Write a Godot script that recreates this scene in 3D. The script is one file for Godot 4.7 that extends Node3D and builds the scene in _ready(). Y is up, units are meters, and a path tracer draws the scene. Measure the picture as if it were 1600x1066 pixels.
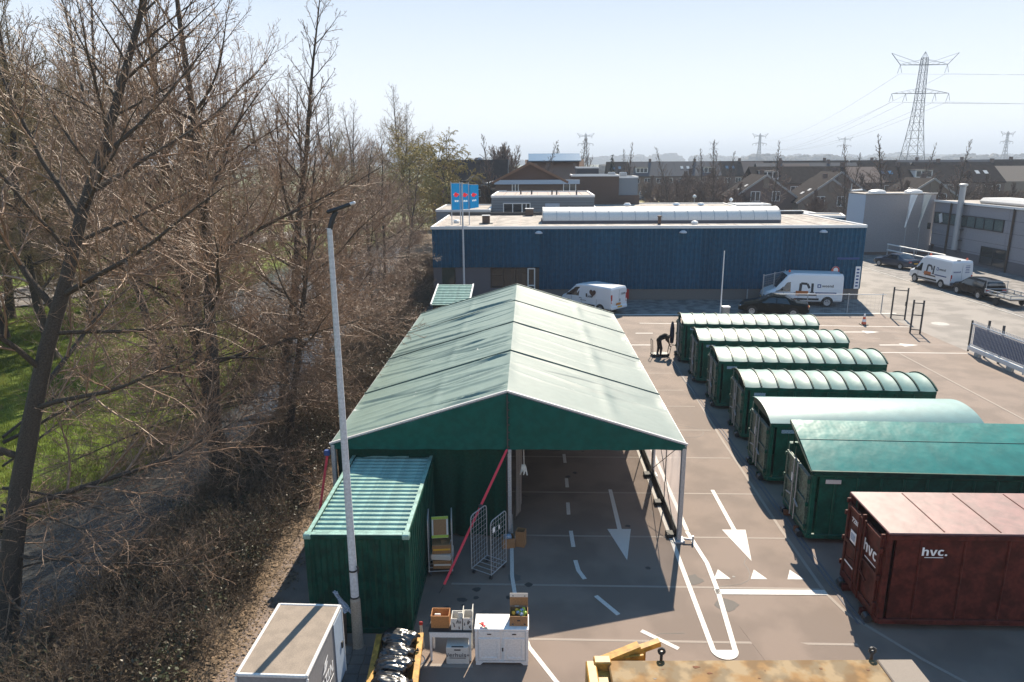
extends Node3D

var rg := RandomNumberGenerator.new()
var M := {}
var tex_cache := {}

# ---------------------------------------------------------------- mesh builder
class Mb:
	var v := PackedVector3Array()
	var n := PackedVector3Array()
	var uv := PackedVector2Array()
	var col := PackedColorArray()
	var ix := PackedInt32Array()

	func tri(a: Vector3, b: Vector3, c: Vector3) -> void:   # counter-clockwise seen from outside
		var k := v.size()
		var nn := (b - a).cross(c - a).normalized()
		v.append(a); v.append(b); v.append(c)
		for i in 3: n.append(nn)
		ix.append(k); ix.append(k + 2); ix.append(k + 1)

	func quad(a: Vector3, b: Vector3, c: Vector3, d: Vector3) -> void:
		var k := v.size()
		var nn := (c - a).cross(d - b).normalized()
		v.append(a); v.append(b); v.append(c); v.append(d)
		for i in 4: n.append(nn)
		ix.append_array(PackedInt32Array([k, k + 2, k + 1, k, k + 3, k + 2]))

	func box(c: Vector3, s: Vector3, b := Basis()) -> void:
		var h := s * 0.5
		var p: Array[Vector3] = []
		for i in 8:
			p.append(c + b * Vector3(h.x if i & 1 else -h.x, h.y if i & 2 else -h.y, h.z if i & 4 else -h.z))
		quad(p[4], p[5], p[7], p[6]); quad(p[1], p[0], p[2], p[3])
		quad(p[5], p[1], p[3], p[7]); quad(p[0], p[4], p[6], p[2])
		quad(p[6], p[7], p[3], p[2]); quad(p[0], p[1], p[5], p[4])

	func rbox(c: Vector3, s: Vector3, r: float, b := Basis()) -> void:   # chamfered box
		var h := s * 0.5
		var q := h - Vector3(r, r, r)
		var f := func(x: float, y: float, z: float) -> Vector3: return c + b * Vector3(x, y, z)
		for sg in [-1.0, 1.0]:
			face(f.call(-q.x * sg, -q.y, h.z * sg), f.call(q.x * sg, -q.y, h.z * sg), f.call(q.x * sg, q.y, h.z * sg), f.call(-q.x * sg, q.y, h.z * sg), c)
			face(f.call(h.x * sg, -q.y, -q.z), f.call(h.x * sg, q.y, -q.z), f.call(h.x * sg, q.y, q.z), f.call(h.x * sg, -q.y, q.z), c)
			face(f.call(-q.x, h.y * sg, -q.z), f.call(q.x, h.y * sg, -q.z), f.call(q.x, h.y * sg, q.z), f.call(-q.x, h.y * sg, q.z), c)
			for sh in [-1.0, 1.0]:
				face(f.call(-q.x, h.y * sg, q.z * sh), f.call(q.x, h.y * sg, q.z * sh), f.call(q.x, q.y * sg, h.z * sh), f.call(-q.x, q.y * sg, h.z * sh), c)
				face(f.call(q.x * sh, h.y * sg, -q.z), f.call(q.x * sh, h.y * sg, q.z), f.call(h.x * sh, q.y * sg, q.z), f.call(h.x * sh, q.y * sg, -q.z), c)
				face(f.call(h.x * sg, -q.y, q.z * sh), f.call(h.x * sg, q.y, q.z * sh), f.call(q.x * sg, q.y, h.z * sh), f.call(q.x * sg, -q.y, h.z * sh), c)
				for si in [-1.0, 1.0]:
					face3(f.call(h.x * sg, q.y * sh, q.z * si), f.call(q.x * sg, h.y * sh, q.z * si), f.call(q.x * sg, q.y * sh, h.z * si), c)

	func face(a: Vector3, b: Vector3, c: Vector3, d: Vector3, inside: Vector3) -> void:
		if (c - a).cross(d - b).dot((a + c) * 0.5 - inside) < 0.0: quad(d, c, b, a)
		else: quad(a, b, c, d)

	func face3(a: Vector3, b: Vector3, c: Vector3, inside: Vector3) -> void:
		if (b - a).cross(c - a).dot(a - inside) < 0.0: tri(c, b, a)
		else: tri(a, b, c)

	func bar(a: Vector3, b: Vector3, w: float, h: float, up := Vector3.UP) -> void:
		var z := b - a
		var l := z.length()
		if l < 1e-5: return
		z /= l
		if absf(z.dot(up)) > 0.98: up = Vector3.RIGHT
		var x := up.cross(z).normalized()
		box((a + b) * 0.5, Vector3(w, h, l), Basis(x, z.cross(x), z))

	func tube(pts: PackedVector3Array, r0: float, r1: float, sides: int, cap := false) -> void:
		var k := v.size()
		var m := pts.size()
		var d := (pts[1] - pts[0]).normalized()
		var x := d.cross(Vector3(0.13, 0.2, 0.97) if absf(d.z) < 0.8 else Vector3(0.97, 0.2, 0.1)).normalized()
		for i in m:
			if i > 0:
				d = (pts[mini(i + 1, m - 1)] - pts[i - 1]).normalized()
				x = (x - d * x.dot(d)).normalized()
			var y := d.cross(x)
			var r := lerpf(r0, r1, float(i) / (m - 1))
			for j in sides:
				var a := TAU * j / sides
				var o := x * cos(a) + y * sin(a)
				n.append(o)
				v.append(pts[i] + o * r)
		for i in m - 1:
			for j in sides:
				var a := k + i * sides + j
				var b := k + i * sides + (j + 1) % sides
				ix.append(a); ix.append(a + sides); ix.append(b)
				ix.append(b); ix.append(a + sides); ix.append(b + sides)
		if cap:
			for e in 2:
				var q := 0 if e == 0 else m - 1
				var c := v.size()
				var dir := (pts[0] - pts[1]).normalized() if e == 0 else (pts[m - 1] - pts[m - 2]).normalized()
				v.append(pts[q]); n.append(dir)
				for j in sides:
					v.append(v[k + q * sides + j]); n.append(dir)
				for j in sides:
					var a := c + 1 + j
					var b := c + 1 + (j + 1) % sides
					if e == 0: ix.append_array(PackedInt32Array([c, a, b]))
					else: ix.append_array(PackedInt32Array([c, b, a]))

	func rod(a: Vector3, b: Vector3, r: float, sides := 6) -> void:
		tube(PackedVector3Array([a, b]), r, r, sides, true)

	func path(pts: Array, r: float, sides := 6) -> void:
		tube(PackedVector3Array(pts), r, r, sides, true)

	func lathe(c: Vector3, prof: Array, sides: int, b := Basis()) -> void:   # prof of Vector2(radius, height), from below to above
		for i in prof.size() - 1:
			var p: Vector2 = prof[i]
			var q: Vector2 = prof[i + 1]
			var nn := Vector2(q.y - p.y, p.x - q.x).normalized()
			var k := v.size()
			for j in sides + 1:
				var a := TAU * j / sides
				var o := Vector3(cos(a), 0, -sin(a))
				v.append(c + b * (o * p.x + Vector3(0, p.y, 0)))
				v.append(c + b * (o * q.x + Vector3(0, q.y, 0)))
				var no := b * (o * nn.x + Vector3(0, nn.y, 0))
				n.append(no); n.append(no)
			for j in sides:
				var a := k + j * 2
				ix.append_array(PackedInt32Array([a, a + 3, a + 2, a, a + 1, a + 3]))

	func ext(poly: PackedVector2Array, d: float, t := Transform3D()) -> void:   # polygon in xy (counter-clockwise), thickness d towards -z
		if Geometry2D.is_polygon_clockwise(poly) == false:
			pass
		var area := 0.0
		for i in poly.size():
			area += poly[i].cross(poly[(i + 1) % poly.size()])
		if area < 0: poly.reverse()
		var f := Geometry2D.triangulate_polygon(poly)
		for i in range(0, f.size(), 3):
			var a := poly[f[i]]
			var b := poly[f[i + 1]]
			var c := poly[f[i + 2]]
			if (b - a).cross(c - a) < 0:
				var s := b; b = c; c = s
			tri(t * Vector3(a.x, a.y, 0), t * Vector3(b.x, b.y, 0), t * Vector3(c.x, c.y, 0))
			if d > 0: tri(t * Vector3(a.x, a.y, -d), t * Vector3(c.x, c.y, -d), t * Vector3(b.x, b.y, -d))
		if d > 0:
			for i in poly.size():
				var a := poly[i]
				var b := poly[(i + 1) % poly.size()]
				quad(t * Vector3(a.x, a.y, -d), t * Vector3(b.x, b.y, -d), t * Vector3(b.x, b.y, 0), t * Vector3(a.x, a.y, 0))

	func grid(nu: int, nv: int, f: Callable, flip := false) -> void:   # smooth sheet, f(u, v) -> Vector3; outside is du x dv
		var k := v.size()
		var p := PackedVector3Array()
		for j in nv + 1:
			for i in nu + 1:
				p.append(f.call(float(i) / nu, float(j) / nv))
		v.append_array(p)
		for j in nv + 1:
			for i in nu + 1:
				var a := p[j * (nu + 1) + mini(i + 1, nu)] - p[j * (nu + 1) + maxi(i - 1, 0)]
				var b := p[mini(j + 1, nv) * (nu + 1) + i] - p[maxi(j - 1, 0) * (nu + 1) + i]
				var c := a.cross(b).normalized()
				n.append(-c if flip else c)
				uv.append(Vector2(float(i) / nu, 1.0 - float(j) / nv))
		for j in nv:
			for i in nu:
				var a := k + j * (nu + 1) + i
				var b := a + nu + 1
				if flip: ix.append_array(PackedInt32Array([a, a + 1, b, a + 1, b + 1, b]))
				else: ix.append_array(PackedInt32Array([a, b, a + 1, a + 1, b, b + 1]))

	func mesh() -> ArrayMesh:
		var a := []
		a.resize(Mesh.ARRAY_MAX)
		a[Mesh.ARRAY_VERTEX] = v
		a[Mesh.ARRAY_NORMAL] = n
		a[Mesh.ARRAY_INDEX] = ix
		if uv.size() == v.size(): a[Mesh.ARRAY_TEX_UV] = uv
		if col.size() == v.size(): a[Mesh.ARRAY_COLOR] = col
		var m := ArrayMesh.new()
		m.add_surface_from_arrays(Mesh.PRIMITIVE_TRIANGLES, a)
		return m

# ---------------------------------------------------------------- scene helpers
func thing(called: String, label: String, category: String, at := Vector3.ZERO, turn := 0.0, group := "") -> Node3D:
	var o := Node3D.new()
	o.name = called
	o.position = at
	o.rotation.y = turn
	add_child(o, true)
	tag(o, label, category, group)
	return o

func tag(o: Node, label: String, category: String, group := "", kind := "") -> void:
	if label: o.set_meta("label", label)
	if category: o.set_meta("category", category)
	if group: o.set_meta("group", group)
	if kind: o.set_meta("kind", kind)

func part(called: String, m, material: Material, parent: Node = self) -> MeshInstance3D:
	var o := MeshInstance3D.new()
	o.name = called
	o.mesh = m.mesh() if m is Mb else m
	o.material_override = material
	parent.add_child(o, true)
	return o

func struct(called: String, m, material: Material, parent: Node = self) -> MeshInstance3D:
	var o := part(called, m, material, parent)
	if parent == self: o.set_meta("kind", "structure")
	return o

func copy(o: Node3D, label: String, at: Vector3, turn: float, group := "") -> Node3D:
	var c: Node3D = o.duplicate()
	add_child(c, true)
	c.position = at
	c.rotation.y = turn
	c.set_meta("label", label)
	if group: c.set_meta("group", group)
	return c

func bx(called: String, c: Vector3, s: Vector3, material: Material, parent: Node, bevel := 0.0) -> MeshInstance3D:
	var m := Mb.new()
	if bevel > 0: m.rbox(c, s, bevel)
	else: m.box(c, s)
	return part(called, m, material, parent)

func text(called: String, words: String, size: float, at: Vector3, b: Basis, material: Material, parent: Node, font_name := "Droid Sans", weight := 700, width := 1.0) -> MeshInstance3D:
	var f := SystemFont.new()
	f.font_names = PackedStringArray([font_name])
	f.font_weight = weight
	var t := TextMesh.new()
	t.font = f
	t.text = words
	t.font_size = 64
	t.pixel_size = size / 64.0
	t.depth = 0.004
	var o := part(called, t, material, parent)
	o.transform = Transform3D(b * Basis.from_scale(Vector3(width, 1, 1)), at)
	return o

func L(r: float, g: float, b: float) -> Color:   # linear base colour -> sRGB
	return Color(r, g, b).linear_to_srgb()

func noise_tex(freq: float, oct: int, a: Color, b: Color, sd: int, size := 512, lo := 0.25, hi := 0.75) -> NoiseTexture2D:
	var f := FastNoiseLite.new()
	f.noise_type = FastNoiseLite.TYPE_SIMPLEX_SMOOTH
	f.seed = sd
	f.frequency = freq
	f.fractal_octaves = oct
	var t := NoiseTexture2D.new()
	t.width = size; t.height = size
	t.seamless = true
	t.noise = f
	var g := Gradient.new()
	g.offsets = PackedFloat32Array([lo, hi])
	g.colors = PackedColorArray([a, b])
	t.color_ramp = g
	return t

# col is a linear base colour; vary: how far it wanders; size: metres per texture repeat
func mat(r: float, g: float, b: float, rough := 0.6, vary := 0.0, size := 1.0, o := {}) -> StandardMaterial3D:
	var m := StandardMaterial3D.new()
	m.roughness = rough
	m.metallic = o.get("metal", 0.0)
	m.metallic_specular = o.get("spec", 0.5)
	m.uv1_triplanar = true
	m.uv1_world_triplanar = o.get("world", false)
	m.uv1_scale = Vector3.ONE / size
	if vary > 0:
		var lo := Color(r, g, b) * (1.0 - vary)
		var hi := Color(r, g, b) * (1.0 + vary)
		if o.has("tint"):
			hi = o.tint
		m.albedo_texture = noise_tex(o.get("freq", 0.02), o.get("oct", 5), Color(lo.r, lo.g, lo.b).linear_to_srgb(), Color(hi.r, hi.g, hi.b).linear_to_srgb(), M.size() + 3, o.get("px", 512), o.get("lo", 0.25), o.get("hi", 0.75))
	else:
		m.albedo_color = L(r, g, b)
	if o.has("bump"):
		m.heightmap_enabled = true
		m.heightmap_scale = o.bump
		m.heightmap_texture = bump_tex(o.get("bfreq", 0.03))
	if o.has("detail"):   # a second, coarse pattern multiplied in
		m.detail_enabled = true
		m.detail_blend_mode = BaseMaterial3D.BLEND_MODE_MUL
		m.detail_uv_layer = BaseMaterial3D.DETAIL_UV_2
		m.uv2_triplanar = true
		m.uv2_world_triplanar = o.get("world", false)
		m.uv2_scale = Vector3.ONE / float(o.detail)
		m.detail_albedo = coarse_tex(o.get("dark", 0.72))
	if o.has("clear"):
		m.clearcoat_enabled = true
		m.clearcoat = o.clear
		m.clearcoat_roughness = 0.12
	if o.has("back"):
		m.backlight_enabled = true
		m.backlight = Color(r, g, b) * float(o.back)
	return m

func bump_tex(freq: float) -> Texture2D:
	var key := "b%f" % freq
	if not tex_cache.has(key):
		tex_cache[key] = noise_tex(freq, 4, Color.BLACK, Color.WHITE, 77, 512, 0.1, 0.9)
	return tex_cache[key]

func coarse_tex(dark: float) -> Texture2D:
	var key := "c%f" % dark
	if not tex_cache.has(key):
		tex_cache[key] = noise_tex(0.012, 6, Color(dark, dark, dark), Color(1, 1, 1), 41, 512, 0.3, 0.62)
	return tex_cache[key]

func glass(r := 0.02, g := 0.03, b := 0.035, a := 0.55) -> StandardMaterial3D:
	var m := StandardMaterial3D.new()
	m.albedo_color = Color(L(r, g, b), a)
	m.roughness = 0.03
	m.transparency = BaseMaterial3D.TRANSPARENCY_ALPHA
	return m

func many(called: String, mesh: Mesh, material: Material, xf: Array, label: String, category: String, cols: Array = [], parent: Node = self) -> MultiMeshInstance3D:
	var mm := MultiMesh.new()
	mm.transform_format = MultiMesh.TRANSFORM_3D
	mm.use_colors = cols.size() > 0
	mm.mesh = mesh
	mm.instance_count = xf.size()
	for i in xf.size():
		mm.set_instance_transform(i, xf[i])
		if cols.size(): mm.set_instance_color(i, cols[i])
	var o := MultiMeshInstance3D.new()
	o.name = called
	o.multimesh = mm
	o.material_override = material
	parent.add_child(o, true)
	tag(o, label, category, "", "stuff")
	return o

func vc(rough := 0.8, o := {}) -> StandardMaterial3D:   # takes its colour from the vertices or the copies
	var m := StandardMaterial3D.new()
	m.vertex_color_use_as_albedo = true
	m.roughness = rough
	m.metallic_specular = o.get("spec", 0.4)
	if o.has("back"):
		m.backlight_enabled = true
		m.backlight = Color.WHITE * float(o.back)
	return m

# ---------------------------------------------------------------- the scene
func _ready() -> void:
	rg.seed = 20240
	var cam := Camera3D.new()
	cam.name = "camera"
	cam.position = Vector3(0, 10.68, 0)
	cam.basis = Basis(Vector3.UP, 0.0232) * Basis(Vector3.RIGHT, -0.249) * Basis(Vector3.BACK, -0.0061)
	cam.fov = 51.67
	cam.near = 0.1
	cam.far = 9000.0
	add_child(cam)
	var sky := ProceduralSkyMaterial.new()
	sky.sky_top_color = L(0.032, 0.15, 0.325)
	sky.sky_horizon_color = L(0.63, 0.645, 0.655)
	sky.sky_curve = 0.215
	sky.ground_bottom_color = L(0.12, 0.11, 0.09)
	sky.ground_horizon_color = L(0.38, 0.43, 0.48)
	var env := Environment.new()
	env.background_mode = Environment.BG_SKY
	env.sky = Sky.new()
	env.sky.sky_material = sky
	env.tonemap_mode = Environment.TONE_MAPPER_LINEAR
	env.tonemap_exposure = 2.08
	env.sdfgi_enabled = true
	env.ssao_enabled = true
	env.ssil_enabled = true
	env.fog_enabled = true
	env.fog_density = 0.00044
	env.fog_light_color = L(0.72, 0.80, 0.90)
	var we := WorldEnvironment.new()
	we.name = "air"
	we.environment = env
	add_child(we)
	var sun := DirectionalLight3D.new()
	sun.name = "sun"
	sun.light_energy = 1.6
	sun.light_color = Color(1.0, 0.95, 0.87)
	sun.light_angular_distance = 0.5
	sun.shadow_enabled = true
	add_child(sun)
	sun.look_at_from_position(Vector3.ZERO, Vector3(-0.86, -3.0, 3.19))
	make_materials()
	make_ground()
	make_yard()
	make_warehouse()
	make_grey_buildings()
	make_background()
	make_tent()
	make_rolloffs()
	make_left_yard()
	make_vehicles()
	make_fences()
	make_person()
	make_trees()
	make_undergrowth()

func make_materials() -> void:
	M.asphalt = mat(0.203, 0.152, 0.122, 0.85, 0.42, 3.2, {"freq": 0.22, "oct": 2, "px": 1024, "world": true, "detail": 15.0, "dark": 0.90})
	M.road = mat(0.23, 0.203, 0.18, 0.85, 0.25, 1.6, {"freq": 0.09, "world": true, "detail": 17.0, "dark": 0.86})
	M.pavers = mat(0.185, 0.168, 0.158, 0.85, 0.22, 0.8, {"freq": 0.06, "world": true, "detail": 7.0, "dark": 0.75})
	M.stain = mat(0.05, 0.042, 0.037, 0.6)
	M.patch = mat(0.115, 0.10, 0.088, 0.85, 0.25, 1.0, {"freq": 0.09, "world": true})
	M.paint = mat(0.52, 0.49, 0.455, 0.7, 0.28, 0.7, {"freq": 0.05, "world": true, "lo": 0.3, "hi": 0.55})
	M.worn_paint = mat(0.27, 0.225, 0.19, 0.8, 0.28, 0.6, {"freq": 0.05, "world": true})
	M.concrete = mat(0.36, 0.34, 0.31, 0.8, 0.2, 1.2)
	M.steel = mat(0.42, 0.43, 0.45, 0.4, 0.15, 0.6, {"metal": 0.7})
	M.galv = mat(0.38, 0.39, 0.40, 0.5, 0.15, 0.6, {"metal": 0.3})
	M.pole_white = mat(0.52, 0.53, 0.55, 0.45, 0.15, 0.9)
	M.pole_tan = mat(0.30, 0.26, 0.21, 0.7, 0.2, 0.5)
	M.dark = mat(0.02, 0.02, 0.022, 0.5)
	M.black = mat(0.008, 0.008, 0.008, 0.6)
	M.rubber = mat(0.018, 0.018, 0.018, 0.8)
	M.white = mat(0.78, 0.77, 0.75, 0.45, 0.05, 1.5)
	M.white_paint = mat(0.72, 0.71, 0.69, 0.4, 0.06, 0.6)
	M.cream = mat(0.60, 0.57, 0.50, 0.6, 0.1, 1.0)
	M.blue_clad = mat(0.007, 0.064, 0.120, 0.5, 0.14, 2.4, {"spec": 0.3, "freq": 0.012})
	M.blue_clad2 = mat(0.006, 0.056, 0.106, 0.5, 0.16, 2.1, {"spec": 0.3, "freq": 0.012})
	M.blue_clad3 = mat(0.009, 0.072, 0.134, 0.5, 0.14, 2.7, {"spec": 0.3, "freq": 0.012})
	M.roofing = mat(0.36, 0.315, 0.275, 0.9, 0.14, 3.0, {"detail": 9.0, "dark": 0.82})
	M.roof_trim = mat(0.70, 0.70, 0.69, 0.45)
	M.vault = mat(0.66, 0.62, 0.57, 0.3, 0.06, 1.5, {"back": 0.15})
	M.brick_grey = mat(0.15, 0.135, 0.125, 0.85, 0.2, 0.5)
	M.glass = glass()
	M.pane_office = mat(0.085, 0.12, 0.118, 0.08, 0.35, 1.7)  # bright window reflections put into an opaque pane colour
	M.glass_green = glass(0.03, 0.06, 0.055, 0.6)
	M.frame_brown = mat(0.05, 0.03, 0.02, 0.5)
	M.frame_white = mat(0.65, 0.65, 0.64, 0.4)
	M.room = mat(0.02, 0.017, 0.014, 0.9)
	M.room_tan = mat(0.30, 0.2, 0.11, 0.8, 0.25, 0.8)
	M.grey_wall = mat(0.25, 0.245, 0.265, 0.6, 0.06, 2.0)
	M.grey_wall2 = mat(0.27, 0.255, 0.26, 0.65, 0.06, 2.0)
	M.grey_blue = mat(0.34, 0.41, 0.50, 0.5, 0.05, 2.0)
	M.plinth = mat(0.115, 0.105, 0.115, 0.8, 0.2, 0.6)
	M.anthracite = mat(0.03, 0.032, 0.037, 0.4)
	M.tent = mat(0.158, 0.200, 0.188, 0.55, 0.05, 2.6, {"freq": 0.012, "back": 0.2, "spec": 0.35})  # same cloth as the gable, its gloss in the light put into the colour
	M.tent_left = mat(0.165, 0.228, 0.20, 0.48, 0.05, 2.2, {"freq": 0.012, "back": 0.2, "spec": 0.5})  # left slope of that cloth, gloss put into its colour too
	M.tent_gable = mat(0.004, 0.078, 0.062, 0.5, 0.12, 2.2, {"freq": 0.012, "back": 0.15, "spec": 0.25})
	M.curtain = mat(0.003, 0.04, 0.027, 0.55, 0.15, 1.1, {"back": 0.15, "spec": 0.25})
	M.keder_green = mat(0.085, 0.135, 0.12, 0.5, 0.15, 0.8)
	M.keder = mat(0.55, 0.53, 0.52, 0.35, 0.1, 0.8)
	M.clear = glass(0.62, 0.56, 0.52, 0.42)
	M.clear.roughness = 0.35
	M.clear.backlight_enabled = true
	M.clear.backlight = Color(1.6, 1.5, 1.45)
	M.clear_curtain = mat(0.20, 0.18, 0.165, 0.35, 0.3, 0.5, {"back": 0.4})
	M.strap = mat(0.62, 0.035, 0.06, 0.55, 0.1, 0.3, {"back": 0.4})
	M.green = mat(0.005, 0.092, 0.060, 0.42, 0.12, 1.4, {"freq": 0.02, "detail": 4.0, "dark": 0.84, "spec": 0.35})
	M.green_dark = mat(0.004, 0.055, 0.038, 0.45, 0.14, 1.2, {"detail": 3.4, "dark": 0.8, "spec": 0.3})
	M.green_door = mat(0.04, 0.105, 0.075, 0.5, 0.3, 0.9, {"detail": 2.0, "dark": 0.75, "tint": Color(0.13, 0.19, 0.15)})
	M.green_lit = mat(0.25, 0.42, 0.36, 0.36, 0.12, 1.0, {"freq": 0.03, "detail": 2.0, "dark": 0.86, "spec": 0.7})  # sunlit copy of the container green, its light put into the colour
	M.tarp = mat(0.085, 0.195, 0.185, 0.46, 0.08, 2.4, {"freq": 0.012, "bump": 0.3, "bfreq": 0.008, "spec": 0.4})
	M.tarp_smooth = mat(0.10, 0.225, 0.225, 0.45, 0.08, 3.4, {"freq": 0.01, "bump": 0.25, "bfreq": 0.008, "spec": 0.6})
	M.lid = mat(0.018, 0.175, 0.145, 0.36, 0.14, 5.2, {"freq": 0.015, "bump": 1.4, "bfreq": 0.008, "spec": 0.6})
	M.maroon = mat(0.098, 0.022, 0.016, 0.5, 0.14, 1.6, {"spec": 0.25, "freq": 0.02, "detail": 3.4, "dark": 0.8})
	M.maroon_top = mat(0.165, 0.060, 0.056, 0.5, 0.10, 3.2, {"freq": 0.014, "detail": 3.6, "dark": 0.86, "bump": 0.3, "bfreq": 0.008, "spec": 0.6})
	M.rust = mat(0.16, 0.06, 0.025, 0.9, 0.4, 0.3)
	M.trailer_roof = mat(0.25, 0.20, 0.155, 0.8, 0.10, 0.9, {"freq": 0.05, "detail": 2.6, "dark": 0.93})
	M.trailer_side = mat(0.22, 0.215, 0.22, 0.45, 0.08, 1.0)
	M.alu = mat(0.62, 0.60, 0.57, 0.4, 0.1, 0.6)
	M.yellow = mat(0.52, 0.27, 0.045, 0.5, 0.12, 0.7, {"detail": 1.6, "dark": 0.78})
	M.skip_top = mat(0.25, 0.13, 0.038, 0.65, 0.08, 2.6, {"spec": 0.3, "freq": 0.008, "tint": Color(0.27, 0.19, 0.10), "detail": 3.0, "dark": 0.8, "lo": 0.4, "hi": 0.7})
	M.skip_pale = mat(0.24, 0.20, 0.165, 0.85, 0.5, 0.35, {"freq": 0.07})
	M.bag = mat(0.010, 0.010, 0.012, 0.27, 0.0, 1.6, {"spec": 0.8})
	M.card = mat(0.30, 0.165, 0.075, 0.85, 0.15, 0.4)
	M.card_orange = mat(0.42, 0.18, 0.055, 0.7, 0.15, 0.4)
	M.carton_white = mat(0.60, 0.57, 0.52, 0.7, 0.1, 0.3)
	M.carton_blue = mat(0.10, 0.22, 0.42, 0.6, 0.5, 0.25, {"tint": Color(0.75, 0.78, 0.82)})
	M.lime = mat(0.35, 0.45, 0.05, 0.6, 0.2, 0.2)
	M.print_dark = mat(0.03, 0.03, 0.035, 0.6)
	M.print_grey = mat(0.12, 0.11, 0.11, 0.6)
	M.print_white = mat(0.8, 0.8, 0.8, 0.5)
	M.print_orange = mat(0.45, 0.13, 0.03, 0.6)
	M.print_blue = mat(0.02, 0.06, 0.2, 0.5)
	M.print_gold = mat(0.38, 0.27, 0.08, 0.6)
	M.print_brown = mat(0.07, 0.03, 0.018, 0.6)
	M.flag_blue = mat(0.035, 0.06, 0.16, 0.6, 0.2, 1.5)
	M.navy = mat(0.008, 0.012, 0.035, 0.7)
	M.verge = mat(0.30, 0.29, 0.28, 0.6)
	M.red = mat(0.42, 0.02, 0.015, 0.4)
	M.orange_lamp = mat(0.7, 0.12, 0.05, 0.3)
	M.amber = mat(0.5, 0.2, 0.03, 0.4)
	M.chrome = mat(0.6, 0.6, 0.62, 0.2, 0, 1, {"metal": 0.9})
	M.van = mat(0.70, 0.71, 0.73, 0.3, 0, 1, {"clear": 0.6})
	M.car_black = mat(0.006, 0.006, 0.008, 0.12, 0, 1, {"spec": 0.25})
	M.car_slate = mat(0.035, 0.045, 0.07, 0.14)
	M.car_green = mat(0.006, 0.008, 0.007, 0.12, 0, 1, {"spec": 0.25})
	M.plate_yellow = mat(0.65, 0.36, 0.03, 0.5)
	M.rim = mat(0.45, 0.46, 0.48, 0.3, 0, 1, {"metal": 0.6})
	M.slate = mat(0.026, 0.020, 0.022, 0.9, 0.2, 0.9, {"detail": 7.0, "dark": 0.75, "spec": 0.15})
	M.slate_blue = mat(0.040, 0.045, 0.058, 0.75, 0.2, 0.6)
	M.tile_red = mat(0.20, 0.105, 0.065, 0.85, 0.25, 0.6)
	M.brick = mat(0.145, 0.10, 0.083, 0.9, 0.25, 0.4)
	M.brick_tan = mat(0.20, 0.155, 0.12, 0.9, 0.25, 0.4)
	M.brick_brown = mat(0.105, 0.058, 0.040, 0.9, 0.2, 0.4)
	M.brown_clad = mat(0.098, 0.062, 0.046, 0.8, 0.12, 1.0)
	M.gravel_roof = mat(0.36, 0.29, 0.255, 0.9, 0.15, 1.5)
	M.solar = mat(0.09, 0.16, 0.24, 0.2, 0.12, 1.5)
	M.far_grey = mat(0.155, 0.18, 0.205, 0.6, 0.08, 1.0)
	M.bark = mat(0.078, 0.060, 0.045, 0.92, 0.4, 0.7, {"freq": 0.03, "bump": 2.0, "bfreq": 0.04, "world": true})
	M.twig = mat(0.26, 0.16, 0.10, 0.5, 0.3, 1.5, {"freq": 0.02, "world": true})
	M.twig_far = mat(0.15, 0.10, 0.08, 0.8, 0.2, 2.0, {"world": true})
	M.twig_olive = mat(0.23, 0.165, 0.075, 0.8, 0.25, 2.0, {"world": true})
	M.twig_willow = mat(0.30, 0.23, 0.06, 0.8, 0.2, 2.0, {"world": true, "back": 0.3})
	M.conifer = mat(0.018, 0.028, 0.020, 0.9, 0.3, 0.5)
	M.wood_far = mat(0.075, 0.068, 0.058, 0.95, 0.3, 6.0, {"world": true})
	M.lattice = mat(0.085, 0.095, 0.11, 0.7)
	M.cable = mat(0.2, 0.21, 0.23, 0.6)
	var w := StandardMaterial3D.new()
	w.albedo_color = L(0.06, 0.06, 0.058)
	w.roughness = 0.06
	w.metallic_specular = 1.0
	w.uv1_triplanar = true
	w.uv1_world_triplanar = true
	w.uv1_scale = Vector3.ONE / 2.2
	w.heightmap_enabled = true
	w.heightmap_scale = 0.6
	w.heightmap_texture = bump_tex(0.02)
	M.water = w

# ---------------------------------------------------------------- ground
const DZ := [8.0, -12.0, -16.0, -20.0, -24.0, -30.0, -36.0, -42.0, -47.0, -52.0, -58.0, -64.0, -75.0, -92.0, -104.0]
const DL := [-18.2, -18.0, -17.6, -16.9, -15.4, -14.8, -14.4, -14.7, -18.0, -23.0, -26.5, -27.5, -27.0, -24.0, -19.0]
const DR := [-12.6, -12.4, -11.9, -11.6, -11.6, -11.7, -11.9, -12.0, -12.2, -12.5, -13.0, -13.6, -14.5, -17.0, -18.9]

func along(z: float, tab: Array) -> float:
	for i in DZ.size() - 1:
		if z <= DZ[i] and z >= DZ[i + 1]:
			return lerpf(tab[i], tab[i + 1], (DZ[i] - z) / (DZ[i] - DZ[i + 1]))
	return tab[0] if z > DZ[0] else tab[-1]

var wob := FastNoiseLite.new()

func ground_at(x: float, z: float) -> float:
	var y := -0.02
	if x > -6.0 or z < -106 or z > 8.5: return y
	var w := wob.get_noise_2d(x * 4.0, z * 4.0) * 1.2
	var l := along(z, DL) + w
	var r := along(z, DR) + w * 0.5
	if r - l < 0.4: return y
	var into := minf(x - l, r - x)
	if into > 0:
		y = -0.85 - 0.9 * smoothstep(0.0, 1.2, into)
	elif x >= r:
		y = lerpf(-0.85, -0.02, smoothstep(0.0, 2.6, x - r))
	else:
		y = lerpf(-0.85, -0.05, smoothstep(0.0, 3.6, l - x)) + 0.12 * wob.get_noise_2d(x * 9.0, z * 9.0) * smoothstep(0.5, 3.0, l - x)
	return y

func steps(a: float, b: float, d: float) -> Array:
	var o := []
	var x := a
	while x < b - 0.001:
		o.append(x)
		x += d
	return o

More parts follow.
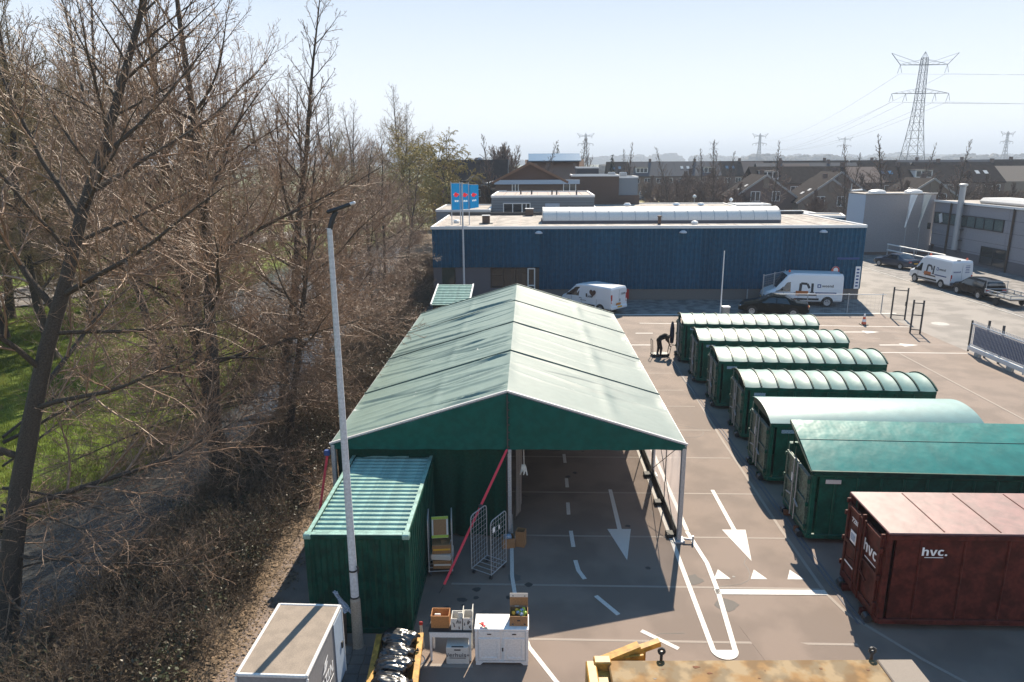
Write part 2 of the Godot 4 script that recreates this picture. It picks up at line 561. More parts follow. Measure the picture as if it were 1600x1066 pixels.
func make_ground() -> void:
	wob.seed = 5
	wob.frequency = 0.02
	wob.fractal_octaves = 3
	var xs: Array = [-6000.0, -2000.0, -700.0, -300.0, -140.0, -80.0, -55.0] + steps(-42, -32, 2.0) + steps(-32, -6.2, 0.45) + [-6.2, 0.0, 30.0, 100.0, 300.0, 900.0, 2500.0, 6000.0]
	var zs: Array = [-7000.0, -2500.0, -900.0, -400.0, -200.0, -130.0] + steps(-108, -60, 2.0) + steps(-60, 9, 0.6) + [9.0, 40.0, 200.0]
	var m := Mb.new()
	var nx := xs.size()
	for z in zs:
		for x in xs:
			var y := ground_at(x, z)
			m.v.append(Vector3(x, y, z))
			var e := 0.15
			m.n.append(Vector3(ground_at(x - e, z) - ground_at(x + e, z), 2 * e, ground_at(x, z - e) - ground_at(x, z + e)).normalized())
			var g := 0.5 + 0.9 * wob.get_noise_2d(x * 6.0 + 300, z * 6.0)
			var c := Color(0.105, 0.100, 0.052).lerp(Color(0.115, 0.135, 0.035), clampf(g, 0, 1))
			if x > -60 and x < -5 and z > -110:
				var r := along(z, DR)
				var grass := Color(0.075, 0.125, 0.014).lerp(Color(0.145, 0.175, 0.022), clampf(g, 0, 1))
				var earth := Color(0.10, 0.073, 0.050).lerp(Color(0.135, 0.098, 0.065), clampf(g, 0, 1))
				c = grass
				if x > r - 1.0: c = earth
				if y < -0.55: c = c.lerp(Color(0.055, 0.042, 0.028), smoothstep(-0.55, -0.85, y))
			m.col.append(c)
	for j in zs.size() - 1:
		for i in nx - 1:
			var a := j * nx + i
			m.ix.append_array(PackedInt32Array([a, a + 1, a + nx, a + 1, a + nx + 1, a + nx]))
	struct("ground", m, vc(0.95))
	var wtr := Mb.new()
	wtr.quad(Vector3(-40, -0.8, 8.4), Vector3(-7.5, -0.8, 8.4), Vector3(-7.5, -0.8, -106), Vector3(-40, -0.8, -106))
	struct("ditch_water", wtr, M.water)
	var p := Mb.new()
	p.quad(Vector3(-45.5, 0.03, -50), Vector3(-37.5, 0.03, -54), Vector3(-38, 0.03, -97), Vector3(-46, 0.03, -99))
	p.quad(Vector3(-46, 0.03, -99), Vector3(-38, 0.03, -97), Vector3(-25, 0.03, -125), Vector3(-31, 0.03, -128))
	struct("bank_road", p, M.road)

func sheet(pts: Array, y: float) -> Mb:   # a flat polygon on the ground, thin but solid
	var poly := PackedVector2Array()
	for q in pts: poly.append(Vector2(q[0], -q[1]))
	var m := Mb.new()
	m.ext(poly, 0.003, Transform3D(Basis(Vector3.RIGHT, -PI / 2), Vector3(0, y, 0)))
	return m

func line(called: String, pts: Array, w: float, y: float, material: Material, parent: Node) -> void:
	var l := []
	var r := []
	for i in pts.size():
		var a := Vector2(pts[maxi(i - 1, 0)][0], pts[maxi(i - 1, 0)][1])
		var b := Vector2(pts[mini(i + 1, pts.size() - 1)][0], pts[mini(i + 1, pts.size() - 1)][1])
		var s := (b - a).normalized().orthogonal() * w * 0.5
		l.append([pts[i][0] + s.x, pts[i][1] + s.y])
		r.push_front([pts[i][0] - s.x, pts[i][1] - s.y])
	part(called, sheet(l + r, y), material, parent)

func make_yard() -> void:
	var yard := struct("yard_asphalt", sheet([[-6.3, 9], [25.2, 9], [25.2, -49.7], [-7.4, -49.7], [-7.0, -30]], 0.0), M.asphalt)
	var fore := struct("forecourt_paving", sheet([[-8.5, -49.7], [25.2, -49.7], [25.2, -55.4], [-9.5, -56.2]], 0.0), M.pavers)
	var road := struct("road", sheet([[25.2, 9], [34.4, 9], [34.4, -150], [25.2, -150]], 0.0), M.road)
	var walk := struct("parking_strip", sheet([[34.4, 9], [60, 9], [60, -150], [34.4, -150]], 0.0), M.pavers)
	var kb := Mb.new()
	for i in 40:
		kb.rbox(Vector3(34.4, 0.0, -30 - i * 1.6), Vector3(0.14, 0.06, 1.57), 0.01)
	tag(part("kerb_line", kb, M.concrete, road), "", "", "", "stuff")
	var y := 0.006
	line("kerb_marking", [[6.0, -49.6], [26.4, -50.0]], 0.22, y, M.paint, yard)
	# the loop of two lines beside the tent
	line("lane_line", [[4.2, -36], [4.2, -25], [4.17, -13.75]], 0.12, y, M.paint, yard)
	line("lane_line", [[4.72, -19.0], [4.9, -17.3], [4.86, -16.0], [4.66, -13.75]], 0.12, y + 0.004, M.paint, yard)
	line("lane_line", [[4.72, -36], [4.74, -19.05]], 0.12, y, M.paint, yard)
	var cap := []
	for i in 13:
		var a := PI * i / 12
		cap.append([4.415 + 0.31 * cos(a), -13.74 + 0.32 * sin(a)])
	part("island_marking", sheet(cap, y + 0.008), M.paint, yard)
	# dashes, curving towards the gate
	for d in [[[1.36, -24.7], [1.36, -23.9]], [[1.34, -22.6], [1.33, -21.9]], [[1.29, -20.8], [1.27, -20.0]], [[1.28, -19.0], [1.3, -18.1]], [[1.31, -17.4], [1.36, -16.9], [1.5, -16.5]], [[1.72, -15.76], [2.2, -15.0]], [[2.66, -14.4], [3.4, -13.78]]]:
		line("dash_marking", d, 0.115, y, M.paint, yard)
	for ax in [2.72, 6.13]:
		var tip: float = ax + 0.02
		part("arrow_marking", sheet([[ax - 0.02, -21.75], [ax + 0.1, -21.75], [ax + 0.09, -19.12], [ax + 0.36, -19.12], [tip, -17.42], [ax - 0.34, -19.12], [ax - 0.04, -19.12]], y), M.paint, yard)
	for tx in [5.12, 6.08, 7.04]:
		part("triangle_marking", sheet([[tx - 0.22, -16.55], [tx + 0.22, -16.55], [tx + 0.0, -17.0]], y), M.paint, yard)
	part("stop_marking", sheet([[4.78, -16.08], [4.78, -15.86], [7.6, -15.86], [7.6, -16.08]], y + 0.004), M.paint, yard)
	line("edge_line", [[8.05, -38.3], [7.85, -32], [7.66, -26], [7.55, -19.4], [7.57, -15.95], [7.75, -15.1], [8.16, -14.4], [8.7, -13.5], [9.14, -12.9], [10.2, -11.6]], 0.09, y, M.worn_paint, yard)
	for z in [-14.0, -16.15, -18.66, -21.48, -24.4, -27.2, -30.1, -32.4, -35.2]:
		line("bay_line", [[-2.0, z - 0.1], [7.5, z + 0.02]], 0.075, y - 0.003, M.worn_paint, yard)
	line("curve_marking", [[-0.52, -20], [-0.42, -16.6], [-0.22, -14.8], [0.02, -13.8], [0.6, -12.7], [1.5, -11.4]], 0.10, y - 0.001, M.paint, yard)
	line("bay_marking", [[-3.0, -13.15], [-1.2, -13.15]], 0.12, y, M.worn_paint, yard)
	# beyond the containers
	line("bay_line", [[7.6, -46.9], [25.1, -45.7]], 0.10, y, M.paint, yard)
	line("bay_line", [[10.5, -48.4], [19.2, -46.95]], 0.10, y + 0.004, M.paint, yard)
	line("bay_line", [[15.0, -39.5], [25.0, -39.1]], 0.10, y, M.paint, yard)
	line("diagonal_line", [[21.1, -39.1], [20.95, -28.5], [20.9, -15]], 0.10, y + 0.004, M.worn_paint, yard)
	for a in [[20.2, -44.3, 24.3, 1.0], [20.9, -41.0, 24.9, 1.0]]:
		part("arrow_marking", sheet([[a[0], a[1] - 0.06], [a[0] + 1.3, a[1] - 0.06], [a[0] + 1.3, a[1] - 0.35], [a[0] + 2.3, a[1] + 0.02], [a[0] + 1.3, a[1] + 0.38], [a[0] + 1.3, a[1] + 0.1], [a[0], a[1] + 0.1]], y), M.paint, yard)
		line("bay_line", [[a[0] + 2.3, a[1] + 0.02], [a[2], a[1] + 0.06]], 0.09, y, M.worn_paint, yard)
	for k in 4:
		line("dash_marking", [[19.4 + k * 1.6, -42.65], [20.1 + k * 1.6, -42.6]], 0.10, y, M.worn_paint, yard)
	for d in [[6.9, -44.0, 8.0, -44.0], [6.2, -41.0, 7.4, -41.0]]:
		line("dash_marking", [[d[0], d[1]], [d[2], d[3]]], 0.13, y, M.paint, yard)
	part("repair_patch", sheet([[5.0, -14.6], [6.5, -13.9], [7.0, -12.4], [5.5, -11.9]], 0.0035), M.asphalt, yard)
	var mh := Mb.new()
	mh.lathe(Vector3(27.6, 0.0, -46.6), [Vector2(0.55, 0.0), Vector2(0.52, 0.015), Vector2(0.0, 0.016)], 20)
	part("manhole_cover", mh, M.concrete, road)
	part("drain_cover", sheet([[24.0, -50.9], [24.6, -50.9], [24.6, -51.3], [24.0, -51.3]], 0.006), M.plinth, fore)
	for k in 5:
		line("bay_marking", [[34.7, -44 - k * 6.2], [36.9, -44.0 - k * 6.2]], 0.1, y, M.worn_paint, walk)
	var rc := RandomNumberGenerator.new()
	rc.seed = 12
	for i in 9:   # cracks
		var p := [[rc.randf_range(-1.5, 7.0), rc.randf_range(-36.0, -12.5)]]
		var dr := rc.randf() * TAU
		for k in 9:
			dr += rc.randf_range(-0.6, 0.6)
			p.append([p[-1][0] + 0.28 * cos(dr), p[-1][1] + 0.28 * sin(dr)])
		line("crack", p, 0.014, 0.0035, M.black, yard)
	for i in 34:   # oil drips and old spills
		var c := Vector2(rc.randf_range(-2.4, 7.0), rc.randf_range(-30.0, -12.2)) if i > 14 else Vector2(rc.randf_range(-2.4, 0.4), rc.randf_range(-17.0, -14.2))
		var s := rc.randf_range(0.02, 0.10) if i % 6 else rc.randf_range(0.15, 0.3)
		var q := []
		for k in 12: q.append([c.x + s * cos(TAU * k / 12) * rc.randf_range(0.7, 1.3), c.y + s * sin(TAU * k / 12) * rc.randf_range(0.7, 1.3)])
		part("oil_stain", sheet(q, 0.0034 + i * 0.00002), M.patch if s > 0.12 else M.stain, yard)
	# pavers round the foot of the lamp post
	var pv := Mb.new()
	pv.rbox(Vector3.ZERO, Vector3(0.29, 0.05, 0.29), 0.008)
	var pm := pv.mesh()
	for i in 4:
		for j in 7:
			var o := part("paver", pm, M.pavers if (i * 3 + j * 5) % 7 < 4 else M.patch, yard)
			o.position = Vector3(-4.4 + i * 0.302 + (j % 2) * 0.02, -0.008 + 0.006 * ((i * 5 + j * 3) % 3), -13.6 + j * 0.302)


# ---------------------------------------------------------------- blue warehouse
func make_warehouse() -> void:
	var z0 := -55.3
	var t := thing("blue_warehouse", "long blue corrugated metal warehouse with a flat roof and barrel skylight", "warehouse", Vector3(0, 0, 0))
	var core := Mb.new()
	core.box(Vector3(14.0, 2.8, z0 - 6.6), Vector3(23.8, 5.5, 12.2))
	core.box(Vector3(-4.75, 2.8, z0 - 7.4), Vector3(5.3, 5.5, 10.6))
	core.box(Vector3(0.1, 4.2, z0 - 1.1), Vector3(4.2, 2.7, 1.9))
	core.box(Vector3(0.0, 2.6, z0 - 7.2), Vector3(4.4, 5.1, 10.0))
	part("wall", core, M.brick_grey, t)
	# corrugated sheets, one metre wide, each with its ribs
	var sheets := [M.blue_clad, M.blue_clad2, M.blue_clad3, M.blue_clad]
	var tall := clad(1.05, 0.86, 5.62)
	var short := clad(1.05, 2.62, 5.62)
	for i in range(2, 34):
		var x := -9.6 + i * 1.05
		var low := x < 0.8
		var o := part("cladding_sheet", short if low else tall, sheets[(i * 7 + i / 3) % 4], t)
		o.position = Vector3(x, 0, z0 + 0.02 - 0.003 * (i % 2))
	var side := clad(1.05, 0.86, 5.62)
	for i in 12:
		var o := part("cladding_sheet", side, M.blue_clad2, t)
		o.position = Vector3(26.06, 0, z0 - 0.02 - i * 1.05)
		o.rotation.y = PI / 2
	bx("plinth", Vector3(13.5, 0.43, z0 - 0.1), Vector3(24.9, 0.86, 0.14), M.brick_grey, t)
	bx("plinth", Vector3(26.0, 0.43, z0 - 6.3), Vector3(0.14, 0.86, 12.4), M.brick_grey, t)
	bx("wall_panel", Vector3(-4.35, 1.3, z0 - 0.12), Vector3(2.75, 2.6, 0.12), M.plinth, t)
	bx("side_pane", Vector3(-6.3, 1.35, z0 - 0.1), Vector3(1.0, 2.5, 0.06), M.glass_green, t, 0.0)
	bx("wall_panel", Vector3(-7.15, 1.3, z0 - 0.12), Vector3(0.66, 2.6, 0.12), M.plinth, t)
	# shop window and door
	var w := bx("window", Vector3(-1.5, 0.5, z0 - 0.1), Vector3(2.9, 0.9, 0.14), M.plinth, t)
	var fr := Mb.new()
	for x in [-2.92, -1.95, -0.95, -0.05]:
		fr.box(Vector3(x, 1.75, z0 - 0.12), Vector3(0.09, 1.62, 0.08))
	for y in [0.99, 2.52]:
		fr.box(Vector3(-1.48, y, z0 - 0.12), Vector3(2.78, 0.08, 0.075))
	fr.box(Vector3(-2.43, 1.95, z0 - 0.12), Vector3(0.87, 0.06, 0.075))
	part("frame", fr, M.frame_brown, w)
	for x in [-2.43, -1.45, -0.5]:
		bx("pane", Vector3(x, 1.75, z0 - 0.13), Vector3(0.88, 1.45, 0.012), M.glass, w)
	var d := bx("door", Vector3(0.28, 1.3, z0 - 0.13), Vector3(0.5, 2.36, 0.02), M.glass, t)
	var df := Mb.new()
	for x in [0.02, 0.54]: df.box(Vector3(x, 1.28, z0 - 0.08), Vector3(0.09, 2.5, 0.09))
	for y in [0.1, 1.15, 2.5]: df.box(Vector3(0.28, y, z0 - 0.08), Vector3(0.43, 0.09, 0.085))
	part("frame", df, M.frame_white, d)
	bx("door_leaf", Vector3(0.9, 1.25, z0 - 0.14), Vector3(0.56, 2.5, 0.06), M.frame_brown, t)
	bx("interior", Vector3(-0.7, 1.4, z0 - 2.15), Vector3(4.2, 2.6, 0.1), M.room, t)
	bx("interior", Vector3(-2.4, 1.25, z0 - 0.9), Vector3(0.8, 1.1, 0.5), M.room_tan, t, 0.02)
	bx("interior", Vector3(-1.1, 1.4, z0 - 1.2), Vector3(0.5, 1.8, 0.4), M.room_tan, t, 0.02)
	bx("interior", Vector3(-0.3, 1.2, z0 - 1.0), Vector3(0.35, 1.5, 0.3), M.room_tan, t, 0.02)
	bx("interior", Vector3(-0.7, 0.05, z0 - 1.1), Vector3(4.2, 0.1, 2.1), M.room_tan, t)
	# roof
	var rf := bx("roof", Vector3(9.25, 5.66, z0 - 6.5), Vector3(33.5, 0.14, 12.9), M.roofing, t)
	for i in range(1, 17):
		bx("roof_seam", Vector3(-9.2 + i * 2.15, 5.74, z0 - 6.5), Vector3(0.05, 0.02, 12.6), M.gravel_roof, rf)
	var tr := Mb.new()
	tr.rbox(Vector3(9.25, 5.72, z0 + 0.03), Vector3(33.7, 0.22, 0.16), 0.015)
	tr.rbox(Vector3(26.05, 5.72, z0 - 6.5), Vector3(0.16, 0.22, 13.0), 0.015)
	tr.rbox(Vector3(-7.5, 5.72, z0 - 6.5), Vector3(0.16, 0.22, 13.0), 0.015)
	part("roof_trim", tr, M.roof_trim, rf)
	bx("parapet", Vector3(9.25, 5.85, z0 - 12.9), Vector3(33.7, 0.35, 0.12), M.anthracite, rf)
	# barrel skylight in panels
	var sk := bx("skylight_base", Vector3(10.9, 5.86, z0 - 4.9), Vector3(19.5, 0.22, 3.3), M.plinth, t)
	var pan := Mb.new()
	pan.grid(1, 14, func(u: float, v: float) -> Vector3:
		var a := PI * v
		return Vector3((u - 0.5) * 1.045, sin(a) * 1.02, cos(a) * 1.58), true)
	var pm := pan.mesh()
	for i in 18:
		var o := part("skylight_panel", pm, M.vault, sk)
		o.position = Vector3(1.85 + i * 1.075, 5.96, z0 - 4.9)
	for x in [1.3, 20.68]:
		var ends := Mb.new()
		var arc := PackedVector2Array()
		for k in 15: arc.append(Vector2(1.6 * cos(PI * k / 14), 1.04 * sin(PI * k / 14)))
		ends.ext(arc, 0.06, Transform3D(Basis(Vector3.UP, PI / 2), Vector3(x, 5.96, z0 - 4.9)))
		part("skylight_end", ends, M.vault, sk)
	var ribs := Mb.new()
	for i in 19:
		var pts := PackedVector3Array()
		for k in 13: pts.append(Vector3(1.31 + i * 1.075, 5.96 + 1.03 * sin(PI * k / 12), z0 - 4.9 + 1.59 * cos(PI * k / 12)))
		ribs.tube(pts, 0.022, 0.022, 5)
	part("skylight_rib", ribs, M.galv, sk)
	# on the roof
	for a in [[10.6, -2.3, 0.62], [19.5, -5.5, 0.5]]:
		var p := Mb.new()
		p.lathe(Vector3(a[0], 5.73, z0 + a[1]), [Vector2(0.13, 0), Vector2(0.13, a[2]), Vector2(0.2, a[2]), Vector2(0.2, a[2] + 0.06), Vector2(0, a[2] + 0.1)], 10)
		part("vent_pipe", p, M.brown_clad, t)
	for a in [[13.4, -2.2], [5.2, -9.5], [-6.0, -4.5]]:
		var p := Mb.new()
		p.lathe(Vector3(a[0], 5.73, z0 + a[1]), [Vector2(0.24, 0), Vector2(0.24, 0.14), Vector2(0.3, 0.16), Vector2(0.18, 0.27), Vector2(0, 0.3)], 12)
		part("roof_vent", p, M.roof_trim, t)
	for a in [[-3.45, -3.6, 0.62], [0.15, -12.1, 0.75]]:
		var u := bx("cooling_unit", Vector3(a[0], 6.08, z0 + a[1]), Vector3(a[2], 0.6, 0.45), M.brown_clad, t, 0.02)
		bx("unit_cover", Vector3(a[0], 6.41, z0 + a[1]), Vector3(a[2] + 0.06, 0.05, 0.5), M.roof_trim, u)
		bx("unit_foot", Vector3(a[0], 5.76, z0 + a[1] + 0.05), Vector3(a[2] + 0.5, 0.06, 0.5), M.anthracite, u)
	for x in [0.85, 12.0, 22.75]:
		var p := Mb.new()
		p.lathe(Vector3(x, 5.28, z0 + 0.22), [Vector2(0.3, 0), Vector2(0.27, 0.1), Vector2(0.12, 0.19), Vector2(0, 0.2)], 12)
		p.bar(Vector3(x, 5.38, z0 + 0.05), Vector3(x, 5.38, z0 + 0.2), 0.06, 0.06)
		part("wall_lamp", p, M.pole_white, t)
	# signs on the facade
	bx("blue_sign", Vector3(24.9, 3.25, z0 + 0.14), Vector3(1.7, 0.16, 0.05), M.print_blue, t)
	var rs := Mb.new()
	rs.lathe(Vector3(24.0, 2.35, z0 + 0.13), [Vector2(0.3, 0), Vector2(0.3, 0.03), Vector2(0.0, 0.032)], 18, Basis(Vector3.RIGHT, PI / 2))
	var rsm := part("round_sign", rs, M.print_white, t)
	var ri := Mb.new()
	for k in 18:
		var a := TAU * k / 18
		var b := TAU * (k + 1) / 18
		ri.bar(Vector3(24.0 + 0.25 * cos(a), 2.35 + 0.25 * sin(a), z0 + 0.168), Vector3(24.0 + 0.25 * cos(b), 2.35 + 0.25 * sin(b), z0 + 0.168), 0.09, 0.01, Vector3.BACK)
	part("sign_ring", ri, M.red, rsm)
	var vs := bx("upright_sign", Vector3(25.75, 1.75, z0 + 0.13), Vector3(0.38, 1.75, 0.04), M.print_white, t)
	var bars := Mb.new()
	for k in 6: bars.box(Vector3(25.75, 1.1 + k * 0.26, z0 + 0.156), Vector3(0.2, 0.13, 0.01))
	part("sign_print", bars, M.print_blue, vs)
	var dp := Mb.new()
	dp.rod(Vector3(17.3, 0, z0 + 0.16), Vector3(17.3, 0.86, z0 + 0.16), 0.05, 8)
	part("drain_pipe", dp, M.galv, t)
	bx("cabinet_box", Vector3(7.7, 0.55, z0 + 0.35), Vector3(0.5, 0.75, 0.4), M.red, t, 0.02)

func clad(w: float, y0: float, y1: float) -> ArrayMesh:
	var prof: Array[Vector2] = []
	var k := 3
	for i in k:
		var x := i * w / k
		prof.append_array([Vector2(x, 0.0), Vector2(x + 0.16, 0.0), Vector2(x + 0.20, 0.055), Vector2(x + 0.31, 0.055)])
	prof.append(Vector2(w, 0.0))
	var m := Mb.new()
	for i in prof.size() - 1:
		var a := prof[i]
		var b := prof[i + 1]
		m.quad(Vector3(a.x, y0, a.y), Vector3(b.x, y0, b.y), Vector3(b.x, y1, b.y), Vector3(a.x, y1, a.y))
	return m.mesh()

# ---------------------------------------------------------------- grey buildings at the right
func make_grey_buildings() -> void:
	var h := thing("grey_hall", "tall windowless grey hall behind the parked cars", "hall", Vector3(38.5, 0, -82.6))
	bx("wall", Vector3(3.95, 3.4, -2.2), Vector3(7.88, 6.8, 4.4), M.grey_wall2, h)
	bx("pale_wall_panel", Vector3(-0.02, 3.4, -2.2), Vector3(0.06, 6.78, 4.36), M.grey_blue, h)
	bx("wall_base", Vector3(3.9, 0.16, 0.03), Vector3(7.8, 0.32, 0.08), M.brick, h)
	var rr := bx("roof", Vector3(3.95, 6.87, -2.2), Vector3(8.0, 0.14, 4.5), M.roofing, h)
	bx("roof_edge", Vector3(3.95, 6.97, 0.08), Vector3(8.0, 0.06, 0.12), M.roof_trim, rr)
	for x in [2.2, 6.4]:
		var dm := Mb.new()
		dm.lathe(Vector3(x, 6.94, -2.2), [Vector2(1.0, 0.0), Vector2(0.92, 0.2), Vector2(0.6, 0.36), Vector2(0.0, 0.42)], 18)
		part("roof_dome", dm, M.vault, h)
	bx("small_window", Vector3(7.5, 3.3, 0.04), Vector3(0.35, 0.7, 0.06), M.glass, h)
	# office block: long facade receding to the right
	var o := thing("office_block", "grey panelled office block with a strip window and steel flue", "office building", Vector3(46.3, 0, -82.4))
	for i in 6:
		var zz := 3.2 + i * 6.4
		var oo := bx("wall_panel", Vector3(5.0, 3.05, zz), Vector3(10, 5.95, 6.36), M.grey_wall, o)
		for k in 4:
			bx("panel_joint", Vector3(-0.005, 1.3 + k * 1.2, zz), Vector3(0.03, 0.03, 6.3), M.plinth, oo)
	bx("wall_base", Vector3(4.98, 0.55, 19.0), Vector3(10.06, 1.1, 38.2), M.plinth, o)
	var rf := bx("roof", Vector3(5.0, 6.1, 19.2), Vector3(10.3, 0.16, 38.6), M.roofing, o)
	bx("roof_edge", Vector3(-0.12, 6.14, 19.2), Vector3(0.12, 0.22, 38.6), M.roof_trim, rf)
	bx("roof_light", Vector3(2.7, 6.4, 19.0), Vector3(3.4, 0.75, 26.0), M.vault, o, 0.3)
	var wn := bx("strip_window", Vector3(0.02, 4.32, 6.3), Vector3(0.05, 1.1, 11.9), M.room, o)
	var fr := Mb.new()
	for k in 9: fr.box(Vector3(-0.05, 4.32, 0.38 + k * 1.48), Vector3(0.1, 1.14, 0.1))
	for y in [3.76, 4.88]: fr.box(Vector3(-0.05, y, 6.3), Vector3(0.11, 0.1, 11.9))
	part("frame", fr, M.anthracite, wn)
	for k in 8:
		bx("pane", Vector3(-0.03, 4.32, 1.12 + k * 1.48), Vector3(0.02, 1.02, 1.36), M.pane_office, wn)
	var bl := Mb.new()
	bl.box(Vector3.ZERO, Vector3(0.05, 1.0, 0.55), Basis(Vector3.RIGHT, -0.35))
	part("open_sash", bl, M.frame_white, wn).position = Vector3(-0.16, 4.32, 1.7)
	var w2 := bx("ground_window", Vector3(0.0, 1.2, 11.4), Vector3(0.06, 1.75, 4.0), M.room_tan, o)
	var f2 := Mb.new()
	for z in [9.45, 11.4, 13.35]: f2.box(Vector3(-0.05, 1.2, z), Vector3(0.1, 1.8, 0.13))
	for y in [0.35, 2.05]: f2.box(Vector3(-0.05, y, 11.4), Vector3(0.11, 0.12, 4.0))
	part("frame", f2, M.anthracite, w2)
	for z in [10.4, 12.4]: bx("pane", Vector3(-0.045, 1.2, z), Vector3(0.02, 1.6, 1.8), M.glass, w2)
	bx("small_window", Vector3(-0.02, 0.9, 0.6), Vector3(0.06, 0.8, 0.5), M.brick_brown, o)
	for z in [3.3, 13.6]:
		var dp := Mb.new()
		dp.rod(Vector3(-0.12, 0, z), Vector3(-0.12, 6.1, z), 0.1, 8)
		part("drain_pipe", dp, M.frame_brown, o)
	var fl := Mb.new()
	fl.rod(Vector3(-0.5, 1.25, 5.6), Vector3(-0.5, 7.9, 5.6), 0.3, 14)
	fl.lathe(Vector3(-0.5, 7.9, 5.6), [Vector2(0.32, 0), Vector2(0.42, 0.06), Vector2(0.42, 0.24), Vector2(0.2, 0.3), Vector2(0, 0.3)], 14)
	var flue := part("flue_pipe", fl, M.galv, o)
	for y in [2.3, 3.4, 4.8, 6.0]: bx("flue_bracket", Vector3(-0.22, y, 5.6), Vector3(0.44, 0.06, 0.7), M.anthracite, flue)
	bx("flue_foot", Vector3(-0.25, 1.2, 5.6), Vector3(0.5, 0.3, 0.5), M.plinth, flue)
	# two pennants on poles before the grey hall
	for k in 2:
		var x := 42.35 + k * 1.5
		var t := thing("flag_pole", ["white pennant flag, left of the pair before the grey hall", "white pennant flag with a pinkish edge, right of the pair before the grey hall"][k], "flag", Vector3(x, 0, -80.5), 0, "pennants before the grey hall")
		var p := Mb.new()
		p.rod(Vector3.ZERO, Vector3(0, 7.1, 0), 0.035, 6)
		p.rod(Vector3(0, 6.95, 0), Vector3(0.72, 6.9, 0), 0.025, 5)
		part("pole", p, M.galv, t)
		var f := Mb.new()
		f.grid(5, 12, func(u: float, v: float) -> Vector3:
			return Vector3(0.04 + u * (0.74 * (1.0 - v) * (1.0 - 0.35 * v) + 0.08) - 0.22 * v, 6.9 - 3.6 * v, 0.05 * sin(u * 5 + v * 4)))
		part("cloth", f, M.white if k == 0 else M.cream, t)
	var rl := thing("guard_rail", "low white double rail behind the slate blue sedan", "railing", Vector3(39.8, 0, -79.0))
	var q := Mb.new()
	for y in [1.62, 1.0]: q.rod(Vector3(0, y, 0), Vector3(0.9, y, 9.5), 0.07, 6)
	part("rail", q, M.frame_white, rl)
	for k in 5: bx("post", Vector3(0.22 * k, 0.82, 0.1 + k * 2.3), Vector3(0.09, 1.64, 0.09), M.galv, rl)
	var rk := thing("steel_rack", "thin grey steel frame standing against the grey hall", "rack", Vector3(37.6, 0, -81.6))
	var rkm := Mb.new()
	for x in [0.0, 0.9]: rkm.rod(Vector3(x, 0, 0), Vector3(x, 3.0, 0), 0.04, 5)
	for y in [0.5, 1.2, 2.0, 2.9]: rkm.rod(Vector3(0, y, 0), Vector3(0.9, y, 0), 0.035, 5)
	part("frame", rkm, M.galv, rk)
	var pl := thing("timber_pile", "small pile of pale planks between the sedan and the white van", "timber", Vector3(38.6, 0, -67.6), 0.1)
	for k in 5:
		bx("plank", Vector3(-0.35 + k * 0.17, 0.12 + 0.1 * (k % 3), 0), Vector3(0.15, 0.08, 3.6 - 0.3 * (k % 2)), M.cream if k % 2 else M.card, pl)

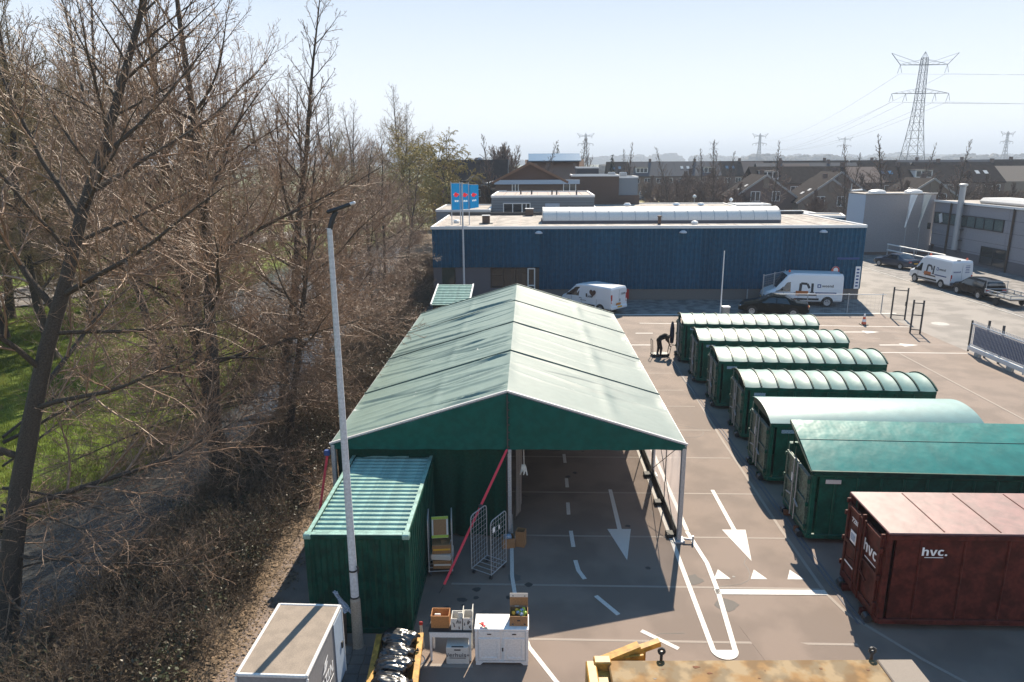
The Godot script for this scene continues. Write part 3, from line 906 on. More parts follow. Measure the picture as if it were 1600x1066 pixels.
# ---------------------------------------------------------------- the tent
func make_tent() -> void:
	var xl := -5.57
	var xr := 4.43
	var xm := -0.57
	var z0 := -18.44
	var bay := 4.38
	var he := 3.01
	var ha := 4.55
	var t := thing("marquee_tent", "large green pitched-roof marquee tent with an open front gable", "tent")
	var nz := FastNoiseLite.new()
	nz.frequency = 0.5
	for s in 2:
		for k in 4:
			var sd := RandomNumberGenerator.new()
			sd.seed = 100 + s * 10 + k
			var folds := []
			var nf := 12 if s == 0 else 6
			if s == 0 and k == 0: nf = 15
			for i in nf:
				var e := sd.randf()
				var u0: float = sd.randf_range(0.06, 0.94) if i > 2 else [0.06, 0.94, 0.5][i]
				folds.append([u0, sd.randf_range(-0.16, 0.16), sd.randf_range(0.009, 0.026), sd.randf_range(0.03, 0.08) * (1.0 if s == 0 else 0.6) * (1 if e > 0.35 else -1), sd.randf_range(0.1, 1.0), sd.randf_range(0.25, 0.7)])
			var m := Mb.new()
			var zz := z0 - k * bay
			m.grid(96, 46, func(u: float, v: float) -> Vector3:   # u from front to back, v from eave to ridge
				var x := lerpf(xr if s == 1 else xl, xm, v)
				var y := lerpf(he, ha, v)
				var d := -0.05 * sin(PI * u) * (0.5 + 0.5 * sin(PI * v))
				d += 0.009 * nz.get_noise_2d(u * 6 + k * 9, v * 7 + s * 30)
				if s == 0: d += 0.03 * clampf(1.0 - absf(v - 0.56) / 0.035, 0, 1) * sin(PI * u)
				else:
					d += 0.035 * clampf(1.0 - absf(v - 0.40) / 0.05, 0, 1) * sin(PI * u)
					d -= 0.05 * exp(-pow((u - 0.7 + 0.5 * (v - 0.1)) / 0.13, 2)) * smoothstep(0.5, 0.3, v)
				for f in folds:
					var q: float = (u - f[0] - f[1] * (v - f[4]) - 0.02 * sin(v * 9 + f[0] * 20)) / f[2]
					var w: float = clampf(1.0 - pow(absf(v - f[4]) / (f[5] + 0.18), 2.0), 0, 1)
					d += f[3] * w * exp(-q * q)
				d *= smoothstep(0, 0.03, u) * smoothstep(1, 0.97, u) * smoothstep(0.0, 0.04, v) * smoothstep(1.0, 0.96, v)
				return Vector3(x, y + d, zz - u * bay * 0.994 - 0.013), s == 0)
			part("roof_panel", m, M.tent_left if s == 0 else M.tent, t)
	# rafters: a keder rail over every frame
	for k in 5:
		var z := z0 - k * bay
		var m := Mb.new()
		m.bar(Vector3(xl - 0.03, he + 0.0, z), Vector3(xm, ha + 0.02, z), 0.075, 0.05)
		m.bar(Vector3(xr + 0.03, he + 0.0, z), Vector3(xm, ha + 0.02, z), 0.075, 0.05)
		part("rafter_rail", m, M.keder if k == 0 else M.keder_green, t)
		var b := Mb.new()
		b.bar(Vector3(xl + 0.05, he - 0.1, z - 0.03), Vector3(xm, ha - 0.1, z - 0.03), 0.08, 0.14)
		b.bar(Vector3(xr - 0.05, he - 0.1, z - 0.03), Vector3(xm, ha - 0.1, z - 0.03), 0.08, 0.14)
		part("rafter", b, M.galv, t)
		for x in [xl + 0.06, xr - 0.06]:
			var p := bx("post", Vector3(x, he * 0.5, z - 0.03), Vector3(0.12, he - 0.05, 0.15), M.galv, t, 0.012)
			bx("base_plate", Vector3(x, 0.03, z - 0.03), Vector3(0.3, 0.06, 0.34), M.galv, p, 0.01)
	for v in [0.4, 0.75]:
		for s in [xl, xr]:
			bx("purlin", Vector3(lerpf(s, xm, v), lerpf(he, ha, v) - 0.12, z0 - 2 * bay), Vector3(0.06, 0.08, 4 * bay), M.galv, t)
	for s in [xl + 0.03, xr - 0.03]:
		bx("eave_beam", Vector3(s, he - 0.06, z0 - 2 * bay), Vector3(0.08, 0.12, 4 * bay), M.galv, t)
	# gable cloths, two at the front
	for s in 2:
		var m := Mb.new()
		var a := xm if s == 1 else xl
		var b := xr if s == 1 else xm
		m.grid(28, 14, func(u: float, v: float) -> Vector3:
			var x := lerpf(a, b, u)
			var top := lerpf(he, ha, 1.0 - absf(x - xm) / 5.0) - 0.03
			var low := 2.86 + 0.01 * sin(x * 4.0)
			var y := lerpf(low, top, v)
			return Vector3(x, y, z0 + 0.045 + 0.03 * nz.get_noise_2d(x * 1.6, y * 2.2 + 60) + 0.02 * sin(u * PI)))
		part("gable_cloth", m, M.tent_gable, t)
	var val := Mb.new()
	val.grid(60, 4, func(u: float, v: float) -> Vector3:
		var x := lerpf(xl, xr, u)
		return Vector3(x, 2.66 + 0.22 * v - 0.012 * sin(x * 7.0), z0 + 0.03 + 0.012 * sin(x * 5.0) * (1 - v)))
	var seam := Mb.new()
	seam.bar(Vector3(xm, 2.75, z0 + 0.075), Vector3(xm, ha - 0.05, z0 + 0.075), 0.05, 0.03)
	for k in 7: seam.box(Vector3(xm + 0.04, 2.95 + k * 0.22, z0 + 0.095), Vector3(0.035, 0.03, 0.03))
	part("gable_seam", seam, M.anthracite, t)
	var gb := Mb.new()
	gb.grid(20, 8, func(u: float, v: float) -> Vector3:
		var x := lerpf(xl, xr, u)
		return Vector3(x, lerpf(2.8, lerpf(he, ha, 1.0 - absf(x - xm) / 5.0) - 0.03, v), z0 - 4 * bay - 0.05), true)
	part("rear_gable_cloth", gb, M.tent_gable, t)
	# front centre post, with the strap that holds it
	bx("centre_post", Vector3(-0.52, 1.43, z0 + 0.0), Vector3(0.11, 2.86, 0.13), M.galv, t, 0.012)
	bx("base_plate", Vector3(-0.52, 0.03, z0), Vector3(0.3, 0.06, 0.3), M.galv, t, 0.01)
	# cloth walls: left side, back, and the curtain at the front left
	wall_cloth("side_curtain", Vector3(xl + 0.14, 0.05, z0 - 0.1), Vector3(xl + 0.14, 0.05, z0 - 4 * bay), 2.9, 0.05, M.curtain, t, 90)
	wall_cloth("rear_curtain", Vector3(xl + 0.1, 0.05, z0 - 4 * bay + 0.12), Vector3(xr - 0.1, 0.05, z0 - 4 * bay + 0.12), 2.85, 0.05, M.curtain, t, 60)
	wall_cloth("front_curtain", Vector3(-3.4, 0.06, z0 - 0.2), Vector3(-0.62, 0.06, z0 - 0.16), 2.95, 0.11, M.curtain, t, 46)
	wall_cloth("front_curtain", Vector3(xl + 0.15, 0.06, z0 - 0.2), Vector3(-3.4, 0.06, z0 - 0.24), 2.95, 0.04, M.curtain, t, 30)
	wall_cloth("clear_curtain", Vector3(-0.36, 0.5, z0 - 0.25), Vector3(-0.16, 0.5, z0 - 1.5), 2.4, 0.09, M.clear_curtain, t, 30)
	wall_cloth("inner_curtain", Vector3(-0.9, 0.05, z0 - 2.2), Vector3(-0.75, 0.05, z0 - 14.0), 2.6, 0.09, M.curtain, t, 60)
	var ties := Mb.new()
	ties.path([Vector3(-0.12, 2.8, z0 - 0.2), Vector3(-0.11, 2.3, z0 - 0.2)], 0.012, 4)
	for k in 9: ties.rod(Vector3(-0.16 + 0.012 * k, 2.3 - 0.03 * (k % 3), z0 - 0.2), Vector3(-0.22 + 0.025 * k, 2.0 + 0.05 * (k % 4), z0 - 0.16 + 0.02 * (k % 3)), 0.018, 4)
	part("tie_bundle", ties, M.cream, t)
	# clear side panels on the right
	for k in 4:
		var za := z0 - k * bay - 0.1
		for j in 2:
			var a := za - j * (bay - 0.12) * 0.5
			var b := a - (bay - 0.2) * 0.5
			var m := Mb.new()
			m.grid(14, 6, func(u: float, v: float) -> Vector3:
				var z := lerpf(a, b, u)
				return Vector3(xr - 0.1 + 0.03 * nz.get_noise_2d(z * 3.0, v * 4.0) + 0.02 * sin(PI * u), lerpf(0.25, 2.93, v), z))
			part("clear_panel", m, M.clear, t)
			bx("panel_hem", Vector3(xr - 0.09, 1.58, b + 0.02), Vector3(0.02, 2.7, 0.07), M.anthracite, t)
		bx("panel_skirt", Vector3(xr - 0.09, 0.17, za - bay * 0.5 + 0.1), Vector3(0.05, 0.3, bay - 0.16), M.black, t)
	for z in [z0 - 0.3, z0 - 4.38, z0 - 2.3]:
		bx("foot_weight", Vector3(xr - 0.25, 0.06, z), Vector3(0.26, 0.12, 0.3), M.black, t, 0.02)
	var br := Mb.new()
	for k in [0]:
		br.rod(Vector3(xr - 0.18, 0.2, z0 - 0.1), Vector3(xr - 0.18, 2.9, z0 - bay), 0.012, 5)
		br.rod(Vector3(xr - 0.18, 2.9, z0 - 0.1), Vector3(xr - 0.18, 0.2, z0 - bay), 0.012, 5)
	part("brace_wire", br, M.anthracite, t)
	var pl := Mb.new()
	pl.rod(Vector3(xr + 0.05, 0.12, z0 + 0.05), Vector3(xr + 0.32, 0.1, z0 + 0.08), 0.03, 6)
	pl.rod(Vector3(xr + 0.32, 0.0, z0 + 0.08), Vector3(xr + 0.32, 0.22, z0 + 0.08), 0.03, 6)
	part("ground_anchor", pl, M.galv, t)
	# red lashing straps
	var st := thing("lashing_strap", "pinkish red lashing strap running down from the tent gable to the ground", "strap")
	strap(Vector3(-0.6, 2.86, z0 + 0.12), Vector3(-2.15, 0.18, z0 + 2.5), 0.065, st)
	var hk := Mb.new()
	hk.rod(Vector3(-2.15, 0.18, z0 + 2.5), Vector3(-2.27, 0.0, z0 + 2.62), 0.012, 5)
	hk.rbox(Vector3(-1.28, 1.68, z0 + 1.17), Vector3(0.1, 0.12, 0.08), 0.015)
	part("ratchet", hk, M.anthracite, st)
	var s2 := thing("lashing_strap", "short red lashing strap at the tent's outer corner beside the hedge", "strap")
	strap(Vector3(xl - 0.1, 2.7, z0 + 0.05), Vector3(xl - 0.35, 0.9, z0 + 0.5), 0.06, s2)
	var hb := Mb.new()
	hb.rbox(Vector3(xl - 0.1, 2.75, z0 + 0.05), Vector3(0.16, 0.16, 0.14), 0.02)
	part("buckle", hb, M.print_blue, s2)

func strap(a: Vector3, b: Vector3, w: float, parent: Node) -> void:
	var m := Mb.new()
	m.bar(a, b, w, 0.012, Vector3.BACK)
	m.bar(a + Vector3(0.02, 0.03, -0.01), b + Vector3(0.01, 0.02, -0.01), w * 0.8, 0.01, Vector3.BACK)
	part("webbing", m, M.strap, parent)

func wall_cloth(called: String, a: Vector3, b: Vector3, h: float, deep: float, material: Material, parent: Node, n: int) -> void:
	var m := Mb.new()
	var side := Vector3.UP.cross(b - a).normalized()
	var nz := FastNoiseLite.new()
	nz.seed = int(a.x * 10 + h * 7)
	nz.frequency = 1.0
	var len := (b - a).length()
	m.grid(n, 10, func(u: float, v: float) -> Vector3:
		var w := deep * (nz.get_noise_2d(u * len * 1.5, v * 0.25) * 1.3 + 0.35 * sin(u * len * 7.0)) * (0.5 + 0.5 * (1 - v))
		return a.lerp(b, u) + Vector3.UP * h * v + side * w)
	part(called, m, material, parent)

# ---------------------------------------------------------------- roll-off containers
func rolloff(called: String, label: String, at: Vector3, turn: float, len: float, kind: String) -> Node3D:
	# local: the door end at x = 0 faces -x, the near side at z = 0, the far one at z = -2.2
	var w := 2.2
	var h := 2.2
	var red := kind == "red"
	var body: Material = M.maroon if red else M.green
	var darkm: Material = M.maroon if red else M.green_dark
	if red:
		h = 2.46; w = 2.02
	var t := thing(called, label, "container", at, turn, "roll-off containers in a row")
	var b := Mb.new()
	b.box(Vector3(len / 2 + 0.1, (h + 0.18) / 2, -0.04), Vector3(len - 0.2, h - 0.18, 0.06))
	b.box(Vector3(len / 2 + 0.1, (h + 0.18) / 2, -w + 0.04), Vector3(len - 0.2, h - 0.18, 0.06))
	b.box(Vector3(len - 0.03, (h + 0.18) / 2, -w / 2), Vector3(0.06, h - 0.18, w - 0.16))
	b.box(Vector3(len / 2, 0.2, -w / 2), Vector3(len - 0.02, 0.06, w - 0.16))
	part("body", b, body, t)
	var post := Mb.new()
	for x in [0.05, len - 0.05]:
		for z in [-0.06, -w + 0.06]:
			post.rbox(Vector3(x, (h + 0.16) / 2, z), Vector3(0.13, h - 0.16, 0.14), 0.015)
	post.rbox(Vector3(len / 2, h - 0.06, 0.0), Vector3(len, 0.13, 0.12), 0.015)
	post.rbox(Vector3(len / 2, h - 0.06, -w), Vector3(len, 0.13, 0.12), 0.015)
	post.rbox(Vector3(len / 2, 0.22, 0.0), Vector3(len, 0.14, 0.1), 0.015)
	post.rbox(Vector3(0.02, 0.22, -w / 2), Vector3(0.12, 0.16, w), 0.015)
	part("frame", post, body, t)
	var rib := Mb.new()
	var step := 0.62 if not red else 0.98
	rib.rbox(Vector3.ZERO, Vector3(0.07 if not red else 0.05, h - 0.4, 0.05 if not red else 0.03), 0.012)
	var rm := rib.mesh()
	for i in int((len - 0.4) / step):
		part("side_rib", rm, body, t).position = Vector3(0.62 + i * step if not red else 0.75 + i * step, h / 2 + 0.06, 0.005)
	# skids and rollers
	var sk := Mb.new()
	for z in [-w / 2 - 0.5, -w / 2 + 0.5]:
		sk.box(Vector3(len / 2 - 0.05, 0.11, z), Vector3(len + 0.25, 0.17, 0.09))
	part("skid", sk, M.rust if kind == "lid" else darkm, t)
	for z in [-w / 2 - 0.72, -w / 2 + 0.72]:
		var r := Mb.new()
		r.rod(Vector3(-0.1, 0.1, z - 0.09), Vector3(-0.1, 0.1, z + 0.09), 0.1, 12)
		part("roller", r, M.anthracite, t)
	# doors
	var door := Mb.new()
	var dw := w / 2 - 0.16
	var dh := h - 0.5
	door.rbox(Vector3(0, 0, 0), Vector3(0.05, dh, dw), 0.01)
	var bars := Mb.new()
	for y in [-dh / 2 + 0.06, 0.0, dh / 2 - 0.06]:
		bars.rbox(Vector3(-0.045, y, 0), Vector3(0.05, 0.1, dw - 0.14), 0.012)
	for z in [-dw / 2 + 0.05, dw / 2 - 0.05]:
		bars.rbox(Vector3(-0.048, 0, z), Vector3(0.055, dh, 0.08), 0.012)
	var dm := door.mesh()
	var bm := bars.mesh()
	var dmat: Material = M.maroon if red else M.green_door
	for k in 2:
		var d := part("door", dm, dmat, t)
		d.position = Vector3(-0.02, h / 2 + 0.06, -0.12 - dw / 2 - k * (dw + 0.08))
		part("door_frame", bm, dmat, d)
		for y in [-0.7, 0.0, 0.7]:
			bx("hinge", Vector3(-0.06, y, (dw / 2 + 0.03) * (1 if k == 0 else -1)), Vector3(0.09, 0.12, 0.07), body, d, 0.012)
		var lr := Mb.new()
		var lz := (-dw / 2 + 0.12) if k == 0 else (dw / 2 - 0.12)
		lr.rod(Vector3(-0.1, -dh / 2 - 0.06, lz), Vector3(-0.1, dh / 2 + 0.06, lz), 0.02, 6)
		lr.bar(Vector3(-0.12, -0.25, lz), Vector3(-0.14, -0.32, lz + (0.38 if k == 0 else -0.38)), 0.04, 0.03)
		part("lock_rod", lr, M.galv if not red else M.maroon, d)
	if not red:
		bx("label_plate", Vector3(-0.065, h * 0.62, -w / 2 - 0.35), Vector3(0.012, 0.26, 0.2), M.print_white, t)
		bx("name_plate", Vector3(0.55, h - 0.27, 0.035), Vector3(0.42, 0.12, 0.012), M.carton_blue if kind != "lid" else M.carton_white, t)
	# roofs
	if kind == "bows":
		var rise := 0.27
		var f := func(u: float, v: float) -> Vector3:
			return Vector3(-0.05 + (len + 0.05) * u, h + 0.03 + rise * (1.0 - pow(absf(2 * v - 1), 2.2)) - 0.02 * absf(sin(u * PI * 11.0)) , 0.07 - (w + 0.14) * v)
		var m := Mb.new()
		m.grid(88, 16, f)
		part("tarpaulin", m, M.tarp, t)
		for i in 12:
			var pts := PackedVector3Array()
			for k in 15:
				pts.append(f.call(i / 11.0, k / 14.0) + Vector3(0, 0.025, 0))
			var q := Mb.new()
			for k in 14: q.bar(pts[k], pts[k + 1], 0.045, 0.045)
			part("roof_bow", q, M.green_dark, t)
		var e := Mb.new()
		var arc := PackedVector2Array()
		for k in 17: arc.append(Vector2(w * k / 16.0, rise * (1.0 - pow(absf(k / 8.0 - 1), 2.2))))
		e.ext(arc, 0.05, Transform3D(Basis(Vector3.UP, PI / 2), Vector3(0.1, h, 0)))
		part("end_panel", e, M.green_dark, t)
	elif kind == "smooth":
		var m := Mb.new()
		m.grid(60, 14, func(u: float, v: float) -> Vector3:
			return Vector3(-0.05 + len * u, h + 0.03 + 0.31 * (1.0 - pow(absf(1.75 * v - 1), 2.2)), 0.07 - (w + 0.14) * v))
		part("tarpaulin", m, M.tarp_smooth, t)
		var e := Mb.new()
		var arc := PackedVector2Array()
		for k in 17: arc.append(Vector2(w * k / 16.0, 0.31 * (1.0 - pow(absf(1.75 * k / 16.0 - 1), 2.2))))
		arc.append(Vector2(w, 0))
		e.ext(arc, 0.05, Transform3D(Basis(Vector3.UP, PI / 2), Vector3(0.06, h, 0)))
		part("end_panel", e, M.green_dark, t)
	elif kind == "lid":
		var m := Mb.new()
		m.grid(50, 12, func(u: float, v: float) -> Vector3:
			return Vector3(-0.08 + (len + 0.1) * u, h + 0.06 + 0.74 * v + 0.05 * sin(v * PI), 0.08 - (w - 0.1) * v))
		var lid := part("raised_lid", m, M.lid, t)
		var crease := Mb.new()
		crease.bar(Vector3(-0.08, h + 0.53, -1.12), Vector3(len, h + 0.53, -1.12), 0.015, 0.02)
		part("lid_crease", crease, M.green_dark, lid)
		var un := Mb.new()
		un.quad(Vector3(-0.07, h + 0.0, 0.09), Vector3(-0.07, h + 0.75, -w + 0.18), Vector3(len, h + 0.75, -w + 0.18), Vector3(len, h, 0.09))
		un.ext(PackedVector2Array([Vector2(-0.08, 0.0), Vector2(-0.08, 0.05), Vector2(w - 0.18, 0.8), Vector2(w - 0.18, 0.72)]), 0.05, Transform3D(Basis(Vector3.UP, PI / 2), Vector3(-0.06, h, 0)))
		un.box(Vector3(len / 2, h + 0.02, 0.09), Vector3(len + 0.16, 0.12, 0.05))
		part("lid_underside", un, M.green_dark, lid)
		for x in [0.1, 2.6, 5.1]:
			var a := Mb.new()
			a.rod(Vector3(x, h, -w + 0.1), Vector3(x, h + 0.72, -w + 0.22), 0.03, 6)
			part("lid_prop", a, M.green_dark, t)
	else:
		var rb := Mb.new()
		rb.rbox(Vector3(len / 2, h + 0.015, -w / 2), Vector3(len + 0.02, 0.05, w + 0.06), 0.015)
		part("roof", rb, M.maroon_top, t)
		for i in 6:
			bx("roof_seam", Vector3(1.25 + i * 1.25, h + 0.045, -w / 2), Vector3(0.025, 0.012, w - 0.1), M.maroon, t)
		var B := Basis(Vector3.UP, -PI / 2)
		text("lettering", "hvc.", 0.40, Vector3(-0.085, 1.72, -0.52), B, M.print_white, t)
		bx("lettering", Vector3(-0.08, 1.45, -0.52), Vector3(0.006, 0.02, 0.55), M.print_white, t)
		text("lettering", "hvc.", 0.27, Vector3(1.05, h - 0.42, 0.033), Basis(), M.print_white, t, "Droid Sans", 700, 1.15)
		bx("lettering", Vector3(1.05, h - 0.56, 0.031), Vector3(0.42, 0.015, 0.006), M.print_white, t)
		text("lettering", "7288", 0.17, Vector3(-0.085, 1.98, -1.42), B, M.print_white, t)
		bx("notice_plate", Vector3(-0.08, 1.55, -1.45), Vector3(0.01, 0.3, 0.3), M.print_white, t)
		bx("notice_print", Vector3(-0.088, 1.55, -1.45), Vector3(0.006, 0.18, 0.22), M.carton_blue, t)
		bx("lettering", Vector3(-0.08, 0.75, -1.5), Vector3(0.006, 0.04, 0.5), M.print_white, t)
		for z in [-1.03, -0.1, -1.9]:
			bx("top_hook", Vector3(-0.07, h - 0.12, z), Vector3(0.1, 0.12, 0.06), M.maroon, t, 0.01)
	return t

func make_rolloffs() -> void:
	var tn := -0.075
	var g := rolloff("rolloff_container", "green roll-off container with eleven-bay bowed roof, farthest of the row beside the stooping person", Vector3(8.39, 0, -37.1), tn, 7.0, "bows")
	copy(g, "green bowed-roof roll-off container, second from the far end of the row", Vector3(8.36, 0, -33.45), tn, "roll-off containers in a row")
	copy(g, "green bowed-roof roll-off container, third from the far end of the row", Vector3(8.35, 0, -29.75), tn, "roll-off containers in a row")
	copy(g, "green bowed-roof roll-off container next to the smooth-roofed one", Vector3(8.40, 0, -26.1), tn, "roll-off containers in a row")
	rolloff("rolloff_container", "green roll-off container with a smooth pale domed roof and no bows", Vector3(8.10, 0, -22.2), -0.035, 6.9, "smooth")
	rolloff("rolloff_container", "large dark green roll-off container with one big sloping glossy lid", Vector3(8.02, 0, -18.42), -0.05, 8.2, "lid")
	rolloff("rolloff_container", "maroon red roll-off container with flat pinkish roof and white lettering", Vector3(8.18, 0, -14.56), -0.012, 7.5, "red")
	var rails := Mb.new()
	for k in 2:
		rails.rbox(Vector3(7.84 + k * 0.13, 0.006, -26.2), Vector3(0.05, 0.02, 23.0), 0.004)
	struct("steel_edge_rail", rails, M.plinth)
	# yellow container in front
	var s := thing("yellow_skip", "rusty yellow steel waste container with a flat worn lid at the picture's bottom edge", "skip", Vector3(1.0, 0, -10.62), 0.02)
	var b := Mb.new()
	b.rbox(Vector3(2.95, 1.1, 1.1), Vector3(5.6, 1.95, 2.2), 0.03)
	part("body", b, M.yellow, s)
	bx("lid", Vector3(2.75, 2.15, 1.13), Vector3(4.7, 0.1, 2.26), M.skip_top, s, 0.02)
	bx("lid", Vector3(5.42, 2.153, 1.13), Vector3(0.62, 0.1, 2.26), M.skip_pale, s, 0.02)
	bx("end_frame", Vector3(0.1, 1.1, 1.1), Vector3(0.18, 2.2, 2.2), M.yellow, s, 0.02)
	bx("end_post", Vector3(0.3, 1.12, 0.02), Vector3(0.3, 2.24, 0.2), M.yellow, s, 0.02)
	var rz := RandomNumberGenerator.new()
	rz.seed = 17
	for i in 18:
		var poly := PackedVector2Array()
		var big := 0.012 + 0.075 * pow(rz.randf(), 3.0)
		for k in 11: poly.append(Vector2(cos(TAU * k / 11) * big * rz.randf_range(0.6, 1.9), sin(TAU * k / 11) * big * rz.randf_range(0.35, 0.8)))
		var q := Mb.new()
		q.ext(poly, 0.002, Transform3D(Basis(Vector3.RIGHT, -PI / 2), Vector3(rz.randf_range(0.7, 4.9), 2.2032 + i * 0.00008, rz.randf_range(0.1, 0.95))))
		part("rust_stain", q, M.rust if i % 4 else M.skip_pale, s)
	var arm := Mb.new()
	arm.bar(Vector3(0.3, 2.08, -0.1), Vector3(1.0, 2.24, -0.3), 0.16, 0.12)
	part("lid_arm", arm, M.yellow, s)
	var arm2 := Mb.new()
	arm2.bar(Vector3(0.85, 2.17, -0.24), Vector3(1.38, 2.27, -0.38), 0.12, 0.1)
	arm2.box(Vector3(1.05, 1.9, -0.28), Vector3(0.12, 0.6, 0.1))
	part("lid_arm", arm2, M.yellow, s)
	var gus := Mb.new()
	gus.ext(PackedVector2Array([Vector2(0.3, 1.6), Vector2(1.05, 1.6), Vector2(1.05, 2.2), Vector2(0.3, 2.08)]), 0.04, Transform3D(Basis(), Vector3(0, 0, -0.12)))
	part("gusset", gus, M.yellow, s)
	for x in [1.35, 5.05]:
		var lg := Mb.new()
		lg.rbox(Vector3(x, 2.18, -0.06), Vector3(0.05, 0.3, 0.04), 0.01)
		for k in 8:
			var a := TAU * k / 8
			var c := TAU * (k + 1) / 8
			lg.bar(Vector3(x + 0.055 * cos(a), 2.33 + 0.055 * sin(a), -0.06), Vector3(x + 0.055 * cos(c), 2.33 + 0.055 * sin(c), -0.06), 0.035, 0.035)
		part("lifting_lug", lg, M.anthracite, s)

# ---------------------------------------------------------------- things at the left of the yard
func make_left_yard() -> void:
	# corrugated storage container
	var c := thing("storage_container", "dark green corrugated storage container with a ribbed roof coloured as sunlit beside the lamp post", "container", Vector3(-5.05, 0, -14.2))
	var w := 2.36
	var ln := 5.6
	var h := 2.55
	var fr := Mb.new()
	for x in [0.05, w - 0.05]:
		for z in [-0.05, -ln + 0.05]: fr.rbox(Vector3(x, h / 2, z), Vector3(0.12, h, 0.12), 0.015)
		fr.rbox(Vector3(x, h - 0.05, -ln / 2), Vector3(0.1, 0.1, ln - 0.14), 0.012)
		fr.rbox(Vector3(x, 0.08, -ln / 2), Vector3(0.1, 0.14, ln - 0.14), 0.012)
	for z in [-0.05, -ln + 0.05]:
		fr.rbox(Vector3(w / 2, h - 0.05, z), Vector3(w - 0.14, 0.1, 0.1), 0.012)
		fr.rbox(Vector3(w / 2, 0.08, z), Vector3(w - 0.14, 0.14, 0.1), 0.012)
	part("frame", fr, M.green_dark, c)
	var corner := Mb.new()
	corner.rbox(Vector3.ZERO, Vector3(0.17, 0.13, 0.18), 0.02)
	for x in [0.06, w - 0.06]:
		for z in [-0.07, -ln + 0.07]:
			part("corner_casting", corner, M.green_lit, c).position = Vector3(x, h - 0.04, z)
	var wave := func(length: float, height: float) -> Mb:
		var m := Mb.new()
		var n := int(length / 0.27)
		for i in n:
			var x := i * length / n
			var p := [Vector2(0, 0), Vector2(0.09, 0), Vector2(0.13, 0.04), Vector2(0.22, 0.04), Vector2(length / n, 0)]
			for k in 4:
				m.quad(Vector3(x + p[k].x, 0.1, -p[k].y), Vector3(x + p[k + 1].x, 0.1, -p[k + 1].y), Vector3(x + p[k + 1].x, height, -p[k + 1].y), Vector3(x + p[k].x, height, -p[k].y))
		return m
	part("front_wall", wave.call(w - 0.16, h - 0.06), M.green_dark, c).position = Vector3(0.08, 0, -0.02)
	var rw := part("side_wall", wave.call(ln - 0.16, h - 0.06), M.green_dark, c)
	rw.position = Vector3(w - 0.02, 0, -0.08); rw.rotation.y = PI / 2
	var lw := part("side_wall", wave.call(ln - 0.16, h - 0.06), M.green_dark, c)
	lw.position = Vector3(0.02, 0, -ln + 0.08); lw.rotation.y = -PI / 2
	bx("rear_wall", Vector3(w / 2, h / 2, -ln + 0.05), Vector3(w - 0.2, h - 0.2, 0.04), M.green_dark, c)
	var roof := bx("roof", Vector3(w / 2, h - 0.075, -ln / 2), Vector3(w - 0.18, 0.03, ln - 0.2), M.green_dark, c)
	var rib := Mb.new()
	var rw2 := w - 0.26
	rib.quad(Vector3(-rw2 / 2, 0, 0.085), Vector3(rw2 / 2, 0, 0.085), Vector3(rw2 / 2, 0.036, 0.05), Vector3(-rw2 / 2, 0.036, 0.05))
	rib.quad(Vector3(-rw2 / 2, 0.036, 0.05), Vector3(rw2 / 2, 0.036, 0.05), Vector3(rw2 / 2, 0.036, -0.05), Vector3(-rw2 / 2, 0.036, -0.05))
	rib.quad(Vector3(-rw2 / 2, 0.036, -0.05), Vector3(rw2 / 2, 0.036, -0.05), Vector3(rw2 / 2, 0, -0.085), Vector3(-rw2 / 2, 0, -0.085))
	var rm := rib.mesh()
	for i in 25:
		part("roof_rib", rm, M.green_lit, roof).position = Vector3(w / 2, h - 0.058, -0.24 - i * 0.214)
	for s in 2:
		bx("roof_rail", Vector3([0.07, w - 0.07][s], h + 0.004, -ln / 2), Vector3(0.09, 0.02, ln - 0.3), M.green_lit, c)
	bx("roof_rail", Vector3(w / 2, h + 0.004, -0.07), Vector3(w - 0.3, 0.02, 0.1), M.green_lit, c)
	# lamp post
	var p := thing("lamp_post", "tall tapering pale grey lamp post with a dark lamp head at its top", "lamp post", Vector3(-3.86, 0, -13.75))
	var m := Mb.new()
	m.lathe(Vector3.ZERO, [Vector2(0.092, 1.25), Vector2(0.086, 2.0), Vector2(0.050, 9.45), Vector2(0.0, 9.46)], 18)
	part("pole", m, M.pole_white, p)
	m = Mb.new()
	m.lathe(Vector3.ZERO, [Vector2(0.135, 0.0), Vector2(0.12, 0.05), Vector2(0.112, 1.0), Vector2(0.112, 1.22), Vector2(0.092, 1.27)], 18)
	part("pole_foot", m, M.pole_tan, p)
	m = Mb.new()
	for y in [1.28, 1.95]: m.lathe(Vector3(0, y, 0), [Vector2(0.09, 0.0), Vector2(0.099, 0.0), Vector2(0.099, 0.04), Vector2(0.09, 0.04)], 18)
	m.path([Vector3(0.1, 2.1, 0.06), Vector3(0.14, 2.05, 0.08), Vector3(0.13, 1.95, 0.09)], 0.02, 5)
	part("pole_band", m, M.black, p)
	m = Mb.new()
	m.path([Vector3(0, 9.42, 0), Vector3(0.06, 9.62, -0.02), Vector3(0.14, 9.78, -0.05)], 0.05, 8)
	part("lamp_arm", m, M.dark, p)
	m = Mb.new()
	var hb := Basis(Vector3.BACK, 0.32) * Basis(Vector3.UP, 0.15)
	m.rbox(Vector3(0.2, 9.83, -0.05), Vector3(0.5, 0.07, 0.16), 0.025, hb)
	var head := part("lamp_head", m, M.dark, p)
	m = Mb.new()
	m.rbox(Vector3(0.46, 9.92, -0.08), Vector3(0.12, 0.06, 0.12), 0.02, hb)
	part("lamp_cap", m, M.pole_white, head)
	var bl := Mb.new()
	bl.rbox(Vector3(0, 0.5, 0), Vector3(0.25, 0.95, 0.04), 0.01, Basis(Vector3.RIGHT, -0.12) * Basis(Vector3.UP, 0.9))
	var brd := thing("leaning_board", "dark board leaning against the lamp post's foot", "board", Vector3(-4.22, 0.0, -13.8))
	part("board", bl, M.brown_clad, brd)
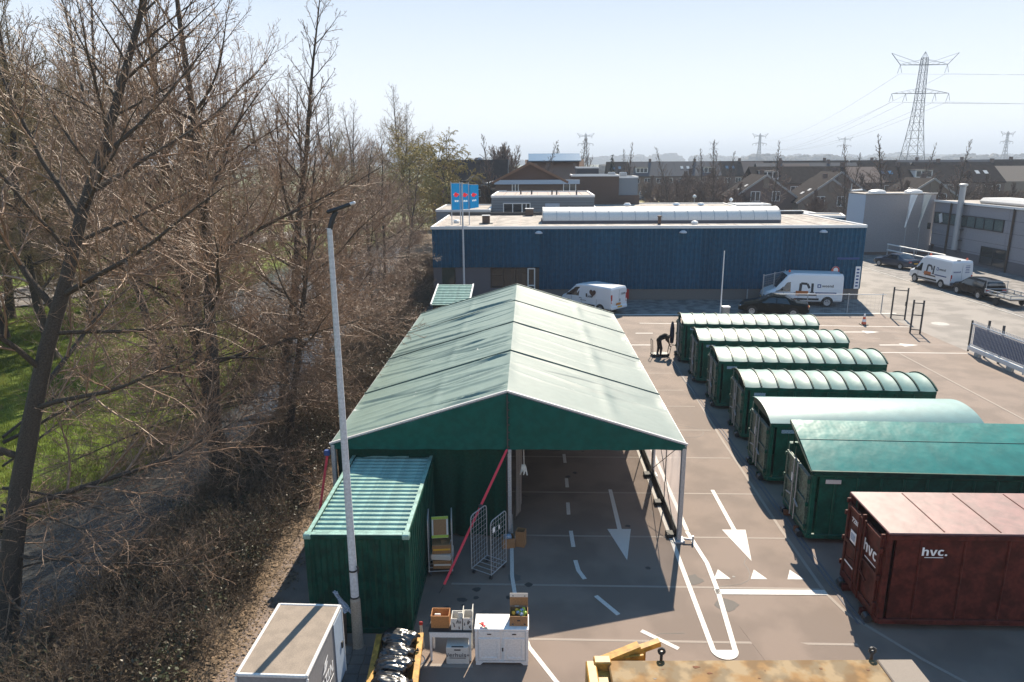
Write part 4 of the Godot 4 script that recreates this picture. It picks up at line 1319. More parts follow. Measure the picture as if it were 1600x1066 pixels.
	var tp := thing("folded_sheet", "crumpled pale blue plastic sheet hanging on the board by the lamp post", "plastic sheet", Vector3(-4.22, 0.95, -13.8))
	m = Mb.new()
	m.grid(6, 10, func(u: float, v: float) -> Vector3: return Vector3((u - 0.5) * (0.2 - 0.1 * v) + 0.16 - 0.26 * v, v * 0.55 - 0.1, 0.04 * sin(u * 9 + v * 7)))
	part("sheet", m, M.carton_blue, tp)
	# box trailer
	var b := thing("box_trailer", "grey box trailer with a brown weathered roof, pale edging and white side lettering", "trailer", Vector3(-5.13, 0, -10.42), -0.03)
	var bw := 1.28
	var bl2 := 2.05
	bx("box", Vector3(bw / 2, 1.22, -bl2 / 2), Vector3(bw - 0.02, 1.52, bl2 - 0.02), M.trailer_side, b, 0.01)
	bx("roof", Vector3(bw / 2, 1.985, -bl2 / 2), Vector3(bw - 0.06, 0.03, bl2 - 0.06), M.trailer_roof, b)
	m = Mb.new()
	for x in [0.02, bw - 0.02]: m.rbox(Vector3(x, 1.985, -bl2 / 2), Vector3(0.06, 0.06, bl2), 0.012)
	for z in [-0.02, -bl2 + 0.02]: m.rbox(Vector3(bw / 2, 1.984, z), Vector3(bw - 0.06, 0.058, 0.06), 0.012)
	for x in [0.0, bw]:
		for z in [0.0, -bl2]: m.rbox(Vector3(x, 1.2, z), Vector3(0.04, 1.5, 0.04), 0.008)
	part("edge_profile", m, M.alu, b)
	bx("chassis", Vector3(bw / 2, 0.4, -bl2 / 2), Vector3(bw - 0.2, 0.1, bl2), M.dark, b)
	bx("rear_panel", Vector3(bw + 0.004, 1.2, -bl2 + 0.28), Vector3(0.012, 1.45, 0.52), M.grey_blue, b)
	bx("lock", Vector3(bw + 0.02, 1.2, -bl2 + 0.16), Vector3(0.03, 0.14, 0.06), M.black, b)
	for x in [-0.06, bw + 0.06]:
		m = Mb.new()
		m.rod(Vector3(x - 0.07, 0.29, -1.0), Vector3(x + 0.07, 0.29, -1.0), 0.28, 18)
		part("wheel", m, M.rubber, b)
	var SB := Basis(Vector3.UP, PI / 2)
	text("lettering", "GAZIN", 0.30, Vector3(bw + 0.014, 1.2, -0.85), SB, M.print_white, b, "Droid Sans", 700)
	bx("lettering", Vector3(bw + 0.012, 1.0, -0.85), Vector3(0.006, 0.012, 0.9), M.print_white, b)
	m = Mb.new()
	m.ext(PackedVector2Array([Vector2(-0.12, 0), Vector2(0.05, -0.02), Vector2(0.16, 0.1), Vector2(0.02, 0.05)]), 0.006, Transform3D(SB, Vector3(bw + 0.016, 1.42, -0.85)))
	m.ext(PackedVector2Array([Vector2(-0.05, 0.07), Vector2(0.06, 0.1), Vector2(0.2, 0.2), Vector2(0.0, 0.15)]), 0.006, Transform3D(SB, Vector3(bw + 0.016, 1.42, -0.85)))
	part("emblem", m, M.print_white, b)
	# yellow cart with black bags
	var k := thing("plank_cart", "yellow plank-sided cart filled with black refuse bags", "cart", Vector3(-3.30, 0, -13.45), 0.07)
	var cw := 0.92
	for y in [0.24, 0.42]:
		bx("side_board", Vector3(0.0, y, 0.95), Vector3(0.05, 0.16, 1.95), M.yellow, k, 0.008)
		bx("side_board", Vector3(cw, y, 0.95), Vector3(0.05, 0.16, 1.95), M.yellow, k, 0.008)
	bx("top_rail", Vector3(0.0, 0.525, 0.95), Vector3(0.13, 0.035, 1.97), M.yellow, k, 0.008)
	bx("top_rail", Vector3(cw, 0.525, 0.95), Vector3(0.13, 0.035, 1.97), M.yellow, k, 0.008)
	for i in 5:
		bx("floor_board", Vector3(0.12 + i * 0.17, 0.14, 0.95), Vector3(0.155, 0.03, 1.9), M.yellow, k)
	bx("cross_board", Vector3(0.11, 0.42, 1.02), Vector3(0.24, 0.03, 0.42), M.yellow, k)
	bx("cross_board", Vector3(cw / 2, 0.3, 0.0), Vector3(cw - 0.06, 0.26, 0.04), M.yellow, k)
	for x in [0.08, cw - 0.08]:
		for z in [0.2, 1.7]:
			m = Mb.new()
			m.rod(Vector3(x - 0.03, 0.08, z), Vector3(x + 0.03, 0.08, z), 0.08, 12)
			part("wheel", m, M.rubber, k)
	m = Mb.new()
	var lp := []
	for i in 9: lp.append(Vector3(cw + 0.03 + 0.1 * sin(PI * i / 8), 0.35, 0.45 + 0.35 * i / 8.0))
	m.path(lp, 0.012, 5)
	part("rope_handle", m, M.cream, k)
	var bl3 := ["black refuse bag at the far end of the yellow cart, peaked to the right", "black refuse bag second from the far end of the yellow cart, flat wrinkled top", "black refuse bag third along the yellow cart, with a bunched knot at its right", "black refuse bag nearest the picture's bottom edge in the yellow cart"]
	for i in 4:
		bag(bl3[i], Vector3(-2.86 + 0.02 * (i % 2) + 0.03 * i * 0.3, 0.44 + 0.05 * ((i + 1) % 2), -13.3 + i * 0.44), i)
	# table, cabinet and what stands on them
	var tb := thing("side_table", "narrow white wooden table with boxes standing on its top", "table", Vector3(-2.17, 0, -13.32))
	bx("table_top", Vector3(0.47, 0.735, -0.22), Vector3(0.96, 0.03, 0.46), M.dark, tb, 0.008)
	bx("apron", Vector3(0.47, 0.66, 0.0), Vector3(0.86, 0.12, 0.025), M.white_paint, tb)
	bx("apron", Vector3(0.47, 0.66, -0.43), Vector3(0.86, 0.12, 0.025), M.white_paint, tb)
	for x in [0.04, 0.9]:
		for z in [-0.01, -0.42]: bx("leg", Vector3(x, 0.36, z), Vector3(0.05, 0.72, 0.05), M.white_paint, tb, 0.006)
	var cr := thing("orange_crate", "open orange-brown box with a white packet inside, left on the white table", "box", Vector3(-2.13, 0.75, -13.42))
	open_box(cr, 0.40, 0.30, 0.30, M.card_orange)
	bx("packet", Vector3(0.14, 0.2, -0.1), Vector3(0.13, 0.18, 0.05), M.carton_white, cr, 0.008)
	var ct := thing("wine_carton", "white printed carton with dark bottle prints, in the middle of the white table", "box", Vector3(-1.68, 0.75, -13.36))
	open_box(ct, 0.24, 0.28, 0.30, M.carton_white)
	bx("flap", Vector3(0.2, 0.3, -0.08), Vector3(0.1, 0.16, 0.012), M.carton_white, ct)
	blot(ct, 0.24, 0.28, 5)
	var c2 := thing("wine_carton", "printed carton with raised flaps, at the right end of the white table", "box", Vector3(-1.42, 0.75, -13.36))
	open_box(c2, 0.20, 0.30, 0.30, M.carton_white)
	bx("flap", Vector3(0.205, 0.36, -0.15), Vector3(0.012, 0.2, 0.28), M.cream, c2)
	bx("flap", Vector3(-0.004, 0.34, -0.15), Vector3(0.012, 0.14, 0.28), M.cream, c2)
	blot(c2, 0.2, 0.3, 9)
	var mb := thing("moving_box", "white moving box with a printed name under the white table", "box", Vector3(-1.80, 0, -13.2))
	bx("box", Vector3(0.26, 0.21, -0.19), Vector3(0.50, 0.42, 0.36), M.carton_white, mb, 0.008)
	bx("handle_slot", Vector3(0.26, 0.425, -0.03), Vector3(0.26, 0.012, 0.03), M.print_dark, mb)
	bx("handle_slot", Vector3(0.26, 0.36, -0.008), Vector3(0.14, 0.03, 0.006), M.print_dark, mb)
	text("lettering", "Verhuis+", 0.125, Vector3(0.26, 0.23, -0.006), Basis(), M.print_grey, mb, "Droid Sans", 700)
	bx("lettering", Vector3(0.26, 0.155, -0.008), Vector3(0.36, 0.018, 0.005), M.print_grey, mb)
	var cb := thing("sideboard_cabinet", "white painted sideboard cabinet with two drawers and two panelled doors", "cabinet", Vector3(-1.14, 0, -13.2))
	var cW := 1.14
	bx("carcass", Vector3(cW / 2, 0.48, -0.26), Vector3(cW - 0.04, 0.78, 0.48), M.white_paint, cb, 0.006)
	bx("top", Vector3(cW / 2, 0.885, -0.26), Vector3(cW + 0.04, 0.035, 0.54), M.white, cb, 0.008)
	m = Mb.new()
	m.ext(PackedVector2Array([Vector2(0, 0), Vector2(0.1, 0), Vector2(0.16, 0.06), Vector2(cW - 0.16, 0.06), Vector2(cW - 0.1, 0), Vector2(cW, 0), Vector2(cW, 0.1), Vector2(0, 0.1)]), 0.03, Transform3D(Basis(), Vector3(0, 0, 0.005)))
	part("skirt", m, M.white_paint, cb)
	for x in [0.04, cW - 0.04]:
		bx("foot", Vector3(x, 0.05, -0.46), Vector3(0.07, 0.1, 0.05), M.white_paint, cb)
	for i in 2:
		var x := 0.30 + i * 0.54
		var d := bx("drawer", Vector3(x, 0.775, -0.012), Vector3(0.47, 0.13, 0.02), M.white_paint, cb, 0.006)
		bx("handle", Vector3(x, 0.775, 0.008), Vector3(0.09, 0.02, 0.02), M.frame_brown, d, 0.004)
		var dr := bx("door", Vector3(x, 0.395, -0.016), Vector3(0.49, 0.56, 0.02), M.white_paint, cb, 0.006)
		m = Mb.new()
		for sx in [-0.2, 0.2]: m.rbox(Vector3(x + sx, 0.395, -0.002), Vector3(0.07, 0.54, 0.018), 0.004)
		for sy in [-0.24, 0.24]: m.rbox(Vector3(x, 0.395 + sy, -0.002), Vector3(0.33, 0.06, 0.018), 0.004)
		part("door_rail", m, M.white_paint, dr)
	bx("keyhole", Vector3(0.59, 0.39, 0.004), Vector3(0.03, 0.08, 0.012), M.frame_brown, cb)
	for x in [0.02, cW - 0.02]: bx("corner_post", Vector3(x, 0.48, -0.01), Vector3(0.06, 0.78, 0.05), M.white_paint, cb, 0.008)
	var ban := thing("banana_box", "brown cardboard fruit box with a raised flap and yellow-green goods, on the cabinet", "box", Vector3(-0.40, 0.905, -13.30))
	open_box(ban, 0.40, 0.24, 0.36, M.card)
	bx("flap", Vector3(0.2, 0.40, -0.375), Vector3(0.40, 0.30, 0.01), M.card, ban)
	bx("flap_edge", Vector3(0.2, 0.52, -0.366), Vector3(0.40, 0.10, 0.006), M.carton_white, ban)
	for x in [0.07, 0.33]:
		bx("hole", Vector3(x, 0.05, 0.002), Vector3(0.04, 0.03, 0.004), M.print_dark, ban)
		bx("hole", Vector3(x, 0.50, -0.362), Vector3(0.03, 0.02, 0.004), M.print_dark, ban)
	bx("hole", Vector3(0.2, 0.14, 0.002), Vector3(0.07, 0.035, 0.004), M.print_dark, ban)
	var r2 := RandomNumberGenerator.new()
	r2.seed = 4
	for i in 12:
		var q := Mb.new()
		q.lathe(Vector3.ZERO, [Vector2(0, -0.05), Vector2(0.035, -0.03), Vector2(0.045, 0), Vector2(0.03, 0.04), Vector2(0, 0.05)], 8)
		var o := part("goods", q, [M.lime, M.plate_yellow, M.carton_blue, M.lime][i % 4], ban)
		o.position = Vector3(r2.randf_range(0.06, 0.34), 0.20 + r2.randf_range(-0.02, 0.05), -r2.randf_range(0.05, 0.3))
		o.rotation = Vector3(r2.randf() * 3, r2.randf() * 3, 0)
	var fl := thing("flower_bunch", "small pink and red flowers lying at the left of the cabinet top", "flowers", Vector3(-1.0, 0.905, -13.28))
	for i in 7:
		var q := Mb.new()
		var cc := Vector3(r2.randf_range(-0.06, 0.06), 0.035 + r2.randf() * 0.05, r2.randf_range(-0.06, 0.05))
		for j in 5:
			var a := TAU * j / 5
			q.quad(cc, cc + Vector3(cos(a) * 0.03, 0.012, sin(a) * 0.03), cc + Vector3(cos(a + 0.6) * 0.042, 0.02, sin(a + 0.6) * 0.042), cc + Vector3(cos(a + 1.2) * 0.03, 0.012, sin(a + 1.2) * 0.03))
		part("flower", q, M.strap if i % 3 else M.card_orange, fl)
	var q2 := Mb.new()
	for i in 4: q2.path([Vector3(0.0, 0.02, 0), Vector3(0.06, 0.02, 0.03 + 0.01 * i), Vector3(0.13, 0.008, 0.05 + 0.015 * i)], 0.006, 4)
	part("stem", q2, M.green_door, fl)
	# roll cages
	var cg := cage("wheeled wire roll cage piled with cardboard beside the green container", Vector3(-2.62, 0, -16.55), 0.10, 0.62, 0.72, 1.65)
	cage("empty wheeled wire roll cage beside the tent's centre post", Vector3(-1.5, 0, -16.72), -0.52, 0.62, 0.75, 1.7)
	var z := -16.6
	var bxs := [["flat cardboard box at the bottom of the loaded roll cage", Vector3(-2.28, 0.33, -16.85), Vector3(0.5, 0.24, 0.5), M.card, 0.05], ["white-edged cardboard box, second from the bottom in the roll cage", Vector3(-2.29, 0.55, -16.85), Vector3(0.52, 0.16, 0.52), M.carton_white, -0.06], ["brown cardboard carton with an open flap, third in the roll cage", Vector3(-2.3, 0.78, -16.85), Vector3(0.5, 0.26, 0.5), M.card, 0.1], ["lime green and white framed board lying on top of the loaded roll cage", Vector3(-2.34, 1.28, -16.88), Vector3(0.44, 0.56, 0.06), M.lime, 0.12]]
	for i in 4:
		var e: Array = bxs[i]
		var o := thing("cardboard_box" if i < 3 else "framed_board", e[0], "box" if i < 3 else "board", e[1], e[4])
		if i < 3:
			bx("box", Vector3.ZERO, e[2], e[3], o, 0.01)
			bx("flap", Vector3(0.1, e[2].y / 2 + 0.04, 0.1), Vector3(0.3, 0.01, 0.22), M.card, o).rotation = Vector3(0.3, 0, -0.2)
			bx("tape", Vector3(0, 0, e[2].z / 2 + 0.003), Vector3(e[2].x * 0.9, 0.05, 0.004), M.plate_yellow if i == 2 else M.carton_white, o)
		else:
			o.rotation.x = -0.55
			bx("frame", Vector3.ZERO, e[2], M.carton_white, o, 0.012)
			bx("edging", Vector3(0, 0.24, 0.012), Vector3(0.44, 0.07, 0.06), M.lime, o)
			bx("edging", Vector3(0, -0.24, 0.012), Vector3(0.44, 0.07, 0.06), M.lime, o)
			bx("panel", Vector3(0, 0, 0.034), Vector3(0.34, 0.4, 0.012), M.card, o)
	var mag := thing("folded_carton", "blue and white printed sheet tucked in the roll cage's right side", "carton", Vector3(-2.06, 0.62, -16.62))
	m = Mb.new()
	m.grid(8, 14, func(u: float, v: float) -> Vector3: return Vector3(0.02 * sin(v * 7) + 0.03 * u, -0.4 + v * 0.8, -0.42 * u + 0.02 * sin(v * 11)))
	part("sheet", m, M.carton_blue, mag)
	var pb := thing("cardboard_box", "small brown cardboard boxes' lower one at the foot of the tent's centre post", "box", Vector3(-0.72, 0, -17.95), 0.2)
	open_box(pb, 0.36, 0.3, 0.3, M.card)
	bx("contents", Vector3(0.18, 0.28, -0.15), Vector3(0.2, 0.14, 0.16), M.carton_blue, pb, 0.02)
	var pb2 := thing("cardboard_box", "narrow brown cardboard box standing right of the tent's centre post", "box", Vector3(-0.36, 0, -18.1), -0.25)
	open_box(pb2, 0.26, 0.48, 0.26, M.card)
	var rd := thing("red_tool", "red-handled hand tool hanging beside the printed table boxes", "tool", Vector3(-2.42, 0, -13.75))
	m = Mb.new()
	m.rod(Vector3(0, 0, 0), Vector3(0.0, 0.62, 0.05), 0.015, 5)
	m.rod(Vector3(0.06, 0, 0.02), Vector3(0.03, 0.62, 0.05), 0.015, 5)
	part("shaft", m, M.cream, rd)
	m = Mb.new()
	m.rbox(Vector3(0.02, 0.66, 0.05), Vector3(0.08, 0.09, 0.05), 0.015)
	part("grip", m, M.red, rd)
	# shed roof beyond the tent
	var sh := thing("green_shed", "small shed with a pale green slatted roof beyond the tent by the flag post", "shed", Vector3(-5.85, 0, -42.0))
	bx("wall", Vector3(1.15, 1.15, -1.6), Vector3(2.15, 2.3, 3.1), M.green_dark, sh)
	var sr := Mb.new()
	sr.box(Vector3(1.15, 2.62, -1.5), Vector3(2.3, 0.06, 3.7), Basis(Vector3.RIGHT, 0.16))
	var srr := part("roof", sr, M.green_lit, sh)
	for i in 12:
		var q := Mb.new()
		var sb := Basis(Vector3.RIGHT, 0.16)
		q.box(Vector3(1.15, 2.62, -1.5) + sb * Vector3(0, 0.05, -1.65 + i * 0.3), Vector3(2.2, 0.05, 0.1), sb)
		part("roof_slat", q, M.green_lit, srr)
	for x in [0.0, 2.3]:
		var q := Mb.new()
		q.box(Vector3(x, 2.66, -1.5), Vector3(0.08, 0.1, 3.75), Basis(Vector3.RIGHT, 0.16))
		part("roof_edge", q, M.roof_trim, srr)

func open_box(t: Node3D, w: float, h: float, d: float, material: Material) -> void:   # corner at the front left
	bx("box_wall", Vector3(w / 2, h / 2, -0.006), Vector3(w, h, 0.012), material, t)
	bx("box_wall", Vector3(w / 2, h / 2, -d + 0.006), Vector3(w, h, 0.012), material, t)
	bx("box_wall", Vector3(0.006, h / 2, -d / 2), Vector3(0.012, h - 0.002, d - 0.026), material, t)
	bx("box_wall", Vector3(w - 0.006, h / 2, -d / 2), Vector3(0.012, h - 0.002, d - 0.026), material, t)
	bx("box_floor", Vector3(w / 2, 0.008, -d / 2), Vector3(w - 0.026, 0.012, d - 0.026), material, t)

func blot(t: Node3D, w: float, h: float, sd: int) -> void:   # printed bottle shapes on the face of a carton
	var r := RandomNumberGenerator.new()
	r.seed = sd
	for i in 7:
		var m := Mb.new()
		var c := Vector3(r.randf_range(0.03, w - 0.03), r.randf_range(0.04, h - 0.06), 0.0025)
		var a := Basis(Vector3.BACK, r.randf_range(-0.6, 0.6))
		m.box(c, Vector3(0.022, 0.05, 0.003), a)
		m.box(c + a * Vector3(0, 0.035, 0), Vector3(0.01, 0.03, 0.0025), a)
		part("printed_bottle", m, [M.print_dark, M.print_grey, M.print_brown][i % 3], t)

func bag(label: String, at: Vector3, k: int) -> void:
	var t := thing("refuse_bag", label, "bag", at, 0.1 * (k % 3) - 0.1, "black bags in the yellow cart")
	var n := FastNoiseLite.new()
	n.seed = 30 + k
	n.frequency = 1.0
	n.fractal_octaves = 3
	var rid := FastNoiseLite.new()
	rid.seed = 50 + k
	rid.noise_type = FastNoiseLite.TYPE_SIMPLEX
	rid.fractal_type = FastNoiseLite.FRACTAL_RIDGED
	rid.frequency = 1.6
	rid.fractal_octaves = 2
	var m := Mb.new()
	m.grid(64, 40, func(u: float, v: float) -> Vector3:
		var a := TAU * u
		var b := PI * (v - 0.5)
		var d := Vector3(cos(a) * cos(b), sin(b), -sin(a) * cos(b))
		var sq := Vector3(signf(d.x) * pow(absf(d.x), 0.75), signf(d.y) * pow(absf(d.y), 0.8), signf(d.z) * pow(absf(d.z), 0.75))
		var f := 1.0 + 0.14 * n.get_noise_3d(d.x * 0.9, d.y * 0.9, d.z * 0.9) + 0.11 * rid.get_noise_3d(d.x * 0.28 + d.y * 0.12, d.y * 0.5, d.z * 0.95)
		f += 0.28 * pow(maxf(0.0, d.dot(Vector3(0.9, 0.35, -0.15).normalized())), 14.0)
		return sq * Vector3(0.34, 0.25, 0.25) * f)
	part("bag", m, M.bag, t)
	var q := Mb.new()
	q.lathe(Vector3(0.4, 0.1, -0.05), [Vector2(0.03, 0), Vector2(0.015, 0.05), Vector2(0.04, 0.1), Vector2(0.0, 0.11)], 8, Basis(Vector3.BACK, -1.0))
	part("knot", q, M.bag, t)

func cage(label: String, at: Vector3, turn: float, w: float, d: float, h: float) -> Node3D:
	var t := thing("roll_cage", label, "roll cage", at, turn)
	var b := Mb.new()
	for x in [0.0, w]: b.rod(Vector3(x, 0.16, 0), Vector3(x, 0.16, -d), 0.016, 6)
	for i in 5: b.rod(Vector3(0, 0.16, -d * i / 4.0), Vector3(w, 0.16, -d * i / 4.0), 0.012, 5)
	part("base_frame", b, M.galv, t)
	for x in [0.0, w]:
		var f := Mb.new()
		var r := 0.1
		f.path([Vector3(x, 0.14, 0), Vector3(x, h - r, 0), Vector3(x, h - r * 0.3, -r * 0.3), Vector3(x, h, -r), Vector3(x, h, -d + r), Vector3(x, h - r * 0.3, -d + r * 0.3), Vector3(x, h - r, -d), Vector3(x, 0.14, -d)], 0.015, 6)
		var s := part("side_frame", f, M.galv, t)
		for i in 5: bar_part("wire", Vector3(x, 0.18, -d * (i + 1) / 6.0), Vector3(x, h, -d * (i + 1) / 6.0), s)
		for i in 10: bar_part("wire", Vector3(x, 0.3 + i * (h - 0.35) / 9.5, 0), Vector3(x, 0.3 + i * (h - 0.35) / 9.5, -d), s)
	for x in [0.04, w - 0.04]:
		for z in [-0.05, -d + 0.05]:
			var q := Mb.new()
			q.rod(Vector3(x - 0.02, 0.06, z), Vector3(x + 0.02, 0.06, z), 0.06, 10)
			q.rod(Vector3(x, 0.06, z), Vector3(x, 0.16, z), 0.012, 5)
			part("caster", q, M.anthracite, t)
	bx("tag", Vector3(w, h - 0.3, -d * 0.2), Vector3(0.01, 0.14, 0.1), M.print_white, t)
	bx("tag", Vector3(w, h - 0.34, -d * 0.55), Vector3(0.01, 0.1, 0.05), M.print_white, t)
	return t

func bar_part(called: String, a: Vector3, b: Vector3, parent: Node) -> void:
	var m := Mb.new()
	m.rod(a, b, 0.006, 4)
	part(called, m, M.galv, parent)

# ---------------------------------------------------------------- vehicles (front towards +x)
func cross(st: Array, s: float) -> Array:
	var i := clampi(int(floor(s)), 0, st.size() - 2)
	var f := s - i
	var q := []
	for k in 6: q.append(lerpf(st[i][k], st[i + 1][k], f))
	var yb: float = q[1]; var ym: float = q[2]; var yt: float = q[3]; var w: float = q[4]; var wt: float = q[5]
	return [Vector3(q[0], yb, 0), Vector3(q[0], yb, w * 0.9), Vector3(q[0], yb + 0.1, w), Vector3(q[0], ym, w), Vector3(q[0], lerpf(ym, yt, 0.9), wt + 0.02), Vector3(q[0], yt, wt - 0.05), Vector3(q[0], yt + 0.025, 0)]

func vehicle(called: String, label: String, category: String, at: Vector3, turn: float, st: Array, paint: Material, wheels: Array, o: Dictionary, group := "") -> Node3D:
	var t := thing(called, label, category, at, turn, group)
	var m := Mb.new()
	var ns := st.size()
	for side in [1.0, -1.0]:
		var sc := Vector3(1, 1, side)
		for k in 6:
			for i in ns - 1:
				var a := cross(st, i)
				var b := cross(st, i + 0.99999)
				var q := [a[k] * sc, b[k] * sc, b[k + 1] * sc, a[k + 1] * sc]
				var mid: Vector3 = (q[0] + q[2]) * 0.5
				m.face(q[0], q[1], q[2], q[3], Vector3(mid.x * 0.9, lerpf(mid.y, 0.8, 0.5), 0))
		for e in [0.0, ns - 1.0001]:
			var c := cross(st, e)
			for k in 6:
				m.face3(c[k] * sc, c[k + 1] * sc, Vector3(c[0].x, (c[0].y + c[6].y) / 2, 0), Vector3(0, 0.8, 0))
	var body := part("body", m, paint, t)
	var dark := M.pane_dark as Material
	for w in o.get("side", []):   # s0, s1, low, high of the side glass
		for side in [1.0, -1.0]:
			var q := Mb.new()
			var n := 6
			for i in n:
				var p := []
				for e in [[i, 0], [i + 1, 0], [i + 1, 1], [i, 1]]:
					var s := lerpf(w[0] if e[1] == 0 else w[4], w[1] if e[1] == 0 else w[5], float(e[0]) / n)
					var c := cross(st, s)
					var v: Vector3 = c[3].lerp(c[4], w[2] if e[1] == 0 else w[3])
					p.append(Vector3(v.x, v.y, (v.z + 0.008) * side))
				q.face(p[0], p[1], p[2], p[3], Vector3(p[0].x, p[0].y - 0.1, 0))
			part("window", q, dark, t)
	for w in o.get("top", []):   # s0, s1 of front and rear screens
		var q := Mb.new()
		var n := 4
		for i in n:
			var a := cross(st, lerpf(w[0], w[1], float(i) / n))
			var b := cross(st, lerpf(w[0], w[1], float(i + 1) / n))
			for side in [1.0, -1.0]:
				var sc := Vector3(1, 1, side)
				var up := Vector3(0.006 * signf(w[2]), 0.007, 0)
				q.face(a[6] + up, b[6] + up, b[5] * sc + up, a[5] * sc + up, Vector3(a[6].x * 0.8, 0.3, 0))
		part("windscreen" if w[2] > 0 else "rear_window", q, dark, t)
	var R: float = o.get("R", 0.33)
	for x in wheels:
		for side in [1.0, -1.0]:
			var wz: float = o.get("w", 0.9) * side
			var q := Mb.new()
			var arc := PackedVector2Array()
			for k in 15: arc.append(Vector2((R + 0.07) * cos(PI * k / 14), (R + 0.07) * sin(PI * k / 14)))
			q.ext(arc, 0.05, Transform3D(Basis() if side > 0 else Basis(Vector3.UP, PI), Vector3(x, R, wz + 0.006 * side)))
			part("wheel_arch", q, M.black, t)
			var wb := Basis(Vector3.RIGHT, PI / 2 * side)
			q = Mb.new()
			q.lathe(Vector3(x, R, wz - 0.13 * side), [Vector2(R * 0.6, 0.0), Vector2(R * 0.97, 0.01), Vector2(R, 0.04), Vector2(R, 0.11), Vector2(R * 0.96, 0.15), Vector2(R * 0.66, 0.155)], 20, wb)
			var wh := part("wheel", q, M.rubber, t)
			q = Mb.new()
			q.lathe(Vector3(x, R, wz - 0.01 * side), [Vector2(R * 0.66, 0.034), Vector2(R * 0.6, 0.02), Vector2(R * 0.2, 0.012), Vector2(0.0, 0.03)], 16, wb)
			for k in 5:
				var a := TAU * k / 5
				q.bar(Vector3(x + R * 0.12 * cos(a), R + R * 0.12 * sin(a), wz + 0.016 * side), Vector3(x + R * 0.62 * cos(a), R + R * 0.62 * sin(a), wz + 0.02 * side), R * 0.17, 0.02, Vector3.BACK)
			part("rim", q, M.rim, wh)
	var xf: float = st[ns - 1][0]
	var xb: float = st[0][0]
	var wr: float = st[0][4]
	var wf: float = st[ns - 1][4]
	bx("bumper", Vector3(xb - 0.02, st[0][1] + 0.14, 0), Vector3(0.14, 0.24, wr * 2 - 0.04), o.get("bumper", paint), t, 0.04)
	bx("bumper", Vector3(xf - 0.0, st[ns - 1][1] + 0.14, 0), Vector3(0.16, 0.26, wf * 2 - 0.02), o.get("bumper", paint), t, 0.05)
	bx("number_plate", Vector3(xb - 0.1, o.get("plate", 0.75), 0), Vector3(0.02, 0.12, 0.5), M.plate_yellow, t)
	bx("number_plate", Vector3(xf + 0.085, st[ns - 1][1] + 0.16, 0), Vector3(0.015, 0.11, 0.5), M.plate_yellow, t)
	for side in [1.0, -1.0]:
		var tl: Array = o.get("tail", [0.85, 0.16, 0.3])
		bx("tail_light", Vector3(xb + 0.005, tl[0], (wr - tl[2] / 2 - 0.015) * side), Vector3(0.06, tl[1], tl[2]), M.red, t, 0.015)
		bx("tail_lamp", Vector3(xb + 0.0, tl[0] - tl[1] * 0.3, (wr - tl[2] / 2 - 0.03) * side), Vector3(0.064, tl[1] * 0.3, tl[2] * 0.7), M.print_white, t, 0.01)
		bx("headlight", Vector3(xf - 0.07, st[ns - 1][3] - 0.05, (wf - 0.17) * side), Vector3(0.18, 0.15, 0.32), M.chrome, t, 0.04)
		var mx: float = o.get("mirror", 0.9)
		bx("mirror", Vector3(mx, o.get("mirror_y", 1.02), (o.get("w", 0.9) + 0.13) * side), Vector3(0.1, 0.16 if o.has("van") else 0.13, 0.2), M.black if o.has("van") else paint, t, 0.03)
		if o.has("strip"):
			bx("side_strip", Vector3(0.1, o.strip, (o.get("w", 0.9) + 0.004) * side), Vector3(wheels[1] - wheels[0] - 2 * R - 0.3, 0.14, 0.03), M.black, t, 0.01)
		if o.has("handle"):
			for x in o.handle:
				bx("door_handle", Vector3(x, st[2][2] - 0.08, (o.get("w", 0.9) + 0.012) * side), Vector3(0.18, 0.04, 0.03), M.black, t, 0.008)
		if o.has("seam"):
			for x in o.seam:
				bx("door_seam", Vector3(x, (st[2][1] + st[2][2]) / 2 + 0.05, (o.get("w", 0.9) - 0.003) * side), Vector3(0.014, st[2][2] - st[2][1] - 0.15, 0.012), M.black, t)
	return t

